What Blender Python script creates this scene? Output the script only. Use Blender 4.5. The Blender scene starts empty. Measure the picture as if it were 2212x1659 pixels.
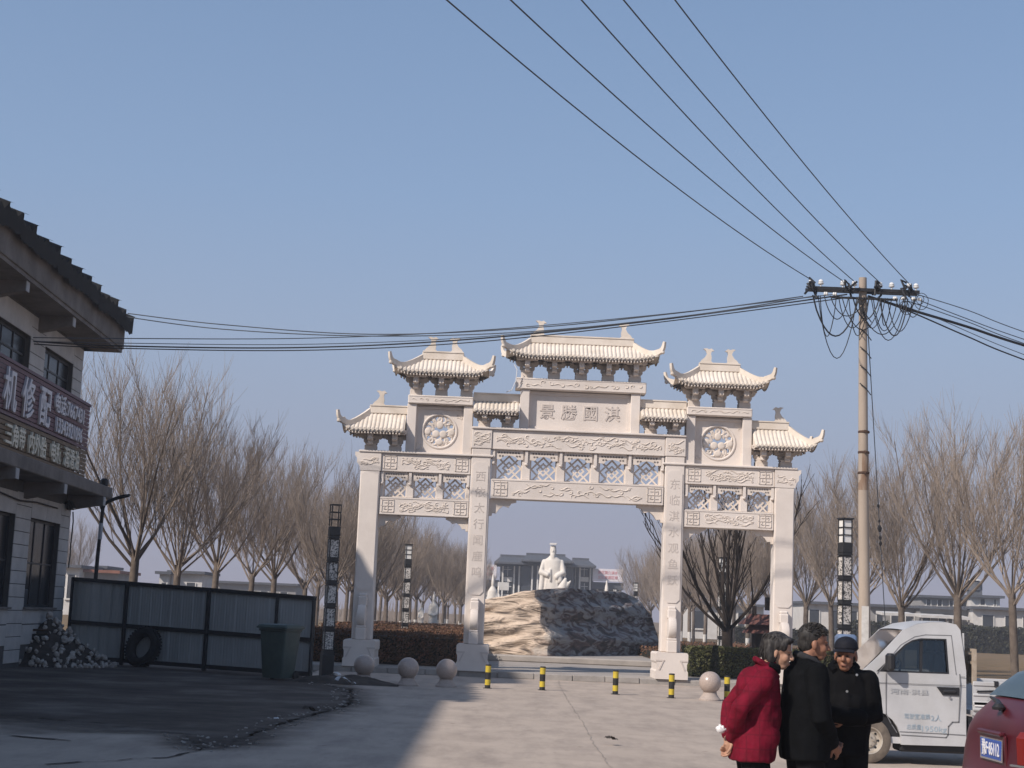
import bpy, bmesh, math, random
from mathutils import Vector, Matrix, Euler, noise
from mathutils.geometry import tessellate_polygon
random.seed(11)
R = math.radians
PI = math.pi
SC = bpy.context.scene
COL = SC.collection

# ------------------------------------------------------------------ camera
CAM_H, FPX, PITCH, ROLL = 1.65, 3400.0, math.atan(500.5 * math.cos(R(2.4)) / 3400.0), R(2.4)
cd = bpy.data.cameras.new('camera')
cd.sensor_width = 36.0
cd.lens = FPX / 2212.0 * 36.0
cd.clip_start, cd.clip_end = 0.1, 4000.0
cam = bpy.data.objects.new('camera', cd)
COL.objects.link(cam)
CR = Matrix.Rotation(PI / 2 + PITCH, 3, 'X') @ Matrix.Rotation(ROLL, 3, 'Z')
cam.matrix_world = Matrix.Translation((0, 0, CAM_H)) @ CR.to_4x4()
SC.camera = cam

# ------------------------------------------------------------------ sky, sun, exposure
SUN_AZ, SUN_EL = R(50), R(37)          # light travels towards +Y turned 50 degrees to +X
w = bpy.data.worlds.new('World'); SC.world = w; w.use_nodes = True
nt = w.node_tree
bg = nt.nodes['Background']
sky = nt.nodes.new('ShaderNodeTexSky')
sky.sky_type = 'NISHITA'; sky.sun_disc = False
sky.sun_elevation = SUN_EL; sky.sun_rotation = PI + SUN_AZ
sky.altitude = 50; sky.air_density = 1.0; sky.dust_density = 0.6; sky.ozone_density = 1.2
SKY_S = 0.14
# winter haze layer low over the plain, the same all round the horizon
tc = nt.nodes.new('ShaderNodeTexCoord'); sx = nt.nodes.new('ShaderNodeSeparateXYZ'); nt.links.new(tc.outputs['Generated'], sx.inputs[0])
hz = nt.nodes.new('ShaderNodeValToRGB'); hz.color_ramp.interpolation = 'LINEAR'
def hcol(c): return (c[0] / SKY_S / 8, c[1] / SKY_S / 8, c[2] / SKY_S / 8, 1)
hz.color_ramp.elements[0].position = 0.0; hz.color_ramp.elements[0].color = hcol((.345, .338, .420))
hz.color_ramp.elements[1].position = 0.40; hz.color_ramp.elements[1].color = hcol((.215, .322, .522))
for q, c in ((.17, (.312, .385, .540)), (.26, (.262, .366, .560))): hz.color_ramp.elements.new(q).color = hcol(c)
hf = nt.nodes.new('ShaderNodeValToRGB')
e = hf.color_ramp.elements
e[0].position = 0.0; e[0].color = (1, 1, 1, 1); e[1].position = 0.85; e[1].color = (0, 0, 0, 1)
for q, c in ((0.06, .98), (0.17, .86), (0.26, .72), (0.40, .60)):
    k = hf.color_ramp.elements.new(q); k.color = (c, c, c, 1)
nt.links.new(sx.outputs['Z'], hz.inputs[0]); nt.links.new(sx.outputs['Z'], hf.inputs[0])
m8 = nt.nodes.new('ShaderNodeVectorMath'); m8.operation = 'SCALE'; m8.inputs['Scale'].default_value = 8.0
nt.links.new(hz.outputs[0], m8.inputs[0])
mx = nt.nodes.new('ShaderNodeMixRGB'); nt.links.new(hf.outputs[0], mx.inputs[0]); nt.links.new(sky.outputs[0], mx.inputs[1]); nt.links.new(m8.outputs[0], mx.inputs[2])
nt.links.new(mx.outputs[0], bg.inputs[0])
bg.inputs[1].default_value = SKY_S
sl = bpy.data.lights.new('sun', 'SUN'); sl.energy = 4.6; sl.angle = R(1.0); sl.color = (1.0, 0.905, 0.82)
sun = bpy.data.objects.new('sun', sl); COL.objects.link(sun)
sun.rotation_euler = Vector((math.sin(SUN_AZ) * math.cos(SUN_EL), math.cos(SUN_AZ) * math.cos(SUN_EL), -math.sin(SUN_EL))).to_track_quat('-Z', 'Y').to_euler()
SC.view_settings.view_transform = 'Standard'
SC.view_settings.look = 'None'
SC.view_settings.exposure = 0.0
SC.view_settings.gamma = 1.0
SC.cycles.max_bounces = 6
SC.cycles.volume_bounces = 0
SC.cycles.diffuse_bounces = 3
SC.cycles.transparent_max_bounces = 8
SC.cycles.use_denoising = True

# ------------------------------------------------------------------ survey helpers: a pixel of the 2212-wide photo to a place
def ray(u, v): return CR @ Vector(((u - 1106.0) / FPX, -(v - 829.5) / FPX, -1.0))
def at(u, v, Y):
    d = ray(u, v); return Vector((0, 0, CAM_H)) + d * (Y / d.y)
def grd(u, v, z=0.0):
    d = ray(u, v); return Vector((0, 0, CAM_H)) + d * ((z - CAM_H) / d.z)

# ------------------------------------------------------------------ materials
MATS = {}
def mat(name, c1, c2=None, scale=6.0, rough=0.8, bump=0.0, bscale=30.0, metal=0.0, spec=0.3, lo=0.35, hi=0.65, detail=5.0, stretch=None):
    if name in MATS: return MATS[name]
    m = bpy.data.materials.new(name); m.use_nodes = True
    n = m.node_tree.nodes; L = m.node_tree.links
    b = n['Principled BSDF']
    b.inputs['Roughness'].default_value = rough
    b.inputs['Metallic'].default_value = metal
    b.inputs['Specular IOR Level'].default_value = spec
    b.inputs['Base Color'].default_value = (*c1, 1)
    geo = n.new('ShaderNodeNewGeometry')
    vec = geo.outputs['Position']
    if stretch:
        mp = n.new('ShaderNodeMapping'); mp.inputs['Scale'].default_value = stretch
        L.new(vec, mp.inputs[0]); vec = mp.outputs[0]
    if c2 is None: c2 = tuple(x * 0.82 for x in c1)
    tx = n.new('ShaderNodeTexNoise'); tx.inputs['Scale'].default_value = scale; tx.inputs['Detail'].default_value = detail
    tx.inputs['Roughness'].default_value = 0.62
    L.new(vec, tx.inputs['Vector'])
    rp = n.new('ShaderNodeValToRGB')
    rp.color_ramp.elements[0].position = lo; rp.color_ramp.elements[0].color = (*c2, 1)
    rp.color_ramp.elements[1].position = hi; rp.color_ramp.elements[1].color = (*c1, 1)
    L.new(tx.outputs['Fac'], rp.inputs[0]); L.new(rp.outputs[0], b.inputs['Base Color'])
    if bump:
        t2 = n.new('ShaderNodeTexNoise'); t2.inputs['Scale'].default_value = bscale; t2.inputs['Detail'].default_value = 4
        L.new(vec, t2.inputs['Vector'])
        bp = n.new('ShaderNodeBump'); bp.inputs['Strength'].default_value = bump; bp.inputs['Distance'].default_value = 0.02
        L.new(t2.outputs['Fac'], bp.inputs['Height']); L.new(bp.outputs[0], b.inputs['Normal'])
    MATS[name] = m
    return m
def flat(name, c, rough=0.6, metal=0.0, spec=0.4, emit=None):
    if name in MATS: return MATS[name]
    m = bpy.data.materials.new(name); m.use_nodes = True
    b = m.node_tree.nodes['Principled BSDF']
    b.inputs['Base Color'].default_value = (*c, 1); b.inputs['Roughness'].default_value = rough
    b.inputs['Metallic'].default_value = metal; b.inputs['Specular IOR Level'].default_value = spec
    MATS[name] = m
    return m
def glass(name, tint=(0.6, 0.7, 0.75), mixf=0.55, rough=0.03):
    if name in MATS: return MATS[name]
    m = bpy.data.materials.new(name); m.use_nodes = True
    n = m.node_tree.nodes; L = m.node_tree.links
    out = n['Material Output']; n.remove(n['Principled BSDF'])
    g = n.new('ShaderNodeBsdfGlossy'); g.inputs['Roughness'].default_value = rough
    t = n.new('ShaderNodeBsdfTransparent'); t.inputs[0].default_value = (*tint, 1)
    fr = n.new('ShaderNodeFresnel'); fr.inputs[0].default_value = 1.5
    mx = n.new('ShaderNodeMixShader')
    ad = n.new('ShaderNodeMath'); ad.operation = 'ADD'; ad.inputs[1].default_value = mixf; ad.use_clamp = True
    L.new(fr.outputs[0], ad.inputs[0]); L.new(ad.outputs[0], mx.inputs[0])
    L.new(t.outputs[0], mx.inputs[1]); L.new(g.outputs[0], mx.inputs[2]); L.new(mx.outputs[0], out.inputs[0])
    MATS[name] = m
    return m

# ------------------------------------------------------------------ mesh builder
class MB:
    def __init__(s): s.v = []; s.f = []; s.i = []; s.mi = 0; s.T = Matrix()
    def add(s, vs, fs):
        k = len(s.v)
        s.v += [tuple(s.T @ Vector(p)) for p in vs]
        for f in fs: s.f.append(tuple(k + a for a in f)); s.i.append(s.mi)
        return s
    def box(s, c, d, rot=None, ch=0.0):
        hx, hy, hz = d[0] / 2, d[1] / 2, d[2] / 2
        if ch <= 0:
            vs = [(x * hx, y * hy, z * hz) for x in (-1, 1) for y in (-1, 1) for z in (-1, 1)]
            fs = [(0, 1, 3, 2), (4, 6, 7, 5), (0, 4, 5, 1), (2, 3, 7, 6), (0, 2, 6, 4), (1, 5, 7, 3)]
        else:
            c_ = min(ch, hx * .9, hy * .9, hz * .9)
            bm = bmesh.new()
            bmesh.ops.create_cube(bm, size=1.0, matrix=Matrix.Diagonal((d[0], d[1], d[2], 1)))
            bmesh.ops.bevel(bm, geom=bm.edges[:], offset=c_, segments=1, affect='EDGES')
            bm.verts.index_update()
            vs = [v.co.copy() for v in bm.verts]; fs = [[v.index for v in f.verts] for f in bm.faces]; bm.free()
        M = Matrix.Translation(c)
        if rot is not None: M = M @ (rot if isinstance(rot, Matrix) else Euler(rot).to_matrix().to_4x4())
        return s.add([M @ Vector(p) for p in vs], fs)
    def prism(s, poly, a0, a1, axis='y', holes=()):
        # poly: list of (p,q); axis y -> (x,z), axis x -> (y,z), axis z -> (x,y)
        loops = [poly] + list(holes)
        tri = tessellate_polygon([[Vector((p[0], p[1], 0)) for p in l] for l in loops])
        allp = [p for l in loops for p in l]
        def P(p, a): return {'y': (p[0], a, p[1]), 'x': (a, p[0], p[1]), 'z': (p[0], p[1], a)}[axis]
        n = len(allp)
        vs = [P(p, a0) for p in allp] + [P(p, a1) for p in allp]
        fs = [tuple(t) for t in tri] + [tuple(n + a for a in reversed(t)) for t in tri]
        o = 0
        for l in loops:
            m = len(l)
            for i in range(m): fs.append((o + i, o + (i + 1) % m, n + o + (i + 1) % m, n + o + i))
            o += m
        return s.add(vs, fs)
    def tube(s, pts, rad, n=6, cap=True):
        pts = [Vector(p) for p in pts]
        if not hasattr(rad, '__len__'): rad = [rad] * len(pts)
        vs = []; fs = []
        t0 = (pts[1] - pts[0]).normalized()
        up = Vector((0, 0, 1)) if abs(t0.z) < .9 else Vector((1, 0, 0))
        a = t0.cross(up).normalized()
        for i, p in enumerate(pts):
            t = (pts[min(i + 1, len(pts) - 1)] - pts[max(i - 1, 0)]).normalized()
            a = (a - t * a.dot(t))
            a = a.normalized() if a.length > 1e-6 else t.orthogonal().normalized()
            b = t.cross(a)
            for k in range(n):
                an = 2 * PI * k / n
                vs.append(p + (a * math.cos(an) + b * math.sin(an)) * rad[i])
        for i in range(len(pts) - 1):
            for k in range(n):
                fs.append((i * n + k, i * n + (k + 1) % n, (i + 1) * n + (k + 1) % n, (i + 1) * n + k))
        if cap:
            fs.append(tuple(range(n - 1, -1, -1))); fs.append(tuple((len(pts) - 1) * n + k for k in range(n)))
        return s.add(vs, fs)
    def lathe(s, prof, n=24, c=(0, 0, 0), axis='z', sx=1.0, sy=1.0, cap=True):
        vs = []; fs = []
        for r, h in prof:
            for k in range(n):
                an = 2 * PI * k / n
                p = (r * math.cos(an) * sx, r * math.sin(an) * sy, h)
                if axis == 'y': p = (p[0], p[2], p[1])
                if axis == 'x': p = (p[2], p[0], p[1])
                vs.append((p[0] + c[0], p[1] + c[1], p[2] + c[2]))
        for i in range(len(prof) - 1):
            for k in range(n):
                fs.append((i * n + k, i * n + (k + 1) % n, (i + 1) * n + (k + 1) % n, (i + 1) * n + k))
        if cap: fs.append(tuple(range(n - 1, -1, -1))); fs.append(tuple((len(prof) - 1) * n + k for k in range(n)))
        return s.add(vs, fs)
    def sweep(s, pts, w, h, side=(0, 1, 0)):
        # rectangular section swept in a plane whose normal is side; w along side, h across
        pts = [Vector(p) for p in pts]; sd = Vector(side).normalized()
        if not hasattr(w, '__len__'): w = [w] * len(pts)
        if not hasattr(h, '__len__'): h = [h] * len(pts)
        vs = []; fs = []
        for i, p in enumerate(pts):
            t = (pts[min(i + 1, len(pts) - 1)] - pts[max(i - 1, 0)]).normalized()
            nrm = t.cross(sd).normalized()
            for (a, b) in ((-1, -1), (1, -1), (1, 1), (-1, 1)): vs.append(p + sd * (a * w[i] / 2) + nrm * (b * h[i] / 2))
        for i in range(len(pts) - 1):
            for k in range(4): fs.append((i * 4 + k, i * 4 + (k + 1) % 4, (i + 1) * 4 + (k + 1) % 4, (i + 1) * 4 + k))
        fs.append((3, 2, 1, 0)); q = (len(pts) - 1) * 4; fs.append((q, q + 1, q + 2, q + 3))
        return s.add(vs, fs)
    def grid(s, fn, nu, nv, loopu=False):
        vs = [fn(i / nu, j / nv) for i in range(nu + (0 if loopu else 1)) for j in range(nv + 1)]
        fs = []
        for i in range(nu):
            i2 = (i + 1) % nu if loopu else i + 1
            for j in range(nv): fs.append((i * (nv + 1) + j, i2 * (nv + 1) + j, i2 * (nv + 1) + j + 1, i * (nv + 1) + j + 1))
        return s.add(vs, fs)
    def mesh(s, name, mats, smooth=0):
        me = bpy.data.meshes.new(name)
        me.from_pydata(s.v, [], s.f)
        if not isinstance(mats, (list, tuple)): mats = [mats]
        for m in mats: me.materials.append(m)
        if len(mats) > 1: me.polygons.foreach_set('material_index', s.i)
        bm = bmesh.new(); bm.from_mesh(me); bmesh.ops.recalc_face_normals(bm, faces=bm.faces[:]); bm.to_mesh(me); bm.free()
        if smooth:
            me.polygons.foreach_set('use_smooth', [True] * len(me.polygons))
            me.set_sharp_from_angle(angle=R(smooth))
        me.update()
        return me
    def build(s, name, mats, parent=None, loc=(0, 0, 0), rot=(0, 0, 0), smooth=0):
        return put(name, s.mesh(name, mats, smooth), parent, loc, rot)
def put(name, me, parent=None, loc=(0, 0, 0), rot=(0, 0, 0), scale=(1, 1, 1)):
    o = bpy.data.objects.new(name, me); COL.objects.link(o)
    o.parent = parent; o.location = loc; o.rotation_euler = rot; o.scale = scale
    return o
def tag(o, label=None, cat=None, group=None, kind=None):
    if label: o['label'] = label
    if cat: o['category'] = cat
    if group: o['group'] = group
    if kind: o['kind'] = kind
    return o
def thing(name, label, cat, loc=(0, 0, 0), rotz=0.0, group=None):
    o = put(name, None, None, loc, (0, 0, rotz)); o.empty_display_size = .3
    return tag(o, label, cat, group)
def copy_tree(o, parent=None):
    c = o.copy(); COL.objects.link(c); c.parent = parent
    for ch in list(o.children): copy_tree(ch, c)
    return c
def again(o, label, loc, rotz=None, scale=None):
    c = copy_tree(o); c['label'] = label; c.location = loc
    if rotz is not None: c.rotation_euler = (0, 0, rotz)
    if scale is not None: c.scale = (scale, scale, scale) if not hasattr(scale, '__len__') else scale
    return c
_txt = {}
def text_mesh(body, size, depth, m, bold=0.0, align='CENTER'):
    key = (body, size, depth, m.name, bold, align)
    if key in _txt: return _txt[key]
    cu = bpy.data.curves.new('txt', 'FONT'); cu.body = body; cu.size = size; cu.extrude = depth / 2; cu.offset = bold
    cu.align_x = align; cu.align_y = 'CENTER'; cu.resolution_u = 2
    o = bpy.data.objects.new('txt', cu); COL.objects.link(o)
    bpy.context.view_layer.update()
    me = bpy.data.meshes.new_from_object(o.evaluated_get(bpy.context.evaluated_depsgraph_get()))
    bpy.data.objects.remove(o); bpy.data.curves.remove(cu)
    me.name = 'lettering'; me.materials.clear(); me.materials.append(m)
    _txt[key] = me
    return me
# ------------------------------------------------------------------ ground, road, platform
m_field = mat('dry_field', (0.23, 0.155, 0.085), (0.15, 0.11, 0.065), scale=.6, rough=.95, bump=.6, bscale=6, spec=.1)
def concrete_mat():
    m = mat('road_concrete', (0.47, 0.395, 0.33), (0.40, 0.335, 0.28), scale=.9, rough=.9, bump=.15, bscale=40, spec=.2, detail=8)
    n = m.node_tree.nodes; L = m.node_tree.links
    b = n['Principled BSDF']; src = b.inputs['Base Color'].links[0].from_socket
    geo = n.new('ShaderNodeNewGeometry')
    # stains: long smears and small dark spots
    mp = n.new('ShaderNodeMapping'); mp.inputs['Scale'].default_value = (1.4, .35, 1)
    L.new(geo.outputs['Position'], mp.inputs[0])
    t = n.new('ShaderNodeTexNoise'); t.inputs['Scale'].default_value = 1.3; t.inputs['Detail'].default_value = 9; t.inputs['Roughness'].default_value = .7
    L.new(mp.outputs[0], t.inputs['Vector'])
    r = n.new('ShaderNodeValToRGB'); r.color_ramp.elements[0].position = .3; r.color_ramp.elements[0].color = (.62, .62, .64, 1)
    r.color_ramp.elements[1].position = .56; r.color_ramp.elements[1].color = (1, 1, 1, 1)
    L.new(t.outputs['Fac'], r.inputs[0])
    mx = n.new('ShaderNodeMixRGB'); mx.blend_type = 'MULTIPLY'; mx.inputs[0].default_value = .75
    L.new(src, mx.inputs[1]); L.new(r.outputs[0], mx.inputs[2])
    t2 = n.new('ShaderNodeTexNoise'); t2.inputs['Scale'].default_value = 5; t2.inputs['Detail'].default_value = 4
    L.new(geo.outputs['Position'], t2.inputs['Vector'])
    r2 = n.new('ShaderNodeValToRGB'); r2.color_ramp.elements[0].position = .27; r2.color_ramp.elements[0].color = (.45, .42, .4, 1)
    r2.color_ramp.elements[1].position = .33; r2.color_ramp.elements[1].color = (1, 1, 1, 1)
    L.new(t2.outputs['Fac'], r2.inputs[0])
    m2 = n.new('ShaderNodeMixRGB'); m2.blend_type = 'MULTIPLY'; m2.inputs[0].default_value = .7
    L.new(mx.outputs[0], m2.inputs[1]); L.new(r2.outputs[0], m2.inputs[2])
    L.new(m2.outputs[0], b.inputs['Base Color'])
    return m
m_road = concrete_mat()
m_pave = mat('paving_stone', (0.40, 0.36, 0.32), (0.30, 0.27, 0.24), scale=1.5, rough=.85, bump=.2, bscale=25)
m_kerb = mat('kerb_stone', (0.36, 0.33, 0.30), (0.26, 0.24, 0.22), scale=3, rough=.85, bump=.3, bscale=18)
m_dirt = mat('yard_dirt', (0.085, 0.070, 0.060), (0.045, 0.038, 0.034), scale=.7, rough=.95, bump=.5, bscale=12, spec=.1, detail=8)
m_crack = mat('crack_dirt', (0.06, 0.05, 0.045), (0.03, 0.025, 0.02), scale=9, rough=1)

g = MB(); g.add([(-2500, -400, -.02), (2500, -400, -.02), (2500, 3500, -.02), (-2500, 3500, -.02)], [(0, 1, 2, 3)])
tag(g.build('ground', m_field), kind='structure')
g = MB(); g.add([(-60, -40, 0), (60, -40, 0), (60, 46, 0), (-60, 46, 0)], [(0, 1, 2, 3)])
tag(g.build('road', m_road), kind='structure')
# gate platform with a worn kerb
g = MB(); g.box((2.6, 66, .07), (19.2, 46.6, .16), ch=.02)
plat = tag(g.build('gate_platform', m_pave), kind='structure')
random.seed(5)
x = -7.0
while x < 12.1:
    ln = min(random.uniform(.85, 1.05), 12.2 - x)
    g = MB(); g.box((0, 0, 0), (ln - .012, .14, .172), ch=.018)
    o = g.build('kerb_stone', m_kerb, plat, (x + ln / 2, 42.62 + random.uniform(-.012, .012), .073 + random.uniform(-.014, .01)), (random.uniform(-.03, .03), 0, random.uniform(-.01, .01)))
    x += ln
# far avenue
g = MB(); g.add([(-6, 89, .004), (14, 89, .004), (19, 330, .004), (-2, 330, .004)], [(0, 1, 2, 3)])
tag(g.build('avenue', mat('avenue_paving', (.34, .30, .26), (.26, .22, .19), scale=.4, rough=.9)), kind='structure')

# earth yard on the left with a ragged edge lapping over the concrete
random.seed(3)
edge = [(-45, 24), (-12, 22.6), (-6.9, 22.2), (-5.0, 21.2), (-3.9, 20.2), (-3.35, 18.3), (-3.0, 19.2), (-3.1, 21.5), (-3.05, 23.2), (-2.75, 26), (-2.6, 28), (-2.95, 31), (-3.1, 33.4), (-4.2, 35.4), (-4.6, 37.5), (-4.8, 42.4)]
pts = []
for i in range(len(edge) - 1):
    a, b = edge[i], edge[i + 1]; n = max(2, int(math.dist(a, b) / .35)); n = min(n, 40)
    for k in range(n):
        t = k / n; pts.append((a[0] + (b[0] - a[0]) * t + random.uniform(-.09, .09), a[1] + (b[1] - a[1]) * t + random.uniform(-.1, .1)))
pts += [(-4.8, 42.4), (-45, 42.4)]
g = MB()
tri = tessellate_polygon([[Vector((p[0], p[1], 0)) for p in pts]])
g.add([(p[0], p[1], .006) for p in pts], tri)
def dirtmat():
    m = bpy.data.materials.new('yard_earth'); m.use_nodes = True
    n = m.node_tree.nodes; L = m.node_tree.links; b = n['Principled BSDF']; b.inputs['Roughness'].default_value = .95; b.inputs['Specular IOR Level'].default_value = .1
    geo = n.new('ShaderNodeNewGeometry'); t = n.new('ShaderNodeTexNoise'); t.inputs['Scale'].default_value = .55; t.inputs['Detail'].default_value = 10; t.inputs['Roughness'].default_value = .68
    L.new(geo.outputs['Position'], t.inputs['Vector'])
    r = n.new('ShaderNodeValToRGB'); e = r.color_ramp.elements
    e[0].position = .3; e[0].color = (.05, .042, .037, 1); e[1].position = .68; e[1].color = (.19, .165, .145, 1)
    k = r.color_ramp.elements.new(.5); k.color = (.105, .088, .076, 1)
    L.new(t.outputs['Fac'], r.inputs[0]); L.new(r.outputs[0], b.inputs['Base Color'])
    t2 = n.new('ShaderNodeTexNoise'); t2.inputs['Scale'].default_value = 14; t2.inputs['Detail'].default_value = 6; L.new(geo.outputs['Position'], t2.inputs['Vector'])
    bp = n.new('ShaderNodeBump'); bp.inputs['Strength'].default_value = .5; bp.inputs['Distance'].default_value = .03
    L.new(t2.outputs['Fac'], bp.inputs['Height']); L.new(bp.outputs[0], b.inputs['Normal'])
    return m
m_yard = dirtmat()
tag(g.build('yard', m_yard), kind='structure')
# thin dust film trailing off over the concrete
def filmmat():
    m = m_yard.copy(); m.name = 'dust_film'; n = m.node_tree.nodes; L = m.node_tree.links
    out = n['Material Output']; b = n['Principled BSDF']; at_ = n.new('ShaderNodeAttribute'); at_.attribute_name = 'fade'
    geo = n.new('ShaderNodeNewGeometry'); t = n.new('ShaderNodeTexNoise'); t.inputs['Scale'].default_value = 2.2; t.inputs['Detail'].default_value = 8; L.new(geo.outputs['Position'], t.inputs['Vector'])
    a = n.new('ShaderNodeMath'); a.operation = 'MULTIPLY_ADD'; a.inputs[1].default_value = 1.5; a.inputs[2].default_value = -.75; L.new(t.outputs['Fac'], a.inputs[0])
    c = n.new('ShaderNodeMath'); c.operation = 'ADD'; L.new(a.outputs[0], c.inputs[0]); L.new(at_.outputs['Fac'], c.inputs[1])
    d = n.new('ShaderNodeMath'); d.operation = 'MULTIPLY'; d.use_clamp = True; L.new(c.outputs[0], d.inputs[0]); L.new(at_.outputs['Fac'], d.inputs[1])
    tr = n.new('ShaderNodeBsdfTransparent'); mx = n.new('ShaderNodeMixShader'); L.new(d.outputs[0], mx.inputs[0]); L.new(tr.outputs[0], mx.inputs[1]); L.new(b.outputs[0], mx.inputs[2]); L.new(mx.outputs[0], out.inputs[0])
    return m
fe = edge[:-1]; fs_ = []
for i in range(len(fe) - 1):
    a, b = Vector(fe[i]), Vector(fe[i + 1]); n = max(2, int((b - a).length / .5)); n = min(n, 24)
    for k in range(n): fs_.append(a.lerp(b, k / n))
fs_.append(Vector(fe[-1]))
vs = []; fd = []
for i, p_ in enumerate(fs_):
    d = (fs_[min(i + 1, len(fs_) - 1)] - fs_[max(i - 1, 0)]).normalized(); nn = Vector((d.y, -d.x))
    wd = 3.2 if p_.x < -4.2 else 1.0
    for k in range(5): q_ = p_ + nn * (-.15 + wd * k / 4); vs.append((q_.x, q_.y, .010)); fd.append(1 - k / 4)
g = MB(); g.add(vs, [(i * 5 + k, i * 5 + k + 1, i * 5 + k + 6, i * 5 + k + 5) for i in range(len(fs_) - 1) for k in range(4)])
fo = tag(g.build('dust_film', filmmat()), kind='structure'); att = fo.data.attributes.new('fade', 'FLOAT', 'POINT'); att.data.foreach_set('value', fd)
# cracks and broken lips along the edge of the concrete
g = MB()
def crack(pl, w0, z=.010, jit=.05):
    ps = []
    for i in range(len(pl) - 1):
        a, b = pl[i], pl[i + 1]; n = max(2, int(math.dist(a, b) / .22))
        for k in range(n):
            t = k / n; ps.append((a[0] + (b[0] - a[0]) * t + random.uniform(-jit, jit), a[1] + (b[1] - a[1]) * t + random.uniform(-jit, jit)))
    for i in range(len(ps) - 1):
        a, b = Vector(ps[i]), Vector(ps[i + 1]); d = (b - a); nn = Vector((-d.y, d.x)).normalized() * w0 * random.uniform(.15, 1)
        g.add([(*(a - nn), z), (*(b - nn), z), (*(b + nn), z), (*(a + nn), z)], [(0, 1, 2, 3)])
crack([(-3.1, 33.3), (-2.85, 31), (-2.6, 28.4), (-2.7, 26.2), (-3.0, 23.6), (-3.05, 22)], .05)
crack([(-3.05, 22), (-3.2, 19.5), (-3.5, 17.2), (-4.6, 15.8)], .035)
crack([(-6.2, 19.2), (-4.7, 18.6)], .05, jit=.03)
crack([(1.55, 42.2), (1.45, 38), (1.42, 34), (1.38, 30), (1.36, 26), (1.3, 22), (1.3, 14)], .014, jit=.02) if 0 else None
tag(g.build('pavement_crack', m_crack), kind='structure')
g = MB(); crack([(1.55, 42.2), (1.45, 38), (1.42, 34), (1.38, 30), (1.36, 26), (1.3, 22), (1.3, 14)], .010, z=.005, jit=.02)
tag(g.build('pavement_joint', mat('joint_filler', (.33, .285, .25), (.27, .235, .2), scale=4)), kind='structure')
g = MB()
random.seed(9)
for k in range(260):
    t = random.random()
    i = random.randrange(4, len(edge) - 2); a, b = edge[i], edge[i + 1]
    p = (a[0] + (b[0] - a[0]) * t + random.uniform(-.35, .25), a[1] + (b[1] - a[1]) * t + random.uniform(-.3, .3))
    s = random.uniform(.008, .035); g.box((p[0], p[1], s * .3), (s * 1.4, s, s * .7), (random.uniform(-.4, .4), random.uniform(-.4, .4), random.random() * 3))
tag(g.build('gravel', m_kerb), 'loose grit along the broken concrete edge', None, None, 'stuff')
# ------------------------------------------------------------------ carved stone gate
m_stone = mat('gate_stone', (0.745, 0.675, 0.615), (0.62, 0.555, 0.50), scale=1.1, rough=.82, bump=.12, bscale=60, spec=.2, lo=.3, hi=.7, detail=8)
m_stone2 = mat('gate_stone_carved', (0.72, 0.64, 0.57), (0.62, 0.55, 0.48), scale=2.2, rough=.85, bump=.25, bscale=45, spec=.2)
m_tile = mat('gate_roof_stone', (0.74, 0.665, 0.58), (0.60, 0.525, 0.44), scale=1.6, rough=.85, bump=.15, bscale=50, spec=.2)
m_grave = mat('engraved_stone', (0.60, 0.535, 0.485), (0.53, 0.47, 0.425), scale=4, rough=.9)
m_soffit = mat('shaded_soffit', (0.30, 0.27, 0.24), (0.13, 0.115, 0.10), scale=5, rough=.9)  # shade under the eaves put into the soffit colour

gate = thing('stone_gate', 'pale carved stone memorial archway with four columns and tiled stone roofs', 'gate', (1.905, 43.27, .15))

# --- columns, plinths and drum stones
m_colmesh = {}
def column(x, ztop, inner):
    g = MB()
    g.box((x, 0, (.7 + ztop) / 2), (.54, .54, ztop - .7), ch=.025)
    c = g.build('column', m_stone, gate)
    # raised tablet with cut top corners on the front and back
    w = .21 if inner else .235; z0, z1 = (2.02, ztop - .38) if inner else (2.02, ztop - .02); k = .09
    poly = [(x - w + k, z0), (x + w - k, z0), (x + w, z0 + k), (x + w, z1 - k), (x + w - k, z1), (x - w + k, z1), (x - w, z1 - k), (x - w, z0 + k)]
    for s in (-1, 1):
        t = MB(); t.prism(poly, s * .269, s * .292, 'y'); t.build('tablet', m_stone, c)
    return c
words = {-1: '西依太行闻鹿鸣', 1: '东临淇水观鱼跃'}
for s in (-1, 1):
    column(s * 5.68, 5.27, False)
    c = column(s * 2.66, 6.0, True)
    for i, ch in enumerate(words[s]):
        put('character', text_mesh(ch, .30, .012, m_grave), c, (s * 2.66, -.2935, 5.22 - i * .435), (PI / 2, 0, 0))
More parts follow.
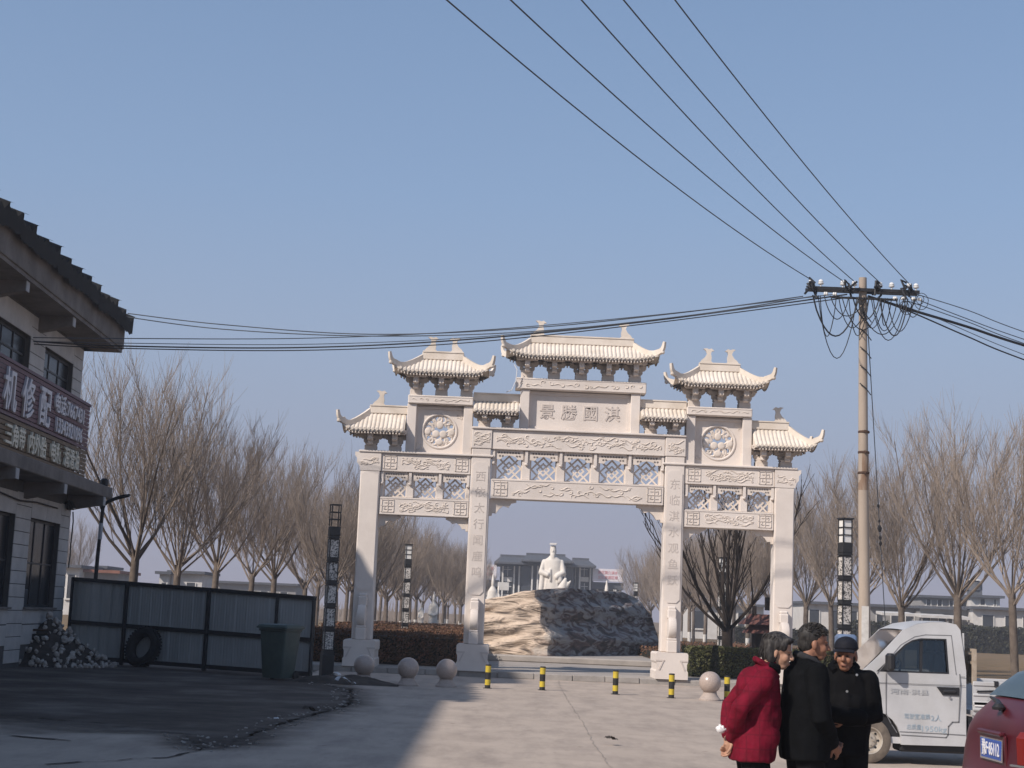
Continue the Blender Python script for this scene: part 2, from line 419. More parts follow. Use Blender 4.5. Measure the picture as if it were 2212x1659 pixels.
def plinth(x):
    g = MB()
    prof = [(-.43, 0), (.43, 0), (.43, .2), (.40, .24), (.40, .40), (.43, .46), (.43, .66), (.40, .70), (-.40, .70), (-.43, .66), (-.43, .46), (-.40, .40), (-.40, .24), (-.43, .2)]
    g.prism([(x + a, b) for a, b in prof], -.78, .78, 'y')
    p = g.build('column_base', m_stone, gate)
    # cloth-like carved corners
    for s in (-1, 1):
        t = MB(); t.prism([(x + s * .43, .47), (x + s * .43, .51), (x + s * .20, .51), (x + s * .20, .47)], -.795, -.778, 'y')
        t.prism([(x + s * .22, .47), (x + s * .26, .47), (x + s * .36, .24), (x + s * .32, .24)], -.795, -.778, 'y')
        t.build('base_carving', m_grave, p)
    for sy in (-1, 1):
        d = MB()
        d.box((x, sy * .49, .86), (.27, .44, .32), ch=.02)
        d.box((x, sy * .50, 1.05), (.25, .40, .06), ch=.015)
        d.lathe([(.20, -.115), (.275, -.10), (.29, -.06), (.29, .06), (.275, .10), (.20, .115)], 28, (x, sy * .50, 1.34), 'x')
        d.box((x, sy * .40, 1.72), (.25, .24, .26), ch=.03)
        d.box((x, sy * .38, 1.88), (.22, .20, .10), ch=.03)
        d.build('drum_stone', m_stone, p, smooth=35)
for x in (-5.68, -2.66, 2.66, 5.68): plinth(x)

# --- relief carving helper: curling raised strokes on a front face
def relief(parent, x0, x1, z0, z1, y, n, seed, size=.16):
    rnd = random.Random(seed); g = MB()
    for k in range(n):
        cx = x0 + (x1 - x0) * (k + .5 + rnd.uniform(-.3, .3)) / n; cz = rnd.uniform(z0 + .05, z1 - .05)
        kind = rnd.random(); pts = []; a0 = rnd.uniform(0, 6.28); sg = rnd.choice((-1, 1)); s = size * rnd.uniform(.7, 1.25)
        if kind < .5:      # spiral curl with a tail
            for i in range(9):
                t = i / 8; r = s * (.12 + .42 * t); a = a0 + sg * t * 5.2
                pts.append((cx + r * math.cos(a), cz + r * math.sin(a) * .8))
        else:              # long wave
            for i in range(8):
                t = i / 7 - .5
                pts.append((cx + t * s * 2.6, cz + math.sin(t * 7 + a0) * s * .22 + t * sg * s * .4))
        pts = [(min(max(p, x0 + .02), x1 - .02), y, min(max(q, z0 + .02), z1 - .02)) for p, q in pts]
        if max(abs(pts[i][0] - pts[i + 1][0]) + abs(pts[i][2] - pts[i + 1][2]) for i in range(len(pts) - 1)) < .004: continue
        good = [pts[0]]
        for p in pts[1:]:
            if (Vector(p) - Vector(good[-1])).length > .006: good.append(p)
        if len(good) < 3: continue
        m = len(good)
        g.tube(good, [size * (.05 + .09 * math.sin(PI * (i + .6) / m)) for i in range(m)], 5)
    o = g.build('relief_carving', m_stone2, parent, smooth=60); o['kind'] = 'stuff'
    return o
def fret(parent, cx, cz, s, y):
    g = MB(); t = .018
    for a, b, c, d in ((-1, -1, 1, -1), (-1, 1, 1, 1), (-1, -1, -1, 1), (1, -1, 1, 1), (0, -1, 0, 1), (-1, 0, 1, 0), (-.55, -.55, -.55, -.2), (.55, .55, .55, .2), (-.55, .55, -.2, .55), (.55, -.55, .2, -.55), (-.55, -.55, -.2, -.55), (.55, .55, .2, .55)):
        g.box((cx + (a + c) / 2 * s, y, cz + (b + d) / 2 * s), (abs(c - a) * s + t, .026, abs(d - b) * s + t))
    g.build('fret_carving', m_stone2, parent)
def beam(x0, x1, z0, z1, seed, n, dep=.46, frets=True, name='beam', squares=False):
    g = MB(); g.box(((x0 + x1) / 2, 0, (z0 + z1) / 2), (x1 - x0, dep, z1 - z0), ch=.02)
    y = -dep / 2
    # raised rim
    for a, b in ((z0 + .025, .03), (z1 - .025, .03)): g.box(((x0 + x1) / 2, y - .006, a), (x1 - x0 - .04, .014, b))
    o = g.build(name, m_stone, gate)
    a, b = x0 + .1, x1 - .1
    if frets:
        s = (z1 - z0) * .34
        fret(o, x0 + s + .08, (z0 + z1) / 2, s, y - .004); fret(o, x1 - s - .08, (z0 + z1) / 2, s, y - .004)
        a = x0 + 2 * s + .22; b = x1 - 2 * s - .22
    relief(o, a, b, z0 + .07, z1 - .07, y - .002, n, seed, (z1 - z0) * .27)
    return o
for s in (-1, 1):
    a, b = (2.94, 5.40) if s > 0 else (-5.40, -2.94)
    beam(min(a, b), max(a, b), 5.27, 5.77, 10 + s, 40)
    # flared beam head over the outer column
    g = MB(); g.prism([(s * 5.402, 5.272), (s * 5.96, 5.272), (s * 5.99, 5.40), (s * 6.06, 5.48), (s * 6.06, 5.60), (s * 6.12, 5.68), (s * 6.12, 5.772), (s * 5.402, 5.772)], -.275, .275, 'y')
    o = g.build('beam_head', m_stone, gate); relief(o, min(s * 5.45, s * 5.98), max(s * 5.45, s * 5.98), 5.33, 5.70, -.277, 9, 40 + s, .13)
    beam(min(a, b), max(a, b), 4.09, 4.57, 20 + s, 40)
    g = MB(); g.box((s * 4.17, 0, 5.80), (3.96 if 0 else 3.7, .62, .06), ch=.015); g.build('ledge', m_stone, gate)
beam(-2.38, 2.38, 6.0, 6.54, 3, 80, .50, False)
for s in (-1, 1):
    g = MB(); g.box((s * 2.665, 0, 6.27), (.565, .575, .54), ch=.02); o = g.build('beam_end_block', m_stone, gate)
    relief(o, s * 2.665 - .23, s * 2.665 + .23, 6.06, 6.48, -.29, 14, 60 + s, .14)
beam(-2.37, 2.37, 4.65, 5.19, 4, 34, .48, True)
g = MB(); g.box((0, 0, 6.57), (5.9, .66, .06), ch=.015); g.build('ledge', m_stone, gate)

# --- spandrel brackets under the lower beams
def queti(x, s, z, ln, dr):
    pr = [(0, 0), (ln, 0), (ln, -.06 * dr / .4), (ln * .82, -.10), (ln * .72, -.19 * dr / .4), (ln * .52, -.15 * dr / .4), (ln * .36, -.24 * dr / .4), (ln * .26, -.34 * dr / .4), (ln * .12, -.33 * dr / .4), (ln * .10, -dr), (0, -dr)]
    g = MB(); g.prism([(x + s * a, z + b) for a, b in pr], -.09, .09, 'y'); g.build('spandrel_bracket', m_stone2, gate)
for s in (-1, 1):
    queti(s * 5.41, -s, 4.088, .62, .36); queti(s * 2.945, s, 4.088, .62, .36); queti(s * 2.39, -s, 4.648, .74, .46)

# --- lattice bays
def lattice(x0, x1, z0, z1, n):
    w = (x1 - x0) / n; h = z1 - z0
    for i in range(n):
        cx = x0 + w * (i + .5); iw = w * .70; zz0 = z0 + .02; zz1 = z1 - .02
        g = MB(); fr = .055
        # frame
        xa, xb = cx - iw / 2 - fr, cx + iw / 2 + fr
        g.prism([(xa, zz0), (xb, zz0), (xb, zz1), (xa, zz1)], .02, .10, 'y', [[(xa + fr, zz0 + .02), (xb - fr, zz0 + .02), (xb - fr, zz1 - .02), (xa + fr, zz1 - .02)]])
        lp = g.build('lattice_panel', m_stone2, gate)
        # eight-sided lattice bars
        hh = zz1 - zz0; u = iw / 4
        def bar(a, b, c, d):
            L_ = math.dist((a, b), (c, d)); an = math.atan2(d - b, c - a)
            t = MB(); t.box((0, 0, 0), (L_ + .03, .05, .046), (0, -an, 0)); t.build('lattice_bar', m_stone2, lp, ((a + c) / 2, .06 + .002 * random.random(), (b + d) / 2))
        mid = (zz0 + zz1) / 2 - h * .1
        xl, xr = cx - iw / 2, cx + iw / 2
        for k in (-1, 0, 1):
            zc = mid + k * iw / 2
            for (a, b, c, d) in ((xl, zc, cx, zc + iw / 2), (cx, zc + iw / 2, xr, zc), (xl, zc, cx, zc - iw / 2), (cx, zc - iw / 2, xr, zc)):
                # clip in z
                def clip(a, b, c, d):
                    for lim, sg in ((zz0, 1), (zz1, -1)):
                        if (b - lim) * sg < 0 and (d - lim) * sg < 0: return None
                        if (b - lim) * sg < 0: t = (lim - b) / (d - b); a, b = a + (c - a) * t, lim
                        if (d - lim) * sg < 0: t = (lim - b) / (d - b); c, d = a + (c - a) * t, lim
                    return a, b, c, d
                q = clip(a, b, c, d)
                if q and math.dist(q[:2], q[2:]) > .05: bar(*q)
        for (a, b, c, d) in ((cx - u, mid, cx, mid + u), (cx, mid + u, cx + u, mid), (cx + u, mid, cx, mid - u), (cx, mid - u, cx - u, mid)): bar(a, b, c, d)
        # pierced apron with an arched lower edge
        ah = h * .33
        pr = [(cx - iw / 2 - .05, z1), (cx + iw / 2 + .05, z1), (cx + iw / 2 + .05, z1 - ah * .95), (cx + iw * .36, z1 - ah), (cx + iw * .28, z1 - ah * .72), (cx + iw * .14, z1 - ah * .6), (cx, z1 - ah * .56), (cx - iw * .14, z1 - ah * .6), (cx - iw * .28, z1 - ah * .72), (cx - iw * .36, z1 - ah), (cx - iw / 2 - .05, z1 - ah * .95)]
        t = MB(); t.prism(pr, -.17, -.13, 'y'); ap = t.build('apron', m_stone2, gate)
        hl = MB()
        for k in range(8):
            fx = cx - iw / 2 + .02 + (iw - .04) * (k + .5) / 8
            for r_ in range(2):
                if r_ == 1 and 1 < k < 6: continue
                hl.box((fx + (r_ * .03 - .015), -.1725, z1 - ah * (.28 + .34 * r_)), (iw * .075, .006, ah * .16), (0, random.uniform(-.6, .6), 0))
        o = hl.build('apron_piercing', flat('pierced_shadow', (.16, .14, .13), .95), ap); o['kind'] = 'stuff'
    for i in range(n + 1):
        cx = x0 + w * i
        if i == 0: cx += .045
        if i == n: cx -= .045
        g = MB(); g.box((cx, -.03, (z0 + z1) / 2), (w * .24 if 0 < i < n else .10, .20, h - .01), ch=.01)
        p = g.build('lattice_post', m_stone, gate)
        b = MB(); b.box((cx, -.175, z1 - ah * .65), (.075, .08, ah * 1.25)); b.lathe([(.02, 0), (.05, .02), (.055, .05), (.03, .09)], 10, (cx, -.175, z1 - ah * 1.55)); b.build('hanging_bud', m_stone, p, smooth=40)
for s in (-1, 1): lattice(min(s * 2.95, s * 5.40), max(s * 2.95, s * 5.40), 4.572, 5.268, 3)
lattice(-2.37, 2.37, 5.192, 5.998, 5)

# --- plaque
for s in (-1, 1):
    g = MB(); g.box((s * 1.53, 0, 7.15), (.26, .44, 1.10), ch=.015); g.build('plaque_post', m_stone, gate)
g = MB(); g.box((0, .05, 7.15), (2.80, .16, 1.10), ch=.01)
for z in (6.66, 7.63): g.box((0, -.035, z), (2.80, .05, .09))
for s in (-1, 1): g.box((s * 1.355, -.035, 7.15), (.09, .05, .88))
pl = g.build('plaque', m_stone, gate)
for i, ch in enumerate('景勝國淇'):
    put('character', text_mesh(ch, .44, .03, m_grave, .006), pl, (-.90 + i * .60, -.032, 7.10), (PI / 2, 0, 0))
def cap_beam(x0, x1, z0, z1, seed, n):
    g = MB(); g.box(((x0 + x1) / 2, 0, (z0 + z1) / 2), (x1 - x0, .56, z1 - z0), ch=.02)
    for a in (z0 + .03, z1 - .03): g.box(((x0 + x1) / 2, -.284, a), (x1 - x0 - .06, .012, .02))
    o = g.build('cap_beam', m_stone, gate); relief(o, x0 + .1, x1 - .1, z0 + .06, z1 - .06, -.282, n, seed, (z1 - z0) * .42)
cap_beam(-1.81, 1.81, 7.705, 8.02, 71, 18)
# --- round carved panels
for s in (-1, 1):
    cx = s * 3.85
    for k in (-1, 1):
        g = MB(); g.box((cx + k * .78, 0, 6.49), (.26, .42, 1.36), ch=.015); g.build('panel_post', m_stone, gate)
    g = MB()
    circ = [(cx + .43 * math.cos(a * PI / 20), 6.46 + .43 * math.sin(a * PI / 20)) for a in range(40)]
    g.prism([(cx - .65, 5.83), (cx + .65, 5.83), (cx + .65, 7.16), (cx - .65, 7.16)], -.02, .10, 'y', [circ])
    g.box((cx, -.04, 7.09), (1.30, .06, .05))
    p = g.build('round_panel', m_stone, gate)
    g = MB(); n = 40
    g.grid(lambda u, v: (cx + (.47 + .035 * math.cos(v * 2 * PI)) * math.cos(u * 2 * PI), -.02 + .03 * math.sin(v * 2 * PI), 6.46 + (.47 + .035 * math.cos(v * 2 * PI)) * math.sin(u * 2 * PI)), n, 8, True)
    g.build('ring_moulding', m_stone, p, smooth=60)
    # openwork: rosettes, leaves and curls inside the ring
    rnd = random.Random(5)
    def disc(x, z, r, sq=1.0, an=0.0):
        t = MB(); t.lathe([(.4 * r, -.045), (r * .9, -.040), (r, -.03), (r, .05), (.6 * r, .06)], 14, (0, 0, 0), 'y', 1, sq); t.build('rosette', m_stone2, p, (cx + x, .02, 6.46 + z), (0, an, 0), smooth=50)
    for x, z, r, q in ((-.10, -.08, .105, 1), (.10, -.08, .105, 1), (0, .17, .10, 1.1), (-.33, -.02, .09, 1.1), (.33, -.02, .09, 1.1), (0, -.30, .11, .8)): disc(x, z, r, q)
    g = MB()
    for k in range(26):
        a = k / 26 * 2 * PI + rnd.uniform(-.1, .1); r0 = rnd.uniform(.14, .25); pts = []
        for i in range(6):
            t = i / 5; rr = r0 + (.44 - r0) * t; aa = a + math.sin(t * 3) * .45 * (1 if k % 2 else -1)
            pts.append((cx + rr * math.cos(aa), .03, 6.46 + rr * math.sin(aa)))
        g.tube(pts, [.035 * (.5 + math.sin(PI * (i + .5) / 6)) * .9 for i in range(6)], 5)
    o = g.build('openwork_carving', m_stone2, p, smooth=60); o['kind'] = 'stuff'
    relief(p, cx - .62, cx - .45, 5.9, 6.2, -.022, 3, 81 + s, .1); relief(p, cx + .45, cx + .62, 6.75, 7.05, -.022, 3, 83 + s, .1)
    cap_beam(cx - .90, cx + .90, 7.175, 7.415, 90 + s, 9)

# --- bracket sets
def bracket_mesh():
    g = MB()
    g.box((0, 0, .09), (.33, .34, .18), ch=.01)                      # short post
    g.prism([(-.13, .18), (.13, .18), (.17, .25), (-.17, .25)], -.16, .16, 'y')
    def arm(z, hx, y, d=.10, h=.11):
        g.prism([(-hx, z + h), (hx, z + h), (hx, z + h * .5), (hx - .05, z), (-hx + .05, z), (-hx, z + h * .5)], y - d / 2, y + d / 2, 'y')
        for k in (-1, 1): g.box((k * (hx - .05), y, z + h + .022), (.10, d + .03, .05))
    def army(z, hy, h=.11):
        g.prism([(-hy, z + h), (hy, z + h), (hy, z + h * .5), (hy - .06, z), (-hy + .06, z), (-hy, z + h * .5)], -.05, .05, 'x')
    arm(.25, .21, 0); army(.253, .27); arm(.40, .31, 0); army(.403, .45); arm(.53, .31, -.38, .10, .10); arm(.53, .31, .38, .10, .10)
    for sg in (-1, 1):
        g.prism([(sg * .17, .37), (sg * .17, .27), (sg * .32, .17), (sg * .38, .21), (sg * .34, .37)], -.066, .066, 'x')
        g.prism([(sg * .28, .54), (sg * .28, .42), (sg * .47, .31), (sg * .54, .35), (sg * .49, .54)], -.068, .068, 'x')
        g.box((0, sg * .48, .61), (.13, .12, .13))
    return g.mesh('bracket_set', m_stone2)
BR = bracket_mesh()
def brackets(xs, z, zt):
    for x in xs: put('bracket_set', BR, gate, (x, 0, z), (0, 0, 0), (1, 1, (zt - z) / .66))
brackets([-1.50, -.75, 0, .75, 1.50], 8.022, 8.60)
for s in (-1, 1):
    brackets([s * 3.85 + k * .70 for k in (-1, 0, 1)], 7.417, 8.02)
    brackets([s * 5.72, s * 5.05], 5.832, 6.38)
    brackets([s * 1.98, s * 2.62], 6.602, 7.04)

# --- tiled stone roofs
def roof(xl, xr, rxl, rxr, ze, zr, dep, hipL, hipR, finials):
    xm = (xl + xr) / 2; hw = (xr - xl) / 2
    def prof(s): return zr - (zr - ze) * (1.38 * s - .38 * s * s)
    def lift(x):
        l = 0.0
        if hipL: l += .16 * max(0, ((xm - x) / hw - .62) / .38) ** 2
        if hipR: l += .16 * max(0, ((x - xm) / hw - .62) / .38) ** 2
        return l
    def X0(s): return rxl + (xl - rxl) * s if hipL else xl
    def X1(s): return rxr + (xr - rxr) * s if hipR else xr
    def surf(sg):
        def fn(u, v):
            x = X0(v) + (X1(v) - X0(v)) * u
            return (x, sg * dep * v, prof(v) + lift(x) * v * v)
        return fn
    g = MB(); nx = 24; ns = 6
    for sg in (-1, 1):
        f = surf(sg); g.grid(f, nx, ns)
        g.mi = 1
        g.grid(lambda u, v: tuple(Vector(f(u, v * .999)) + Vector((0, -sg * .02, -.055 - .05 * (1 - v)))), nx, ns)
        g.mi = 0
        g.grid(lambda u, v: tuple(Vector(f(u, 1.0)) + Vector((0, 0, -.055 * v))), nx, 1)
    for hip, Xs, sg in ((hipL, X0, -1), (hipR, X1, 1)):
        def fs(u, v, Xs=Xs):
            x = Xs(v); return (x, dep * v * (2 * u - 1), prof(v) + lift(x) * v * v * (abs(2 * u - 1) ** 2))
        if hip:
            g.grid(fs, 8, ns); g.grid(lambda u, v: tuple(Vector(fs(u, 1.0)) + Vector((0, 0, -.055 * v))), 8, 1)
        else:
            x = Xs(1); vs = [(x, -dep * k / 6, prof(abs(k) / 6)) for k in range(-6, 7)] + [(x, -dep, ze - .055), (x, dep, ze - .055)]
            g.add(vs, [(13, *range(0, 13), 14)] if 0 else [tuple(range(13)) + (13, 14)])
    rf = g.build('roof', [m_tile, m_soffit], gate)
    # roll tiles, front and back
    sp = .112; n = int((xr - xl - .10) / sp); off = (xr - xl - sp * n) / 2
    for sg in (-1, 1):
        f = surf(sg)
        for i in range(n + 1):
            x = xl + off + sp * i
            if x - xl < .05 or xr - x < .05: continue
            s0 = 0.0
            if hipL and x < rxl: s0 = max(s0, (rxl - x) / (rxl - xl))
            if hipR and x > rxr: s0 = max(s0, (x - rxr) / (xr - rxr))
            s0 = min(s0 + .03, .98)
            if s0 > .9: continue
            t = MB(); ns2 = 4; vs = []; fs2 = []
            for k in range(ns2 + 1):
                s = s0 + (1.025 - s0) * k / ns2; base = Vector((x, sg * dep * s, prof(s) + lift(x) * s * s))
                for a in range(5):
                    an = PI * a / 4; vs.append(base + Vector((-.047 * math.cos(an), 0, .036 * math.sin(an) - .006)))
            for k in range(ns2):
                for a in range(4): fs2.append((k * 5 + a, k * 5 + a + 1, (k + 1) * 5 + a + 1, (k + 1) * 5 + a))
            fs2.append(tuple(ns2 * 5 + a for a in range(5))); t.add(vs, fs2)
            # round end disc
            e = Vector((x, sg * dep * 1.03, prof(1.0) + lift(x) + .008)); t.lathe([(.042, -.012), (.042, .012)], 8, e, 'y')
            t.build('roof_tile', m_tile, rf, smooth=50)
    # rafter ends under the eave
    t = MB()
    for sg in (-1, 1):
        k = 0; x = xl + .12
        while x < xr - .12:
            t.box((x, sg * (dep - .12), ze + lift(x) - .085), (.035, .22, .045)); x += .085
    o = t.build('rafter_ends', m_stone2, rf); o['kind'] = 'stuff'
    t = MB()
    for sg in (-1, 1): t.box((xm, sg * dep * .62, ze - .045), (xr - xl - .7 * (hipL + hipR) * .6 - .06, .10, .09))
    t.build('eave_purlin', m_stone2, rf)
    # main ridge
    t = MB(); t.box(((rxl + rxr) / 2, 0, zr + .085), (rxr - rxl + .06, .15, .21), ch=.015); t.box(((rxl + rxr) / 2, 0, zr + .20), (rxr - rxl + .04, .19, .035)); t.build('ridge', m_tile, rf)
    # hip ridges with upturned tips
    for hip, rx, ex, sg in ((hipL, rxl, xl, -1), (hipR, rxr, xr, 1)):
        if not hip: continue
        for sy in (-1, 1):
            pts = []; ws = []; hs = []
            for k in range(7):
                s = k / 6; x = rx + (ex - rx) * s
                pts.append((x, sy * dep * s, prof(s) + lift(x) * s * s + .055)); ws.append(.10); hs.append(.15)
            p = Vector(pts[-1]); d = Vector((ex - rx, sy * dep, 0)).normalized()
            for a, b, w_, h_ in ((.07, .03, .09, .13), (.12, .08, .085, .11), (.15, .15, .08, .09), (.165, .22, .075, .075), (.18, .27, .07, .06)):
                pts.append(p + d * a + Vector((0, 0, b))); ws.append(w_); hs.append(h_)
            side = Vector((-d.y, d.x, 0))
            t = MB(); t.sweep(pts, ws, hs, side)
            t.lathe([(.02, -.05), (.055, -.02), (.055, .03), (.02, .05)], 8, p + d * .12 + Vector((0, 0, -.02)))
            t.build('hip_ridge', m_tile, rf, smooth=30)
    # fish-tail finials
    for fx, sg in finials:
        pr = [(.17, -.06), (.17, .02), (.10, .12), (.02, .18), (-.03, .26), (.0, .33), (.06, .37), (-.02, .38), (-.07, .36), (-.13, .38), (-.20, .33), (-.14, .32), (-.12, .26), (-.14, .18), (-.13, .10), (-.17, .06), (-.17, -.06)]
        t = MB(); t.prism([(fx + sg * a * 1.15, zr + .14 + b * 1.27) for a, b in pr], -.05, .05, 'y'); t.build('finial', m_tile, rf)
    return rf
roof(-2.10, 2.10, -1.42, 1.42, 8.60, 9.06, .72, True, True, [(-1.24, -1), (1.24, 1)])
for s in (-1, 1):
    if s < 0:
        roof(-5.15, -2.55, -4.40, -3.30, 8.02, 8.47, .70, True, True, [(-4.22, -1), (-3.46, 1)])
        roof(-6.48, -4.79, -5.78, -4.79, 6.36, 6.90, .70, True, False, [(-5.58, -1)])
        roof(-2.93, -1.67, -2.93, -1.67, 7.03, 7.36, .62, False, False, [])
    else:
        roof(2.55, 5.15, 3.30, 4.40, 8.02, 8.47, .70, True, True, [(3.46, -1), (4.22, 1)])
        roof(4.79, 6.48, 4.79, 5.78, 6.36, 6.90, .70, False, True, [(5.58, 1)])
        roof(1.67, 2.93, 1.67, 2.93, 7.03, 7.36, .62, False, False, [])
# loose cable stapled to the stonework
g = MB()
g.tube([(-1.86, -.4, 8.35), (-1.78, -.42, 8.2), (-1.80, -.40, 7.9), (-1.9, -.38, 7.65), (-2.05, -.2, 7.6)], .012, 5)
g.build('loose_cable', flat('white_cable', (.7, .7, .7), .6), gate)
# ------------------------------------------------------------------ two-storey repair shop on the left
m_wall = mat('mosaic_wall', (0.50, 0.48, 0.46), (0.40, 0.385, 0.37), scale=2.0, rough=.7, bump=.25, bscale=90, spec=.3)
m_joint = mat('wall_joint', (0.10, 0.095, 0.09), rough=.95)
m_render = mat('cement_render', (0.20, 0.18, 0.165), (0.13, 0.115, 0.105), scale=1.5, rough=.95, bump=.2, bscale=20)
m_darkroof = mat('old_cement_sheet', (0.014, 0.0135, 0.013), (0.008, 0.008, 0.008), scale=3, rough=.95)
m_frame = flat('dark_window_frame', (.03, .03, .032), .5)
m_pane = mat('dusty_window', (.028, .03, .034), (.018, .02, .022), scale=1.5, rough=.25, spec=.25)
m_inside = flat('dark_interior', (.02, .02, .02), .95)
m_beamend = mat('painted_beam_end', (.42, .42, .43), (.34, .34, .34), scale=6, rough=.9)
sd_ = Vector((.031, -1, 0)).normalized(); sn_ = Vector((1, .031, 0)).normalized()
SHOP_ROT = math.atan2(sd_.y, sd_.x)
shop = thing('repair_shop', 'two-storey tiled repair shop with overhanging eave and canopy on the left', 'building', (-11.32, 41.0, 0), SHOP_ROT)
# local frame: +x runs along the front towards the camera, +y points out of the front (towards the road)
T1 = 17.6
def wins(k): return 1.0 + 4.1 * k, 3.8 + 4.1 * k
NB = 4
g = MB()
holes = []
for k in range(NB):
    a, b = wins(k); holes.append([(a, 1.38), (b, 1.38), (b, 3.46), (a, 3.46)]); holes.append([(a, 5.7), (b, 5.7), (b, 7.56), (a, 7.56)])
g.prism([(0, 0), (T1, 0), (T1, 8.2), (0, 8.2)], -.24, 0, 'y', holes)
g.box((.12, -5, 4.1), (.24, 9.5, 8.2)); g.box((T1 - .12, -5, 4.1), (.24, 9.5, 8.2)); g.box((T1 / 2, -9.85, 4.1), (T1, .24, 8.2))
wallo = g.build('wall', m_joint, shop)
g = MB(); g.box((T1 / 2, -5, 4.3), (T1 - .5, 9.4, .2)); g.box((T1 / 2, -5, 8.15), (T1 - .5, 9.4, .1)); g.box((T1 / 2, -3.2, 4.2), (T1 - .6, .1, 8.0)); g.build('floor_slab', m_inside, shop)
# facing panels, row by row between the openings
random.seed(21)
def panel(a, b, z0, z1, y=0):
    t = MB(); t.box((0, 0, 0), (b - a - .012, .016, z1 - z0 - .016), ch=.004)
    t.build('wall_panel', m_wall, wallo, ((a + b) / 2, .010 + random.uniform(-.002, .002), (z0 + z1) / 2))
def rows(a, b, z0, z1, h=.295):
    n = max(1, round((z1 - z0) / h)); d = (z1 - z0) / n
    for i in range(n): panel(a, b, z0 + d * i, z0 + d * (i + 1))
NV = 4
rows(.0, 1.0, .1, 4.0); rows(.0, 1.0, 4.6, 8.1)
for k in range(NV):
    a, b = wins(k); a2 = wins(k + 1)[0]
    rows(b, a2, .1, 4.0); rows(b, a2, 4.6, 8.1)
    for i in range(2): panel(a + (b - a) * i / 2, a + (b - a) * (i + 1) / 2, 3.46, 3.98); panel(a + (b - a) * i / 2, a + (b - a) * (i + 1) / 2, 7.56, 8.1)
    for i in range(2): panel(a + (b - a) * i / 2, a + (b - a) * (i + 1) / 2, .98, 1.38); panel(a + (b - a) * i / 2, a + (b - a) * (i + 1) / 2, .5, .97)
# windows upstairs, shuttered openings downstairs
for k in range(NV):
    a, b = wins(k)
    for z0, z1, nm in ((5.7, 7.56, 'window'), (1.38, 3.46, 'shop_window')):
        t = MB(); fr = .055
        t.prism([(a, z0), (b, z0), (b, z1), (a, z1)], -.17, -.11, 'y', [[(a + fr, z0 + fr), (b - fr, z0 + fr), (b - fr, z1 - fr), (a + fr, z1 - fr)]])
        for i in (1, 2): t.box((a + (b - a) * i / 3, -.14, (z0 + z1) / 2), (.05, .05, z1 - z0 - .1))
        t.box(((a + b) / 2, -.14, z0 + (z1 - z0) * (.76 if nm == 'window' else .5)), (b - a - .1, .045, .045))
        wo = t.build(nm, m_frame, shop)
        for i in range(3):
            t = MB(); xa, xb = a + (b - a) * i / 3 + .03, a + (b - a) * (i + 1) / 3 - .03
            t.box(((xa + xb) / 2, -.145 + .004 * i, (z0 + z1) / 2), (xb - xa, .006, z1 - z0 - .1)); t.build('pane', m_pane, wo)
        t = MB(); t.box(((a + b) / 2, .03, z0 - .03), (b - a + .1, .12, .05)); t.build('sill', m_render, wo)
# canopy between the storeys with projecting beam ends
g = MB(); g.box((T1 / 2 - .30, .42, 4.40), (T1 + .6, .98, .30), ch=.02); g.build('canopy', m_render, shop)
for k in range(-1, 4):
    x = 4.45 + 4.1 * k
    t = MB(); t.prism([(-.24, 4.25), (.92, 4.25), (.92, 4.02), (.70, 4.0), (0, 3.86), (-.24, 3.86)], x - .13, x + .13, 'x'); co = t.build('canopy_beam', m_render, shop)
    t = MB(); t.box((x, .925, 4.13), (.24, .02, .22)); t.build('beam_end', m_beamend, co)
# eave slab, soffit and fascia
g = MB(); g.box((T1 / 2 - .30, .36, 8.24), (T1 + .6, 1.02, .14)); g.box((T1 / 2 - .30, .85, 8.62), (T1 + .6, .12, .72), ch=.01); g.box((-.56, -4.9, 8.62), (.12, 10.4, .70)); g.box((-.28, -4.9, 8.24), (.6, 10.0, .14))
g.build('eave', m_render, shop)
for k in range(0, 4):
    x = 4.45 + 4.1 * k
    t = MB(); t.prism([(-.05, 8.17), (.80, 8.17), (.80, 7.95), (.66, 7.93), (0, 7.78), (-.05, 7.78)], x - .13, x + .13, 'x'); co = t.build('eave_beam', m_render, shop)
    t = MB(); t.box((x, .805, 8.06), (.24, .02, .21)); t.build('beam_end', m_beamend, co)
# corrugated roof sheets, each lapping the next and curling up at one edge
def sheet(wd, seed):
    rnd = random.Random(seed); g = MB(); nx = 18
    ph = rnd.uniform(0, 1)
    def zc(u): return .11 * (1 - abs(((u * 2.5 + ph * .2) % 1) * 2 - 1)) ** .8 + .15 * max(0, 1 - u * 4.0) - .05 * u
    g.grid(lambda u, v: (u * wd * 1.10 - .10 * (1 - v) * max(0, 1 - u * 5), 1.22 - v * 5.6 + .08 * (1 - v) * max(0, 1 - u * 4), zc(u) * (1 - .5 * v) + v * 2.0), nx, 4)
    g.grid(lambda u, v: (u * wd * 1.10, 1.22 - .015 * v, zc(u) * (1 - .6 * v) - .36 * v), nx, 2)
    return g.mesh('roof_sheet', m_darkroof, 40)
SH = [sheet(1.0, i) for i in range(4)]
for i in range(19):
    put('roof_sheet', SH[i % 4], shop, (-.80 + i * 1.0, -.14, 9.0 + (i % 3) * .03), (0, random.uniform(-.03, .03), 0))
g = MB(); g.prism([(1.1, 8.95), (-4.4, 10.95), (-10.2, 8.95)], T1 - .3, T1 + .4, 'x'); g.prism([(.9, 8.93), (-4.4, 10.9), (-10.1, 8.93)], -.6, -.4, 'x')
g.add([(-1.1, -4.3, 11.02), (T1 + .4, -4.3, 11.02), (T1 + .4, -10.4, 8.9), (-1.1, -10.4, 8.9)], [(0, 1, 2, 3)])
g.build('gable', m_darkroof, shop)
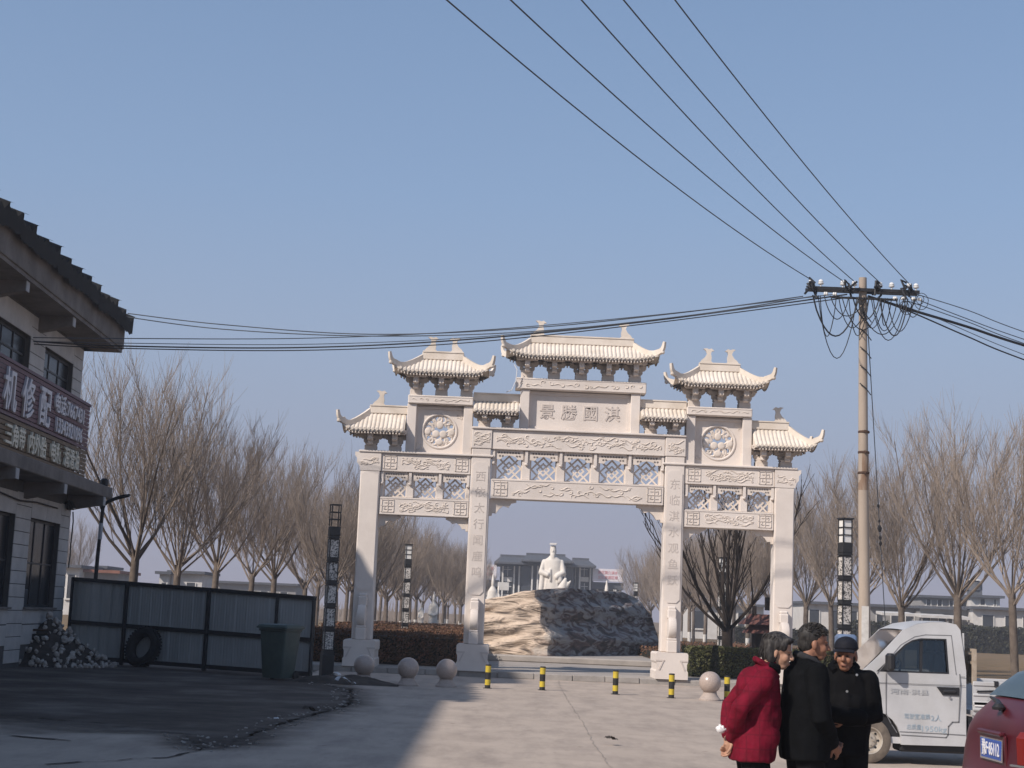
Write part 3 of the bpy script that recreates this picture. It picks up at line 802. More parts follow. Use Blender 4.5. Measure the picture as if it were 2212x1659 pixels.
# unseen blocks added above the eave for the shadow they cast
g = MB(); g.box((9.2, -2.3, 10.3), (5.4, 2.6, 4.2), ch=.02); g.build('shadow_block', m_wall, shop)
g = MB(); g.box((12.2, -1.6, 9.6), (4.6, 2.2, 1.8), ch=.02); g.build('low_shadow_block', m_wall, shop)
# downpipe, floodlight, loose cables
g = MB(); g.tube([(-.06, .05, 3.85), (-.09, .07, 3.6), (-.07, .06, 3.0), (-.09, .06, 2.7), (-.06, .05, 2.4)], .018, 6); g.build('cable', m_frame, shop)
g = MB()
pts = [(11, .06, 3.80), (9.5, .06, 3.86), (8, .06, 3.82), (6.6, .06, 3.85), (5.0, .06, 3.78), (3.6, .06, 3.84), (1.6, .06, 3.83)]
g.tube(pts, .02, 5); g.build('cable', m_frame, shop)
g = MB(); g.box((.62, .16, 3.98), (.30, .10, .24), (0.5, 0, 0), ch=.01); g.box((.62, .05, 4.02), (.06, .2, .06))
fl = g.build('floodlight', m_frame, shop); g = MB(); g.box((.62, .218, 3.955), (.25, .006, .19), (.5, 0, 0)); g.build('lens', flat('flood_lens', (.65, .66, .66), .3), fl)
g = MB(); g.box((-.30, .75, 4.66), (.20, .20, .22), ch=.05); g.box((-.30, .75, 4.56), (.1, .1, .06)); g.build('alarm_siren', m_frame, shop)

# lower house adjoining the shop, outside the frame; its eave shades the road
nb = thing('neighbour_house', 'plain rendered house adjoining the near end of the repair shop', 'building', shop.matrix_basis @ Vector((T1 + .1, -.2, 0)), SHOP_ROT - .024)
g = MB(); g.box((12, -4.6, 4.1), (24, 9, 8.2)); g.build('wall', m_render, nb)
g = MB(); g.box((12, -4.2, 8.45), (24.6, 10.6, .5)); g.build('roof', m_darkroof, nb)
for k in range(5):
    for z0 in (1.2, 5.2):
        g = MB(); g.box((2.6 + 4.6 * k, -.08, z0 + .8), (2.0, .2, 1.6)); wn = g.build('window', m_frame, nb); g = MB(); g.box((2.6 + 4.6 * k, .024, z0 + .8), (1.8, .012, 1.4)); g.build('pane', m_pane, wn)
# ------------------------------------------------------------------ sign on the canopy
m_slatp = mat('purple_slat', (0.150, 0.075, 0.095), (0.11, 0.058, 0.072), scale=3, rough=.55, spec=.4)
m_slaty = mat('brown_slat', (0.155, 0.105, 0.060), (0.115, 0.078, 0.045), scale=3, rough=.55, spec=.4)
m_letter = flat('sign_letter', (.62, .60, .62), .5)
m_letter2 = flat('sign_letter_cream', (.66, .62, .50), .5)
sign = thing('shop_sign', 'long slatted shop sign in purple and brown with pale raised lettering', 'sign', (-11.32, 41.0, 0), SHOP_ROT)
S0, S1, SY = -.25, 12.5, .22
nsl = 19; dz = (6.62 - 4.62) / nsl
for i in range(nsl):
    z = 4.62 + dz * (i + .5); yel = z < 5.50
    t = MB(); w_ = dz * .80
    t.box(((S0 + S1) / 2, SY, z), (S1 - S0, .03, w_), (-.12, 0, 0))
    t.build('slat', m_slaty if yel else m_slatp, sign)
for x in (S0 + .5, 1.2, 3.6, 6.0, 8.4, 10.8, 12.2):
    t = MB(); t.box((x, SY - .05, 5.62), (.05, .05, 2.0)); t.build('upright', m_frame, sign)
t = MB(); t.box(((S0 + S1) / 2, SY + .012, 6.655), (S1 - S0, .07, .07)); t.box(((S0 + S1) / 2, SY + .012, 5.50), (S1 - S0, .045, .05)); t.box(((S0 + S1) / 2, SY + .012, 4.585), (S1 - S0, .07, .06)); t.build('trim', m_slatp, sign)
def letter(ch, tc_, z, sx, sz, m, bold=.0):
    # text advances towards smaller local x, so face it out along +y
    put('letter', text_mesh(ch, 1.0, .05, m, bold), sign, (tc_, SY + .045, z), (PI / 2, 0, PI), (sx, sz, 1))
for ch, tc_ in (('配', 4.35), ('修', 5.82), ('机', 7.28), ('农', 8.75)): letter(ch, tc_, 5.96, 1.02, .98, m_letter, .012)
letter('电话:7667431', 1.98, 6.24, .54, .50, m_letter, .018)
letter('13343921096', 1.95, 5.74, .50, .50, m_letter, .018)
for ch, tc_ in (('三角带', 6.60), ('内外胎', 4.75), ('电瓶', 3.05), ('润滑油', 1.45)): letter(ch, tc_, 5.05, .52, .52, m_letter2, .016)
# ------------------------------------------------------------------ sheet-metal hoarding
m_sheet = mat('hoarding_sheet', (0.46, 0.475, 0.465), (0.36, 0.375, 0.37), scale=1.2, rough=.55, bump=.06, bscale=5, metal=.1, stretch=(1, 1, .35), detail=7)
m_rail = mat('hoarding_rail', (0.028, 0.032, 0.035), (0.018, 0.02, 0.022), scale=5, rough=.6)
fa, fb = Vector((-11.3, 41.75, 0)), Vector((-4.38, 37.35, 0))
fl_ = (fb - fa).length; frot = math.atan2(fb.y - fa.y, fb.x - fa.x)
fence = thing('metal_fence', 'low grey-green sheet metal hoarding with dark posts beside the shop', 'fence', fa, frot)
def ftop(x): return 2.17 - .27 * x / fl_
def sheet_panel(w_, h_):
    g = MB(); n = 8; prof = []
    for i in range(n + 1):
        u = i / n; prof.append((u * w_, -.012 if i in (0, n) else (.006 if i % 2 else .0)))
    g.grid(lambda u, v: (prof[round(u * n)][0], prof[round(u * n)][1], v * h_), n, 1)
    return g.mesh('sheet', m_sheet)
posts = [0, 2.03, 4.85, 7.05, fl_]
random.seed(4)
pw = .345
n = int(fl_ / pw); pw = fl_ / n
for i in range(n):
    x = pw * i; h_ = ftop(x + pw) - .16
    put('sheet', sheet_panel(pw + .02, h_), fence, (x - .01, random.uniform(-.006, .006), .12), (random.uniform(-.008, .008), 0, 0))
for i, x in enumerate(posts):
    g = MB(); t = .10 if i in (1, 2) else .06; yy = -.05
    g.box((min(max(x, t / 2), fl_ - t / 2), yy, ftop(x) / 2), (t, .07, ftop(x) - .01), ch=.008); g.build('post', m_rail, fence)
for f_, hh in ((1.0, .10), (.47, .10), (.055, .10)):
    g = MB(); g.sweep([(0, -.02, ftop(0) * f_ + (.0 if f_ < 1 else -.04)), (fl_, -.02, ftop(fl_) * f_ + (.0 if f_ < 1 else -.04))], .065, hh, (0, 1, 0)); g.build('rail', m_rail, fence)

# ------------------------------------------------------------------ tyre leaning on the hoarding
m_rubber = mat('old_rubber', (0.028, 0.028, 0.028), (0.016, 0.016, 0.016), scale=7, rough=.85, bump=.3, bscale=30)
p = grd(306, 1441)
g = MB()
prof = []
RO, RI, W_ = .50, .28, .17
for k in range(14):
    a = 2 * PI * k / 14
    prof.append(((RO + RI) / 2 + (RO - RI) / 2 * math.copysign(abs(math.cos(a)) ** .7, math.cos(a)), W_ * math.copysign(abs(math.sin(a)) ** .6, math.sin(a)) * .75))
g.grid(lambda u, v: (prof[round(v * 14) % 14][0] * math.cos(u * 2 * PI), prof[round(v * 14) % 14][1], prof[round(v * 14) % 14][0] * math.sin(u * 2 * PI)), 40, 14, True)
ty = g.build('tyre', m_rubber, None, (p.x, p.y - .0, RO - .01), (-.28, 0, frot + .05), smooth=50)
tag(ty, 'big worn black tyre leaning against the metal hoarding', 'tyre')
for k in range(36):
    a = 2 * PI * k / 36
    t = MB(); t.box((RO * math.cos(a), 0, RO * math.sin(a)), (.022, W_ * 1.25, .045), (0, -a, 0)); t.build('tread_block', m_rubber, ty)

# ------------------------------------------------------------------ wheelie bin
m_bin = mat('green_plastic', (0.055, 0.085, 0.075), (0.04, 0.065, 0.058), scale=4, rough=.5, spec=.4)
p = grd(600, 1469)
wb = thing('wheelie_bin', 'dark green wheelie bin with closed lid in front of the hoarding', 'bin', (p.x, p.y, 0), frot + .12)
wb.scale = (.86, .86, 1.0)
g = MB()
def ring(w_, d_, z, r=.05):
    out = []
    for (sx_, sy_, a0) in ((1, 1, 0), (-1, 1, 90), (-1, -1, 180), (1, -1, 270)):
        for k in range(4):
            a = R(a0 + k * 30); out.append((sx_ * (w_ / 2 - r) + r * math.cos(a), sy_ * (d_ / 2 - r) + r * math.sin(a), z))
    return out
def loft(g, rings, close=True):
    n = len(rings[0]); vs = [q for r_ in rings for q in r_]; fs = []
    for i in range(len(rings) - 1):
        for k in range(n): fs.append((i * n + k, i * n + (k + 1) % n, (i + 1) * n + (k + 1) % n, (i + 1) * n + k))
    if close: fs.append(tuple(range(n - 1, -1, -1))); fs.append(tuple((len(rings) - 1) * n + k for k in range(n)))
    g.add(vs, fs)
loft(g, [ring(.62, .58, .05), ring(.64, .60, .10), ring(.80, .76, 1.08), ring(.86, .82, 1.09), ring(.86, .82, 1.14)])
g.build('tub', m_bin, wb, smooth=35)
g = MB(); loft(g, [ring(.96, .92, 1.145), ring(.96, .92, 1.18), ring(.88, .84, 1.225), ring(.6, .5, 1.25)]); lid = g.build('lid', m_bin, wb, smooth=35)
g = MB(); g.tube([(-.36, .47, 1.13), (.36, .47, 1.13)], .02, 8); g.build('handle', m_bin, wb)
for s in (-1, 1):
    g = MB(); g.lathe([(.04, -.03), (.10, -.03), (.10, .03), (.04, .03)], 16, (s * .36, .28, .10), 'x'); g.build('wheel', m_rubber, wb, smooth=40)

# ------------------------------------------------------------------ black lamp post with a bent arm behind the hoarding
m_black = mat('black_paint', (0.022, 0.022, 0.024), (0.015, 0.015, 0.016), scale=8, rough=.55, spec=.4)
sl0 = at(206, 1255, 43.2)
lampp = thing('street_lamp', 'thin leaning black lamp post with a bent arm and pale band', 'street lamp', (sl0.x - .18, 43.2, 0))
def lp(u, v): q = at(u, v, 43.2); return (q.x - sl0.x + .18, 0, q.z)
g = MB(); g.tube([(0, 0, 0), lp(206, 1255), lp(212, 1190), lp(222, 1100)], [.06, .055, .052, .05], 10); g.tube([lp(222, 1102), lp(224, 1085), lp(232, 1075), lp(250, 1070), lp(278, 1071)] if 0 else [lp(221, 1102), lp(225, 1090), lp(234, 1083), lp(252, 1076), lp(279, 1070)], [.05, .05, .05, .05, .045], 8); g.tube([lp(221, 1102), lp(217, 1090), lp(214, 1082)], .04, 8)
g.build('post', m_black, lampp, smooth=50)
g = MB(); g.tube([lp(215.5, 1165), lp(218.5, 1130)], .058, 10); g.build('pale_band', flat('band_grey', (.35, .38, .42), .5), lampp, smooth=50)
q0, q1 = Vector(lp(256, 1074)), Vector(lp(281, 1069))
g = MB(); g.sweep([q0, (q0 + q1) / 2, q1], [.12, .16, .10], [.06, .07, .05]); g.build('lamp_head', m_black, lampp)

# ------------------------------------------------------------------ rubble heap and scrap by the shop wall
m_brick = mat('broken_brick', (0.50, 0.46, 0.42), (0.26, 0.22, 0.19), scale=9, rough=.95, bump=.4, bscale=25)
m_soil = mat('spoil_heap', (0.075, 0.062, 0.052), (0.04, 0.034, 0.03), scale=4, rough=1, bump=.5, bscale=12)
hx, hy = -11.05, 38.9
heap = thing('rubble_heap', 'heap of broken pale rubble piled at the corner of the shop', 'rubble', (hx, hy, 0))
def hz_(r, a): return 1.15 * max(0, 1 - r / (1.45 + .25 * math.sin(3 * a))) ** 1.05
g = MB(); g.grid(lambda u, v: ((1.75 * v) * math.cos(u * 2 * PI) * 1.0, (1.75 * v) * math.sin(u * 2 * PI), hz_(1.75 * v, u * 2 * PI) + .05 * noise.noise(Vector((u * 9, v * 6, 0))) - .03), 28, 8, True)
g.build('mound', m_soil, heap, smooth=60)
random.seed(17)
stones = []
for k in range(4):
    bm = bmesh.new(); bmesh.ops.create_icosphere(bm, subdivisions=1, radius=.5)
    for v in bm.verts: v.co *= random.uniform(.7, 1.15); v.co.z *= .7
    t = MB(); bm.verts.index_update(); t.add([v.co.copy() for v in bm.verts], [[v.index for v in f.verts] for f in bm.faces]); bm.free(); stones.append(t.mesh('rubble_stone', m_brick))
for k in range(190):
    a = random.uniform(-2.7, .6); r = 1.7 * math.sqrt(random.random()); s = random.uniform(.07, .21) * (1.15 - .3 * r / 1.7)
    put('rubble_stone', stones[k % 4], heap, (r * math.cos(a), r * math.sin(a), hz_(r, a) + s * .25), (random.random() * 3, random.random() * 3, random.random() * 3), (s, s, s))
m_cab = mat('white_enamel', (.50, .51, .52), (.42, .43, .44), scale=3, rough=.4)
p0 = at(0, 1375, 37.2)
cab = thing('metal_cabinet', 'old white enamel cabinet with a dark side standing at the shop wall', 'cabinet', (-12.42, 37.2, 0), .05)
g = MB(); g.box((.45, .35, .92), (1.35, .75, 1.75), ch=.02); g.build('carcass', mat('dark_steel_blue', (.035, .04, .05), rough=.5), cab)
g = MB(); g.box((.34, -.035, .94), (1.10, .03, 1.68), ch=.01); d_ = g.build('door', m_cab, cab); g = MB(); g.box((.80, -.06, 1.0), (.03, .03, .22)); g.build('handle', m_frame, d_)
g = MB(); g.box((.45, .35, .03), (1.2, .6, .08)); g.build('foot', m_frame, cab)
g = MB(); g.tube([(.95, .2, 1.75), (.95, .2, 2.35), (.80, .2, 2.55)], .05, 8); g.build('flue_pipe', m_rubber, cab, smooth=40)
# tipped seat frame and a dark sack beside the heap
fr0 = grd(75, 1438)
chf = thing('seat_frame', 'rusty dark tubular seat frame dumped before the rubble heap', 'scrap', (fr0.x - .05, fr0.y, 0), .2)
m_rust = mat('rusty_tube', (.07, .04, .028), (.04, .024, .018), scale=8, rough=.8)
g = MB(); g.tube([(-.30, 0, .05), (-.32, .05, .75), (-.28, .06, .84), (.28, .06, .84), (.32, .05, .75), (.30, 0, .05)], .028, 8); g.build('back_frame', m_rust, chf, smooth=50)
g = MB(); g.box((0, .06, .50), (.50, .05, .50), (.1, 0, 0), ch=.02); g.build('back_pad', m_rubber, chf)
g = MB(); g.tube([(-.30, -.02, .10), (-.30, -.45, .16), (.30, -.45, .16), (.30, -.02, .10)], .026, 8); g.build('seat_rail', m_rust, chf, smooth=50)
g = MB(); g.grid(lambda u, v: tuple(Vector((.42 * math.sin(v * PI) * math.cos(u * 2 * PI), .36 * math.sin(v * PI) * math.sin(u * 2 * PI), .38 - .38 * math.cos(v * PI))) * (1 + .14 * noise.noise(Vector((u * 6, v * 5, 2))))), 20, 10, True)
q = grd(28, 1436); sk = g.build('waste_sack', mat('dark_sack', (.045, .03, .03), (.025, .018, .018), scale=6, rough=.7), None, (q.x, q.y, 0), smooth=60); tag(sk, 'dark bulging waste sack lying beside the rubble heap', 'sack')
g = MB(); g.grid(lambda u, v: tuple(Vector((.14 * math.sin(v * PI) * math.cos(u * 2 * PI), .10 * math.sin(v * PI) * math.sin(u * 2 * PI), .11 - .11 * math.cos(v * PI))) * (1 + .3 * noise.noise(Vector((u * 7, v * 5, 4))))), 12, 8, True)
q = grd(28, 1402); pb = g.build('plastic_bag', flat('bag_white', (.6, .6, .6), .5), None, (q.x + .3, fr0.y - .35, .70), smooth=60); tag(pb, 'crumpled white plastic bag lying on top of the dark sack', 'bag')
pb.location = (sk.location.x + .08, sk.location.y - .12, .70)
# ------------------------------------------------------------------ stone balls
m_granite = mat('polished_granite', (0.47, 0.385, 0.33), (0.34, 0.27, 0.235), scale=55, rough=.28, spec=.5, detail=2)
m_granbase = mat('granite_base', (0.44, 0.37, 0.32), (0.34, 0.28, 0.245), scale=40, rough=.7, detail=3)
def stone_ball(label, x, y):
    t = thing('stone_ball', label, 'bollard', (x, y, 0), random.random() * 3, 'polished stone balls before the gate')
    g = MB(); g.lathe([(.24, 0), (.24, .03), (.21, .06), (.165, .12), (.15, .165), (.16, .18)], 32); g.build('base', m_granbase, t, smooth=40)
    g = MB(); g.lathe([(.24 * math.sin(a * PI / 24), .385 - .24 * math.cos(a * PI / 24)) for a in range(1, 24)], 40); g.build('ball', m_granite, t, smooth=60)
    return t
for u, v, lb in ((785, 1474, 'stone ball half sunk in swept dirt, nearest the sheet metal hoarding'), (880, 1481, 'middle stone ball of the three on the shaded left side'), (963, 1484, 'shaded stone ball with a dark chip, nearest the gate opening'), (1533, 1513, 'sunlit pink stone ball beside the woman in red')):
    q = grd(u, v); stone_ball(lb, q.x, q.y)
g = MB(); g.box((0, 0, 0), (.05, .01, .06), ch=.01); q = grd(963, 1484)
# swept dirt and paper round the first ball
g = MB(); q = grd(770, 1478); random.seed(8)
g.grid(lambda u, v: (q.x - .35 + 2.6 * (u - .5), q.y + .15 + 1.2 * (v - .5), max(-.01, (.16 + .10 * noise.noise(Vector((u * 9, v * 6, 1)))) * max(0, 1 - ((2 * u - 1) ** 2 + (2 * v - 1) ** 2)))), 36, 18)
tag(g.build('dirt_heap', m_soil, smooth=60), 'low swept heap of dirt and leaves at the foot of the left stone ball', None, None, 'stuff')
def scrap(label, u, v, s, m, seed):
    q = grd(u, v); rnd = random.Random(seed)
    g = MB(); g.grid(lambda a, b: (s * (a - .5), s * .7 * (b - .5), .03 + s * .25 * abs(noise.noise(Vector((a * 3 + seed, b * 3, 0)))) + s * .15 * math.sin(a * 5)), 6, 5)
    return tag(g.build('litter_scrap', m, None, (q.x, q.y, .06), (0, 0, rnd.random() * 3), smooth=60), label, 'litter')
m_paper = flat('paper', (.62, .62, .62), .8)
scrap('white scrap of paper on the dirt beside the left stone ball', 745, 1480, .42, m_paper, 1)
scrap('small grey scrap near the foot of the dark lamp pillar', 722, 1466, .3, m_paper, 2)
scrap('dark leaf scrap on the sunlit concrete before the gate', 1320, 1610, .16, m_soil, 3)
scrap('dark scrap on the earth yard near its ragged edge', 670, 1545, .22, m_soil, 4)
scrap('tiny pale scrap on the earth near the ragged edge', 595, 1567, .10, m_paper, 5)

# ------------------------------------------------------------------ striped bollards
m_yel = mat('bollard_yellow', (0.62, 0.47, 0.045), (0.50, 0.37, 0.04), scale=9, rough=.5)
m_blk = mat('bollard_black', (0.03, 0.028, 0.026), (0.02, 0.02, 0.02), scale=9, rough=.55)
def bollard(label, u, v):
    q = grd(u, v); t = thing('striped_bollard', label, 'bollard', (q.x, q.y, 0), 0, 'yellow and black bollards across the gate')
    b = [('black_band', 0, .075), ('yellow_band', .075, .20), ('black_band', .20, .36), ('yellow_band', .36, .505), ('black_band', .505, .535)]
    for nm, z0, z1 in b:
        g = MB(); g.lathe([(.064, z0), (.064, z1)] if z1 < .52 else [(.066, z0), (.066, z1 - .01), (.055, z1)], 18); g.build(nm, m_yel if nm[0] == 'y' else m_blk, t, smooth=40)
    g = MB(); g.lathe([(.10, 0), (.10, .012)], 18); g.build('foot_plate', m_blk, t)
for u, v, lb in ((1053, 1487, 'shaded striped bollard by the second column from the left'), (1171, 1491, 'striped bollard standing left of the pavement joint, before the pale rock'), (1329, 1500, 'striped bollard before the dark right half of the carved rock'), (1450, 1508, 'striped bollard before the third column, left of the sunlit stone ball'), (1570, 1513, 'striped bollard partly hidden behind the woman in red')):
    bollard(lb, u, v)

# ------------------------------------------------------------------ square lamp pillars with pierced white panels
def scroll_mat():
    m = bpy.data.materials.new('pierced_scroll_panel'); m.use_nodes = True
    n = m.node_tree.nodes; L = m.node_tree.links; b = n['Principled BSDF']; b.inputs['Roughness'].default_value = .6
    geo = n.new('ShaderNodeNewGeometry'); t = n.new('ShaderNodeTexNoise'); t.inputs['Scale'].default_value = 13; t.inputs['Detail'].default_value = 2; t.inputs['Distortion'].default_value = 2.5
    L.new(geo.outputs['Position'], t.inputs['Vector'])
    r = n.new('ShaderNodeValToRGB'); r.color_ramp.elements[0].position = .44; r.color_ramp.elements[0].color = (.05, .048, .045, 1); r.color_ramp.elements[1].position = .50; r.color_ramp.elements[1].color = (.62, .58, .53, 1)
    L.new(t.outputs['Fac'], r.inputs[0]); L.new(r.outputs[0], b.inputs['Base Color'])
    return m
m_scroll = scroll_mat()
m_opal = mat('opal_lantern', (.80, .78, .74), (.72, .70, .66), scale=5, rough=.35)
def lamp_pillar(label, x, y, lit=True, rz=0.0):
    t = thing('lamp_pillar', label, 'street lamp', (x, y, 0), rz, 'square lamp pillars along the avenue')
    t.scale = (.76, .76, 1)
    W = .32
    g = MB(); g.box((0, 0, .28), (W + .06, W + .06, .56), ch=.015); g.box((0, 0, .60), (W + .02, W + .02, .08)); g.build('base', m_black, t)
    g = MB(); g.box((0, 0, 1.95), (W - .05, W - .05, 2.75)); g.build('core', m_black, t)
    z = .66
    for k in range(5):
        for a in range(4):
            g = MB(); g.prism([(-.158, z), (.158, z), (.158, z + .45), (-.158, z + .45)], -W / 2, -W / 2 + .03, 'y', [[(-.130, z + .02), (.130, z + .02), (.130, z + .43), (-.130, z + .43)]]); fr = g.build('panel_frame', m_black, t, (0, 0, 0), (0, 0, a * PI / 2))
            g = MB(); g.box((0, -W / 2 + .02, z + .225), (.262, .012, .412)); g.build('scroll_panel', m_scroll, fr)
        g = MB(); g.box((0, 0, z + .485), (W + .015, W + .015, .03)); g.box((0, 0, z + .525), (W - .02, W - .02, .05)); g.build('band', m_black, t)
        z += .545
    g = MB(); g.box((0, 0, 3.48), (W + .01, W + .01, .22), ch=.01); g.build('lantern_foot', m_black, t)
    z0, z1 = 3.60, 4.10
    if lit:
        g = MB(); g.box((0, 0, (z0 + z1) / 2), (W - .05, W - .05, z1 - z0)); g.build('lantern_shade', m_opal, t)
    for sx_ in (-1, 1):
        for sy_ in (-1, 1):
            g = MB(); g.box((sx_ * (W / 2 - .02), sy_ * (W / 2 - .02), (z0 + z1) / 2), (.03, .03, z1 - z0)); g.build('lantern_bar', m_black, t)
    for z in (z0 + .165, z0 + .335, z1 + .015):
        g = MB(); g.prism([(-W / 2, -W / 2), (W / 2, -W / 2), (W / 2, W / 2), (-W / 2, W / 2)], z - .012, z + .012, 'z', [[(-W / 2 + .03, -W / 2 + .03), (W / 2 - .03, -W / 2 + .03), (W / 2 - .03, W / 2 - .03), (-W / 2 + .03, W / 2 - .03)]]); g.build('lantern_hoop', m_black, t)
    if lit: g = MB(); g.box((0, 0, z1 + .035), (W + .06, W + .06, .03)); g.build('lantern_cap', m_black, t)
    return t
lamp_pillar('lamp pillar with an empty lantern frame at the right end of the hoarding', -4.12, 38.0, False, .35)
lamp_pillar('lamp pillar with a white lantern standing in the left hedge, seen through the left arch', -3.62, 59.5, True, .2)
lamp_pillar('lamp pillar just left of the concrete utility pole', 7.68, 35.7, True, .3)
lamp_pillar('lamp pillar behind the dark bare tree, seen through the right arch', 8.2, 59.5, True, .2)
lamp_pillar('lamp pillar beyond the right end of the carved rock', 8.75, 105, True, .2)
lamp_pillar('most distant lamp pillar showing just above the carved rock', 9.0, 128, True, .2)

# ------------------------------------------------------------------ utility pole
m_pole = mat('pole_concrete', (0.42, 0.35, 0.285), (0.33, 0.27, 0.215), scale=1.2, rough=.9, bump=.1, bscale=30, stretch=(1, 1, .25))
m_rustc = mat('pole_rust_clamp', (.10, .055, .035), (.05, .03, .022), scale=10, rough=.85)
m_cable = flat('black_cable', (.012, .013, .016), .6)
m_wire = flat('aluminium_wire', (.055, .065, .08), .6)
m_porc = flat('porcelain', (.72, .72, .70), .25)
PX, PY = 8.60, 38.0
pole = thing('utility_pole', 'tall concrete utility pole carrying a crowded crossarm of wires', 'utility pole', (PX, PY, 0))
g = MB(); g.tube([(.1, 0, -.3), (.0, 0, 5), (-.06, 0, 10.25)], [.150, .122, .095], 24); g.build('mast', m_pole, pole, smooth=40)
for z in (5.42, 5.92, 6.0 + .42):
    g = MB(); g.lathe([(.128, z - .03), (.140, z - .02), (.140, z + .02), (.128, z + .03)], 24, (.0, 0, 0)); g.box((.0, -.16, z), (.05, .05, .06)); g.build('pole_clamp', m_rustc, pole, smooth=40)
g = MB(); g.lathe([(.1235, 5.0), (.1215, 5.92)], 24); g.lathe([(.1325, 4.95), (.1345, 5.38)], 24) if 0 else None; g.build('rust_stain', mat('rust_stain', (.20, .125, .08), (.33, .26, .20), scale=3, rough=.9, stretch=(3, 3, .4)), pole, (0, 0, 0), smooth=40)
g = MB(); g.box((.04, -.139, 1.75), (.17, .012, .95)); g.build('paper_notice', mat('torn_notice', (.66, .64, .60), (.50, .48, .44), scale=6, rough=.9), pole)
for dy in (-.14, .14):
    g = MB(); g.box((-.07, dy, 9.92), (2.75, .06, .075)); g.build('crossarm', m_rustc if 0 else m_black, pole, (0, 0, 0), (0, -.0, 0))
g = MB(); g.box((-.05, -.15, 9.7), (1.6, .04, .05)); g.build('lower_crossarm', m_black, pole)
ins_x = [-1.36, -.58, -.30, .33, 1.05]
for x in ins_x + [.62, 1.22, -1.12]:
    g = MB(); g.lathe([(.02, 0), (.02, .05), (.06, .06), (.075, .09), (.05, .11), (.065, .13), (.04, .17), (.02, .18)], 14, (x, -.14, 9.955)); g.build('insulator', m_porc, pole, smooth=40)
for x in (-1.0, -.78, .7, .9, 1.15, 1.3):
    g = MB(); g.lathe([(.03, -.05), (.05, -.02), (.03, 0), (.05, .02), (.03, .05)], 12, (x, -.16, 9.78 - .04 * (x > 0)), 'x'); g.build('spool_insulator', m_porc, pole, smooth=40)
random.seed(31)
for x in (-1.38, -.42, .30, 1.02):
    g = MB()
    for k in range(7):
        a = Vector((x + random.uniform(-.1, .1), -.2 + random.uniform(-.1, .1), 10.0 + random.uniform(-.1, .14)))
        g.tube([a, a + Vector((random.uniform(-.15, .15), random.uniform(-.1, .1), random.uniform(-.15, .1))), a + Vector((random.uniform(-.1, .1), random.uniform(-.1, .1), random.uniform(-.3, 0)))], .028, 6)
    g.build('cable_knot', m_cable, pole)
# drooping jumper loops under the crossarm
def droop(x0, x1, dz, skew=0.0, r=.012, y=-.22, z0=9.72, z1=9.72):
    pts = []
    for i in range(13):
        t = i / 12; pts.append((x0 + (x1 - x0) * t, y + skew * math.sin(PI * t), z0 + (z1 - z0) * t - dz * math.sin(PI * t) ** (.75)))
    g = MB(); g.tube(pts, r, 6); g.build('jumper_cable', m_cable, pole, smooth=60)
for a in ((-1.33, -.2, 1.0, 0, .020), (-1.15, -.75, 1.0, .1), (-1.05, -.45, .6, -.1), (-1.2, -.25, 1.55, .0), (-.7, .05, .75, .15), (-.62, .35, .85, -.15), (-.45, .05, .95, .1), (-.35, .3, .55, 0, .016), (-.15, .45, .75, .1), (.1, .95, 1.05, 0), (.15, .75, .8, .1), (.3, 1.0, .95, -.1, .016), (.35, .6, .65, .2), (.5, 1.15, .8, .1), (-.25, .9, .95, -.2), (-.9, .0, .45, .2), (.7, 1.2, .3, .1), (.9, 1.35, .45, 0)): droop(*a)
for k in range(5):
    g = MB(); c = Vector((random.uniform(.6, 1.4), -.25, random.uniform(9.45, 9.75))); r_ = random.uniform(.08, .18)
    g.tube([c + Vector((r_ * math.cos(a * PI / 8), .02 * a / 8, r_ * 1.2 * math.sin(a * PI / 8))) for a in range(17)], .009, 5); g.build('cable_coil', m_cable, pole, smooth=60)
g = MB()
for k in range(5): g.tube([(-.14, -.13, 9.4 - .45 * k), (0, -.16, 9.28 - .45 * k), (.14, -.11, 9.12 - .45 * k)], .013, 5)
g.build('wrapped_cable', m_cable, pole)

# ------------------------------------------------------------------ overhead wires, each its own span
def span(name, label, a, b, sag, r, m, group, n=28):
    a, b = Vector(a), Vector(b); pts = []
    for i in range(n + 1):
        t = i / n; p_ = a.lerp(b, t); p_.z -= sag * 4 * t * (1 - t); pts.append(p_)
    g = MB(); g.tube(pts, r, 6); return tag(g.build(name, m, smooth=60), label, 'wire', group)
ords = ['leftmost', 'second', 'middle', 'fourth', 'rightmost']
ends = [(965, 0, 19.0), (1103, 0, 19.2), (1256, 0, 19.6), (1347, 0, 19.6), (1458, 0, 20.0)]
for i, (x, e) in enumerate(zip(ins_x, ends)):
    a = Vector((PX + x, PY - .14, 10.12)); q = at(*e)
    far = a + (q - a) * 2.05; far.z = q.z + .9
    # choose sag so that the span passes through q at its share of the length
    t = (q - a).xy.length / (far - a).xy.length; sag = (a.z + (far.z - a.z) * t - q.z) / (4 * t * (1 - t))
    span('power_wire', ords[i] + ' of the five thin wires climbing to the top edge from the pole', a, far, sag, .011, m_wire, 'wires from the pole over the road')
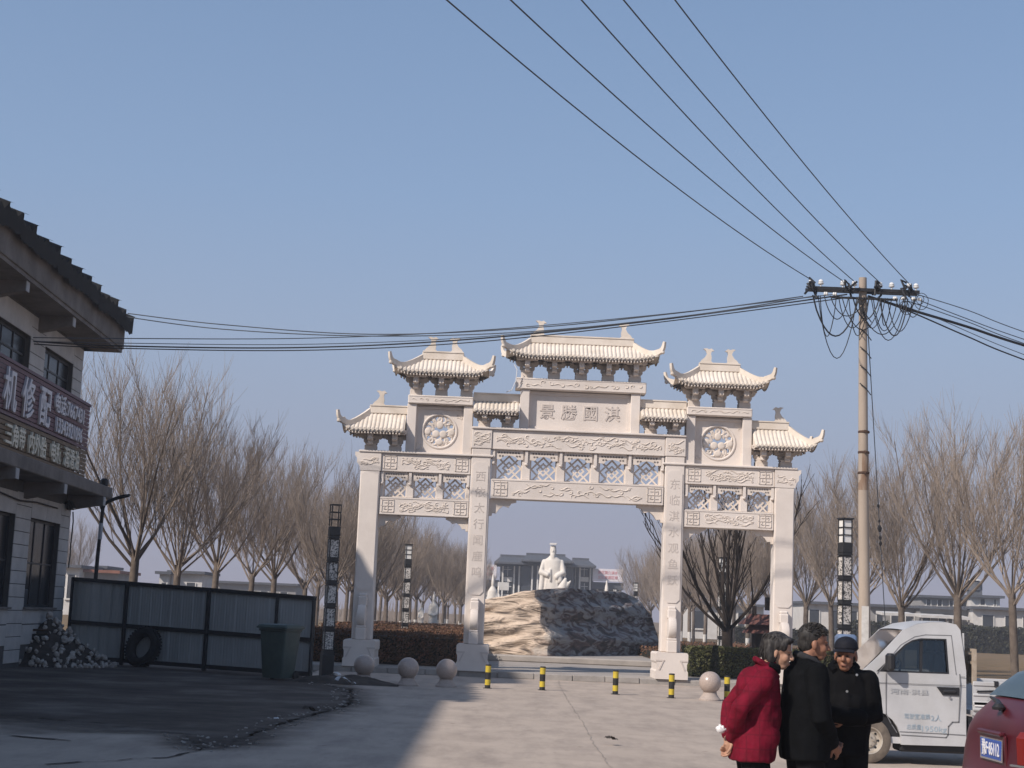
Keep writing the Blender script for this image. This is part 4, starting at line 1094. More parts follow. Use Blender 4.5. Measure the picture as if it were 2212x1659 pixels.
# bundle from the pole to the shop
def wire_px(label, pts, r, m, group):
    P_ = [at(u, v, Y) for u, v, Y in pts]; out = []
    for i in range(len(P_) - 1):       # Catmull-Rom through the surveyed points
        p0, p1, p2, p3 = P_[max(i - 1, 0)], P_[i], P_[i + 1], P_[min(i + 2, len(P_) - 1)]
        for k in range(8):
            t = k / 8; out.append(.5 * ((2 * p1) + (p2 - p0) * t + (2 * p0 - 5 * p1 + 4 * p2 - p3) * t * t + (3 * p1 - p0 - 3 * p2 + p3) * t ** 3))
    out.append(P_[-1]); g = MB(); g.tube(out, r, 6); return tag(g.build('overhead_cable', m, smooth=60), label, 'cable', group)
G1 = 'cables between the pole and the repair shop'
wire_px('upper thin cable from the shop eave corner to the crossarm', [(276, 677, 40.6), (480, 701, 40.3), (800, 722, 39.7), (1150, 708, 39), (1500, 672, 38.3), (1735, 640, 37.9)], .014, m_wire, G1)
wire_px('second thin cable from the shop eave corner, crossing the bundle', [(262, 683, 40.6), (480, 711, 40.3), (800, 726, 39.7), (1150, 716, 39), (1500, 680, 38.3), (1755, 640, 37.9)], .014, m_wire, G1)
wire_px('thin cable running level above the thick pair', [(60, 729, 36), (250, 731, 37), (640, 731, 38.5), (1000, 716, 38.3), (1400, 682, 38.1), (1800, 636, 37.85)], .012, m_wire, G1)
wire_px('thin cable just above the thick pair of cables', [(60, 737, 36), (250, 741, 37), (640, 744, 38.5), (1000, 730, 38.3), (1400, 694, 38.1), (1760, 645, 37.85)], .010, m_wire, G1)
wire_px('thick black cable, upper of the pair to the shop', [(40, 735, 36), (250, 747, 37), (640, 751, 38.5), (1000, 734, 38.3), (1400, 694, 38.1), (1830, 636, 37.85)], .019, m_cable, G1)
wire_px('thick black cable, lower of the pair to the shop', [(40, 741, 36), (250, 752, 37), (640, 757, 38.5), (1000, 741, 38.3), (1400, 699, 38.1), (1830, 643, 37.85)], .014, m_cable, G1)
G2 = 'cables from the pole to the right edge'
wire_px('topmost thin wire leaving the pole to the right edge', [(1968, 632, 37.9), (2090, 670, 39), (2212, 717, 40), (2600, 850, 43)], .011, m_wire, G2)
wire_px('second thin wire leaving the pole to the right edge', [(1966, 641, 37.9), (2090, 689, 39), (2212, 733, 40), (2600, 862, 43)], .011, m_wire, G2)
wire_px('third thin wire leaving the pole to the right edge', [(1960, 650, 37.9), (2090, 695, 39), (2212, 742, 40), (2600, 872, 43)], .011, m_wire, G2)
wire_px('fine low wire crossing the thick cables to the right edge', [(1942, 657, 37.9), (2030, 690, 38.5), (2212, 766, 40), (2600, 905, 43)], .009, m_wire, G2)
wire_px('thick black cable leaving the pole to the right edge', [(1875, 640, 37.85), (1960, 667, 38.3), (2090, 706, 39), (2212, 746, 40), (2600, 862, 43)], .034, m_cable, G2)
wire_px('thinner black cable drooping lowest from the pole to the right edge', [(1900, 648, 37.85), (1975, 677, 38.3), (2090, 727, 39), (2212, 777, 40), (2600, 915, 43)], .018, m_cable, G2)
# guy wire with strain insulators
guy = thing('guy_wire', 'steel guy wire with strain insulators falling right of the pole', 'guy wire', (PX + 1.45, PY + 3.2, 0))
ga, gb = Vector((PX + .07, PY, 9.1)) - guy.location, Vector((0, 0, -.05))
g = MB(); g.tube([ga, gb], .012, 6); g.build('strand', m_wire, guy)
for f_, rr in ((.475, .035), (.515, .03), (.535, .06), (.56, .04), (.575, .04)):
    c = ga.lerp(gb, f_); g = MB(); g.tube([c - (gb - ga).normalized() * rr * 1.4, c, c + (gb - ga).normalized() * rr * 1.4], [rr * .5, rr, rr * .5], 10); g.build('strain_insulator', m_cable, guy, smooth=50)
# ------------------------------------------------------------------ carved rock behind the gate
def rock_mat():
    m = bpy.data.materials.new('banded_rock'); m.use_nodes = True
    n = m.node_tree.nodes; L = m.node_tree.links; b = n['Principled BSDF']; b.inputs['Roughness'].default_value = .75; b.inputs['Specular IOR Level'].default_value = .25
    geo = n.new('ShaderNodeNewGeometry'); mp = n.new('ShaderNodeMapping'); mp.inputs['Rotation'].default_value = (0, R(-14), 0); mp.inputs['Scale'].default_value = (.55, .8, 2.6)
    L.new(geo.outputs['Position'], mp.inputs[0])
    t = n.new('ShaderNodeTexNoise'); t.inputs['Scale'].default_value = 1.5; t.inputs['Detail'].default_value = 6; t.inputs['Distortion'].default_value = 1.3; t.inputs['Roughness'].default_value = .55
    L.new(mp.outputs[0], t.inputs['Vector'])
    r = n.new('ShaderNodeValToRGB'); e = r.color_ramp.elements
    e[0].position = .34; e[0].color = (.12, .095, .08, 1); e[1].position = .56; e[1].color = (.66, .53, .41, 1)
    k = e.new(.43); k.color = (.30, .235, .18, 1); k = e.new(.475); k.color = (.56, .44, .34, 1)
    L.new(t.outputs['Fac'], r.inputs[0]); L.new(r.outputs[0], b.inputs['Base Color'])
    # darker grey with red-brown seams blended in on the right-hand part of the boulder
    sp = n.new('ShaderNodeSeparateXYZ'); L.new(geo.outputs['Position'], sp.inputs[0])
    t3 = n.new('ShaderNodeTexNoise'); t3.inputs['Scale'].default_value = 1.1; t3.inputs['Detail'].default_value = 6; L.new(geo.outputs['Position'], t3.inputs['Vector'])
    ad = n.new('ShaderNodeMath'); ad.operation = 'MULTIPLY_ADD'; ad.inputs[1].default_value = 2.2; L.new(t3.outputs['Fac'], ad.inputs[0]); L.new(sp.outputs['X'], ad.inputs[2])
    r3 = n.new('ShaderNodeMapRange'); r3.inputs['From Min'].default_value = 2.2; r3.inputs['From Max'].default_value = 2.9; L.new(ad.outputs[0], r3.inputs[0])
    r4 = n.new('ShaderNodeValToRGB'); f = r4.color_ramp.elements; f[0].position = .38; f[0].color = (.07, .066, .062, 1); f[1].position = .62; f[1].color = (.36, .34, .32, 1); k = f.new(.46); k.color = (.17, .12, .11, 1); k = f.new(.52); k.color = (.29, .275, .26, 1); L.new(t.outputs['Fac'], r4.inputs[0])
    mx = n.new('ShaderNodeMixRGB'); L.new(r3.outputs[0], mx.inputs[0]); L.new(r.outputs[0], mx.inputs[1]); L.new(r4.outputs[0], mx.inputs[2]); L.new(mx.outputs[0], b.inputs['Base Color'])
    bp = n.new('ShaderNodeBump'); bp.inputs['Strength'].default_value = 1.0; bp.inputs['Distance'].default_value = .22
    L.new(t.outputs['Fac'], bp.inputs['Height']); L.new(bp.outputs[0], b.inputs['Normal'])
    return m
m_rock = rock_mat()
RX, RY = 3.15, 55.3
rock = thing('carved_rock', 'huge banded boulder behind the gate, pale left face and dark right face', 'boulder', (RX, RY, .15))
def rock_top(x):      # silhouette height over local x
    pts = [(-4.45, .2), (-4.3, 1.75), (-4.0, 1.98), (-3.2, 2.14), (-2.4, 2.36), (-1.2, 2.50), (.4, 2.58), (1.4, 2.60), (2.1, 2.40), (2.7, 1.80), (3.0, 1.05), (3.1, .1)]
    for i in range(len(pts) - 1):
        if pts[i][0] <= x <= pts[i + 1][0]:
            t = (x - pts[i][0]) / (pts[i + 1][0] - pts[i][0]); t = t * t * (3 - 2 * t) * .4 + t * .6; return pts[i][1] + (pts[i + 1][1] - pts[i][1]) * t
    return .05
def rock_pt(u, v):
    x = -4.45 + 7.55 * u; H = rock_top(x); z = H * min(1, v * 1.28) if v < .78 else H
    # ridge line slants down to the right: left of it the face turns to the sun, right of it away
    rx = -2.15 + (1 - min(1, z / 2.6)) * .75 + .22 * noise.noise(Vector((z * 1.9, 4, 1)))
    y = -1.9 + (.25 * (rx - x) if x < rx else 2.1 * (x - rx)) * (.95 if x > rx else .55) + .28 * z
    if x > rx: y = min(y, 7.5)
    if v >= .78: y = y + (v - .78) / .22 * (8.0 - y if y < 8.0 else .3)
    p = Vector((x, y, z))
    st = noise.noise(Vector((x * .5 + 3, y * .4, z * 2.3 - x * .5))) * .20 + noise.noise(Vector((x * 1.4, y, z * 5 - x * .9))) * .10
    p.y -= st * (1 if v < .8 else .3); p.z += st * .25 * (1 if z > .2 else 0)
    return p
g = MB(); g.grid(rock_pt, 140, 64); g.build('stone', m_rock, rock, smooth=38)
g = MB(); g.box((-.9, 2.8, .10), (9.0, 10.4, .22), ch=.04); g.build('base_slab', m_pave, rock)
# faded red carved characters on the dark face
# ------------------------------------------------------------------ bare trees
m_bark = mat('bare_bark', (0.17, 0.138, 0.112), (0.11, 0.088, 0.072), scale=5, rough=.95, spec=.1)
m_twig = mat('bare_twig', (0.30, 0.245, 0.20), (0.21, 0.17, 0.138), scale=2, rough=.95, spec=.1)
m_limew = mat('limewash', (.62, .60, .56), (.45, .42, .38), scale=7, rough=.95)
m_darkbark = mat('dark_bark', (0.045, 0.036, 0.030), (0.028, 0.022, 0.019), scale=6, rough=.95, spec=.1)
def make_tree(seed, H, fork, spread, nl, dens, lean=0.0, white=True, tw=1.0, thick=1.0):
    rnd = random.Random(seed); tk = MB(); cr = MB()
    top = Vector((lean, rnd.uniform(-.1, .1), fork))
    r0 = .135 * H / 9 * thick
    for (za, zb, mi) in ((0, 1.15, 1 if white else 0), (1.15, fork, 0)):
        tk.mi = mi; a = top * (za / fork); b_ = top * (zb / fork); tk.tube([a, (a + b_) / 2 + Vector((rnd.uniform(-.02, .02), 0, 0)), b_], [r0 * (1.15 - .25 * za / fork), r0, r0 * (1.1 - .2 * zb / fork)], 9, cap=False)
    def limb(p, d, ln, r, depth, up):
        n = 5 if depth < 2 else 2; pts = [p.copy()]; rs = [r]; q = p.copy(); dd = d.copy()
        for i in range(n):
            dd = (dd + Vector((rnd.uniform(-.10, .10), rnd.uniform(-.10, .10), up * (.9 if depth else 1)))).normalized(); q = q + dd * ln / n; pts.append(q.copy()); rs.append(max(r * (1 - (i + 1) / n * .80), .0030 * tw))
        (tk if depth == 0 and r > .05 else cr).tube(pts, rs, 6 if depth == 0 else (4 if depth == 1 else 3), cap=False)
        return pts, dd
    for k in range(nl):
        a = 2 * PI * k / nl + rnd.uniform(-.35, .35); tilt = (spread * rnd.uniform(.55, 1.15) if thick < 1.2 else spread * (.25 if k % 3 == 0 else rnd.uniform(.6, 1.15))) if k < nl - 1 else .08
        d = Vector((math.sin(tilt) * math.cos(a), math.sin(tilt) * math.sin(a), math.cos(tilt)))
        L0 = (H - fork) * rnd.uniform(.78, 1.02); st = top * rnd.uniform(.80, 1.0)
        pts, dd = limb(st, d, L0, r0 * rnd.uniform(.24, .42), 0, .25)
        m1 = int(dens)
        for j in range(m1):
            t = .14 + .84 * (j + rnd.random()) / m1; i = min(int(t * 5), 4); p = pts[i].lerp(pts[i + 1], t * 5 - i)
            az = rnd.uniform(0, 6.28); ax = (pts[i + 1] - pts[i]).normalized()
            sd = (ax * 1.0 + Vector((math.cos(az), math.sin(az), .25)) * rnd.uniform(.45, .85)).normalized()
            l1 = (H - fork) * rnd.uniform(.22, .46) * (1.12 - .6 * t)
            p2, _ = limb(p, sd, l1, .0125 * tw * (1.2 - .6 * t), 1, .13)
            m2 = max(3, int(dens * .66))
            for h_ in range(m2):
                t2 = .12 + .86 * (h_ + rnd.random()) / m2; i2 = min(int(t2 * 5), 4); pp = p2[i2].lerp(p2[i2 + 1], t2 * 5 - i2); ax2 = (p2[i2 + 1] - p2[i2]).normalized(); az = rnd.uniform(0, 6.28)
                s2 = (ax2 + Vector((math.cos(az), math.sin(az), .5)) * rnd.uniform(.35, .7)).normalized()
                limb(pp, s2, rnd.uniform(.35, 1.05) * H / 9, .0062 * tw, 2, .14)
    return tk, cr
TREES = []
for i, (H, fk, sp, nl, dn) in enumerate(((9.1, 3.1, .86, 14, 19), (8.7, 2.9, .92, 13, 19), (8.4, 3.2, .86, 13, 19), (8.0, 2.9, .90, 12, 19))):
    tk, cr = make_tree(100 + i, H, fk, sp, nl, dn)
    TREES.append((tk.mesh('trunk', [m_bark, m_limew], 50), cr.mesh('crown', m_twig), tk.mesh('trunk', [m_bark, m_bark], 50)))
def plant_tree(label, x, y, k, s=1.0, rz=0.0, group=None, sz=1.0, bare=False):
    t = thing('bare_tree', label, 'tree', (x, y, 0), rz, group); t.scale = (s, s, s * sz)
    put('trunk', TREES[k][2 if bare else 0], t); put('crown', TREES[k][1], t); return t
random.seed(77)
GL, GR = 'bare trees in rows left of the avenue', 'bare trees in rows right of the avenue'
nth = ['nearest', 'second', 'third', 'fourth', 'fifth', 'sixth', 'seventh', 'eighth', 'ninth', 'tenth', 'eleventh', 'twelfth', 'thirteenth', 'fourteenth', 'fifteenth', 'sixteenth', 'seventeenth', 'eighteenth', 'nineteenth', 'twentieth']
yl = [49.5, 56, 63.5, 71.5, 80, 89, 97, 105, 113, 121, 129, 137, 146, 155, 165, 176]
for i, y in enumerate(yl):
    plant_tree(('big forked bare tree rising behind the hoarding, nearest of the left row' if i == 0 else nth[i] + ' bare tree of the outer left row, counting away from the hoarding'), -11.75 + .012 * (y - 49) + random.uniform(-.25, .25), y, i % 4, random.uniform(1.0, 1.08), random.random() * 6, GL, 1, True)
yi = [70, 77, 84, 91, 98, 106, 114, 122, 131, 140, 150, 160, 172]
for i, y in enumerate(yi):
    plant_tree(nth[i] + ' bare tree of the inner left row, seen beside the left arch', -7.9 + .02 * (y - 60) + random.uniform(-.25, .25), y, (i + 1) % 4, random.uniform(.84, .95), random.random() * 6, GL)
for i, y in enumerate((112, 121, 130, 139, 148, 158, 170)):
    plant_tree(nth[i] + ' small bare tree of the middle left row between the outer and inner rows', -5.0 + .02 * (y - 60) + random.uniform(-.3, .3), y, (i + 2) % 4, random.uniform(.76, .88), random.random() * 6, GL)
yr = [49, 55, 62.5, 70, 78, 86, 95, 104, 113, 122, 132, 142, 153, 165]
for i, y in enumerate(yr):
    plant_tree(('large bare tree cut by the right edge, nearest of the right row' if i == 0 else nth[i] + ' bare tree of the outer right row, counting away from the right edge'), 15.75 + .012 * (y - 49) + random.uniform(-.25, .25), y, (i + 3) % 4, random.uniform(1.0, 1.08), random.random() * 6, GR, 1, True)
for i, y in enumerate((82, 91, 100, 109, 118, 127, 137, 147, 158)):
    plant_tree(nth[i] + ' bare tree of the inner right row, seen through the right arch', 12.1 + .02 * (y - 60) + random.uniform(-.25, .25), y, (i + 1) % 4, random.uniform(.82, .93), random.random() * 6, GR)
# dark spreading tree in the right arch
tk, cr = make_tree(558, 6.9, 1.5, 1.15, 10, 8, .1, False, 2.3, 1.75)
dt = thing('dark_tree', 'dark spreading bare tree seen through the right arch', 'tree', (7.15, 50.5, .15), .6)
put('trunk', tk.mesh('trunk', [m_darkbark, m_darkbark], 50), dt); put('crown', cr.mesh('crown', m_darkbark), dt)
# far reddish trees and a fine copse line
for u, v, Y, s in ((170, 1160, 190, 1.2), (115, 1215, 200, .9), (690, 1275, 230, .9)):
    q = at(u, v, Y); t = plant_tree({170: 'distant reddish tree above the left white house', 115: 'distant bushy tree beside the shop corner', 690: 'distant tree far behind the hoarding end'}[u], q.x, Y, 1, s * 1.05, u, 'distant trees')

# bare scrub along the far edge of the plain
rnd = random.Random(9); g = MB()
for k in range(5200):
    L_ = rnd.random() < .6
    x = rnd.uniform(-110, -8) if L_ else rnd.uniform(28, 100); y = rnd.uniform(205, 285) if L_ else rnd.uniform(200, 280)
    h_ = (2.6 + 2.2 * noise.noise(Vector((x * .06, y * .05, 3)))) * rnd.uniform(.5, 1.1); a = rnd.uniform(-.35, .35); w_ = rnd.uniform(.05, .11)
    g.add([(x - w_, y, 0), (x + w_, y, 0), (x + a * h_, y + rnd.uniform(-.3, .3), max(.5, h_))], [(0, 1, 2)])
tag(g.build('far_scrub', m_twig), 'brown leafless scrub along the far edge of the plain', None, None, 'stuff')
# ------------------------------------------------------------------ hedges of small leaves
m_leaf_red = mat('winter_leaf', (0.19, 0.082, 0.045), (0.09, 0.06, 0.03), scale=3.5, rough=.7)
m_leaf_grn = mat('hedge_leaf', (0.13, 0.125, 0.045), (0.055, 0.065, 0.026), scale=6, rough=.6)
m_leaf_dk = mat('dark_hedge_leaf', (0.052, 0.050, 0.028), (0.028, 0.03, 0.017), scale=2, rough=.7)
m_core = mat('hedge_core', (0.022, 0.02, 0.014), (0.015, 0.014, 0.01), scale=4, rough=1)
def hedge(label, x0, x1, y0, y1, h, n, m, size, seed, front=.35, z=.15, wob=.06):
    rnd = random.Random(seed); t = thing('hedge', label, 'hedge', ((x0 + x1) / 2, (y0 + y1) / 2, z))
    wx, wy = (x1 - x0) / 2, (y1 - y0) / 2
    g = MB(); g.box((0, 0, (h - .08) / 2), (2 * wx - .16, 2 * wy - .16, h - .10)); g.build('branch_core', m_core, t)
    g = MB()
    for k in range(n):
        q = rnd.random()
        if q < front: p = Vector((rnd.uniform(-wx, wx), -wy + abs(rnd.gauss(0, .05)), rnd.uniform(.02, h)))
        elif q < front + .10: p = Vector((rnd.choice((-wx, wx)), rnd.uniform(-wy, wy), rnd.uniform(.02, h)))
        else: p = Vector((rnd.uniform(-wx, wx), -wy + 2 * wy * rnd.random() ** 1.6, h - abs(rnd.gauss(0, .04))))
        p.z += wob * noise.noise(Vector((p.x * 1.3, p.y * 1.3, seed))) + (wob * .8 * rnd.random() if p.z > h * .9 else 0); p.y += wob * noise.noise(Vector((p.x * 2, p.z * 2, seed + 5)))
        s = size * rnd.uniform(.6, 1.3); a = Vector((rnd.gauss(0, 1), rnd.gauss(0, 1), rnd.gauss(0, 1))).normalized(); b_ = a.orthogonal().normalized(); c = a.cross(b_)
        g.add([p - b_ * s * .5, p + c * s * .28, p + b_ * s * .5, p - c * s * .28], [(0, 1, 2, 3)])
    g.build('leaves', m, t)['kind'] = 'stuff'
    return t
hedge('reddish-brown clipped hedge behind the left arch', -6.3, -.75, 44.9, 62, .86, 22000, m_leaf_red, .075, 1)
hedge('far reddish-brown hedge beyond the left lamp pillar', -7.2, -1.6, 63, 88, .88, 9000, m_leaf_red, .10, 2, .12)
hedge('green clipped hedge before the right arch, beside the woman in red', 5.35, 9.6, 45.2, 47.2, .82, 14000, m_leaf_grn, .075, 3)
hedge('low reddish hedge bed behind the dark bare tree', 5.2, 14, 56, 84, .55, 9000, m_leaf_red, .10, 4, .12)
# ivy-dark conifer in front of the right hedge
cf = thing('dwarf_conifer', 'dark upright dwarf conifer standing before the green hedge', 'shrub', (6.02, 44.8, .1)); rnd = random.Random(3); g = MB()
for k in range(2600):
    z = rnd.random() ** 1.1 * .95; r = .20 * math.sin(min(1, (z + .12) / .5) * PI / 2) * (1.05 - z * .75 / 1.0) * math.sqrt(rnd.random()); a = rnd.random() * 6.28; p = Vector((r * math.cos(a), r * math.sin(a), z)); s = .035; d = Vector((rnd.gauss(0, 1), rnd.gauss(0, 1), 1.3)).normalized(); b_ = d.orthogonal().normalized()
    g.add([p - b_ * s * .3, p + d * s, p + b_ * s * .3], [(0, 1, 2)])
g.build('foliage', mat('conifer_leaf', (.022, .03, .018), (.012, .018, .01), scale=6, rough=.8), cf)['kind'] = 'stuff'
g = MB(); g.tube([(0, 0, 0), (0, 0, .5)], .025, 6); g.build('stem', m_bark, cf)
hedge('tall dark green hedge before the far right houses', 33, 54, 152, 155, 2.3, 7000, m_leaf_dk, .32, 6, .6, 0, .25)
hedge('long dark hedge before the far houses, behind the utility pole', 22, 33, 150, 152, 1.3, 4500, m_leaf_dk, .30, 7, .6, 0, .25)
# dry grass tufts in the field
# ------------------------------------------------------------------ hall behind the statue
m_groof = mat('grey_tile_roof', (.095, .10, .115), (.07, .075, .085), scale=1.2, rough=.8, stretch=(6, 1, 1))
m_gwall = mat('grey_brick_wall', (.12, .125, .14), (.09, .095, .105), scale=2, rough=.9)
m_white = mat('white_render', (.62, .60, .57), (.52, .50, .47), scale=1.5, rough=.9)
m_whcol = mat('white_column', (.70, .68, .64), (.60, .58, .54), scale=2, rough=.85)
m_wglass = mat('far_glass', (.05, .055, .065), (.035, .04, .045), scale=.8, rough=.2, spec=.5)
HY = 225.0
hall = thing('memorial_hall', 'grey-roofed hall with white columns behind the statue', 'building', (0, HY, 0))
def hp(u, v): q = at(u, v, HY); return q.x, q.z
def hbox(u0, u1, v0, v1, y0, y1, name, m, parent=hall, ch=0):
    a = hp(u0, (v0 + v1) / 2)[0]; b = hp(u1, (v0 + v1) / 2)[0]; um = (u0 + u1) / 2; z1 = hp(um, v0)[1]; z0 = hp(um, v1)[1]
    g = MB(); g.box(((a + b) / 2, (y0 + y1) / 2, (z0 + z1) / 2), (b - a, y1 - y0, z1 - z0), ch=ch); return g.build(name, m, parent)
def hroof(u0, u1, r0, r1, ve, vr, y0, y1):
    um = (u0 + u1) / 2; ze, zr = hp(um, ve)[1], hp(um, vr)[1]; a, b = hp(u0, ve)[0], hp(u1, ve)[0]; c, d = hp(r0, vr)[0], hp(r1, vr)[0]; ym = (y0 + y1) / 2
    g = MB(); g.add([(a, y0, ze), (b, y0, ze), (b, y1, ze), (a, y1, ze), (c, ym, zr), (d, ym, zr), (a, y0, ze - .25), (b, y0, ze - .25), (b, y1, ze - .25), (a, y1, ze - .25)], [(0, 1, 5, 4), (1, 2, 5), (2, 3, 4, 5), (3, 0, 4), (0, 6, 7, 1), (1, 7, 8, 2), (2, 8, 9, 3), (3, 9, 6, 0), (6, 9, 8, 7)])
    o = g.build('roof', m_groof, hall)
    g = MB(); g.box(((c + d) / 2, ym, zr + .1), (d - c + .2, .35, .35)); g.build('ridge', m_groof, o); return o
hbox(1078, 1138, 1222, 1345, 2, 14, 'wing_wall', m_gwall); hbox(1128, 1242, 1218, 1348, 1, 15, 'wall', m_gwall); hbox(1240, 1282, 1224, 1350, 2, 14, 'wing_wall', m_gwall)
hroof(1068, 1142, 1082, 1136, 1215, 1199, -1.5, 14); hroof(1126, 1238, 1140, 1224, 1212, 1196, -2.5, 16); hroof(1226, 1287, 1242, 1276, 1222, 1206, -1.5, 14)
for u in (1084, 1109, 1120, 1148, 1160, 1207, 1219, 1241, 1252, 1275): hbox(u - 1.6, u + 1.6, 1222, 1348, .2 if 1146 < u < 1221 else 1.0, 1.0 if 1146 < u < 1221 else 1.8, 'column', m_whcol)
for (u0, u1) in ((1089, 1105), (1256, 1271)):
    for v0, v1 in ((1222, 1244), (1259, 1280), (1300, 1325)):
        w_ = hbox(u0, u1, v0, v1, 1.7, 1.95, 'window', m_wglass)
        hbox((u0 + u1) / 2 - .5, (u0 + u1) / 2 + .5, v0, v1, 1.6, 1.72, 'mullion', m_whcol, w_); hbox(u0, u1, v0 + 7, v0 + 8, 1.6, 1.71, 'transom', m_whcol, w_)
    for v0, v1 in ((1246, 1256), (1284, 1296)): hbox(u0 - 2, u1 + 2, v0, v1, 1.5, 1.9, 'spandrel_panel', m_whcol)
for (u0, u1) in ((1125, 1146), (1164, 1204), (1222, 1238)):
    for v0, v1 in ((1224, 1262), (1266, 1310)): hbox(u0, u1, v0, v1, .8, .98, 'glazing', m_wglass)
hbox(1284, 1345, 1270, 1350, 3, 12, 'side_wing', m_gwall); hbox(1280, 1348, 1258, 1273, 1, 13, 'side_roof', m_groof); hbox(1040, 1076, 1262, 1345, 3, 12, 'side_wing', m_gwall); hbox(1040, 1078, 1252, 1266, 1, 13, 'side_roof', m_groof)
for u in (1291, 1307, 1330, 1340, 1050): hbox(u - 1.6, u + 1.6, 1272, 1348, 1.6, 2.6, 'column', m_whcol)
for u0, u1 in ((1294, 1304), (1311, 1326)): hbox(u0, u1, 1275, 1298, 2.6, 2.98, 'window', m_wglass)
m_banner = mat('white_banner', (.70, .66, .68), (.62, .58, .60), scale=2, rough=.7)
m_redtxt = flat('faded_red_lettering', (.62, .22, .22), .7)
for (u0, u1, v0, v1, lb, rows_) in ((1281, 1346, 1229, 1256, 'white banner with faded red characters on the right roof of the hall', ['景区简介淇水', '文化旅游区域']), (1034, 1072, 1219, 1249, 'white banner with faded red characters on the left roof of the hall', ['景区淇', '水文化'])):
    a, z1 = hp(u0, v0); b, z0 = hp(u1, v1); z0 = hp((u0 + u1) / 2, v1)[1]; z1 = hp((u0 + u1) / 2, v0)[1]
    t = thing('banner', lb, 'banner', ((a + b) / 2, HY + .6, z0)); w_ = b - a; h_ = z1 - z0
    g = MB(); g.box((0, 0, h_ / 2), (w_, .12, h_), ch=.02); bd = g.build('board', m_banner, t)
    for i in (-1, 1): g = MB(); g.box((i * w_ * .35, .3, h_ * .3), (.08, .5, h_ * .6)); g.build('prop', m_frame, t)
    for i, tx in enumerate(rows_): put('lettering', text_mesh(tx, 1.0, .03, m_redtxt, .0), bd, (0, -.08, h_ * (.68 - .38 * i)), (PI / 2, 0, 0), (w_ * .11 if len(tx) > 4 else w_ * .22, h_ * .3, 1))

# ------------------------------------------------------------------ statue of a robed figure
m_marble = mat('white_marble', (.72, .67, .60), (.62, .57, .51), scale=1.5, rough=.6)
SY_ = 120.0; q = at(1192, 1275, SY_)
sc_ = SY_ / FPX
statue = thing('marble_statue', 'white marble statue of a bearded robed figure with flat-topped crown', 'statue', (q.x, SY_, 0), -.12)
zb = q.z - 1.0
g = MB(); g.box((0, 0, zb / 2), (2.6, 2.2, zb), ch=.05); g.box((0, 0, zb - .1), (3.0, 2.6, .22), ch=.04); g.build('pedestal', m_stone, statue)
def remesh(prims, voxel, smooth_it=6):
    g = MB()
    for pr in prims:
        if pr[0] == 'e':
            c, r = Vector(pr[1]), pr[2]; M = (pr[3].to_4x4() if len(pr) > 3 and isinstance(pr[3], Matrix) else (Euler(pr[3]).to_matrix().to_4x4() if len(pr) > 3 else Matrix()))
            bm = bmesh.new(); bmesh.ops.create_icosphere(bm, subdivisions=3, radius=1.0); bm.verts.index_update()
            g.add([c + (M @ Vector((v.co.x * r[0], v.co.y * r[1], v.co.z * r[2]))) for v in bm.verts], [[v.index for v in f.verts] for f in bm.faces]); bm.free()
        elif pr[0] == 'c':
            pts = [Vector(p_) for p_ in pr[1]]; rs = pr[2]
            d0 = (pts[0] - pts[1]).normalized(); d1 = (pts[-1] - pts[-2]).normalized()
            P2 = [pts[0] + d0 * rs[0] * .85, pts[0] + d0 * rs[0] * .5] + pts + [pts[-1] + d1 * rs[-1] * .5, pts[-1] + d1 * rs[-1] * .85]; R2 = [rs[0] * .45, rs[0] * .85] + list(rs) + [rs[-1] * .85, rs[-1] * .45]
            g.tube(P2, R2, 14)
        elif pr[0] == 'l':   # loft of elliptical sections: (centre, rx, ry)
            n = 24; vs = []; fs = []
            for c, rx, ry in pr[1]:
                for k in range(n): a = 2 * PI * k / n; vs.append((c[0] + rx * math.cos(a), c[1] + ry * math.sin(a), c[2]))
            m_ = len(pr[1])
            for i in range(m_ - 1):
                for k in range(n): fs.append((i * n + k, i * n + (k + 1) % n, (i + 1) * n + (k + 1) % n, (i + 1) * n + k))
            fs.append(tuple(range(n - 1, -1, -1))); fs.append(tuple((m_ - 1) * n + k for k in range(n))); g.add(vs, fs)
        elif pr[0] == 'b':
            g.box(pr[1], pr[2], pr[3] if len(pr) > 3 else None)
    me = g.mesh('tmp', m_marble); o = bpy.data.objects.new('tmp', me); COL.objects.link(o)
    md = o.modifiers.new('r', 'REMESH'); md.mode = 'VOXEL'; md.voxel_size = voxel; md.use_smooth_shade = True
    if smooth_it: s_ = o.modifiers.new('s', 'SMOOTH'); s_.factor = .5; s_.iterations = smooth_it
    bpy.context.view_layer.update()
    out = bpy.data.meshes.new_from_object(o.evaluated_get(bpy.context.evaluated_depsgraph_get()))
    bpy.data.objects.remove(o); bpy.data.meshes.remove(me); out.materials.clear()
    return out
def organic(name, prims, voxel, m, parent=None, loc=(0, 0, 0), rot=(0, 0, 0), smooth_it=6):
    me = remesh(prims, voxel, smooth_it); me.materials.append(m); me.name = name
    return put(name, me, parent, loc, rot)
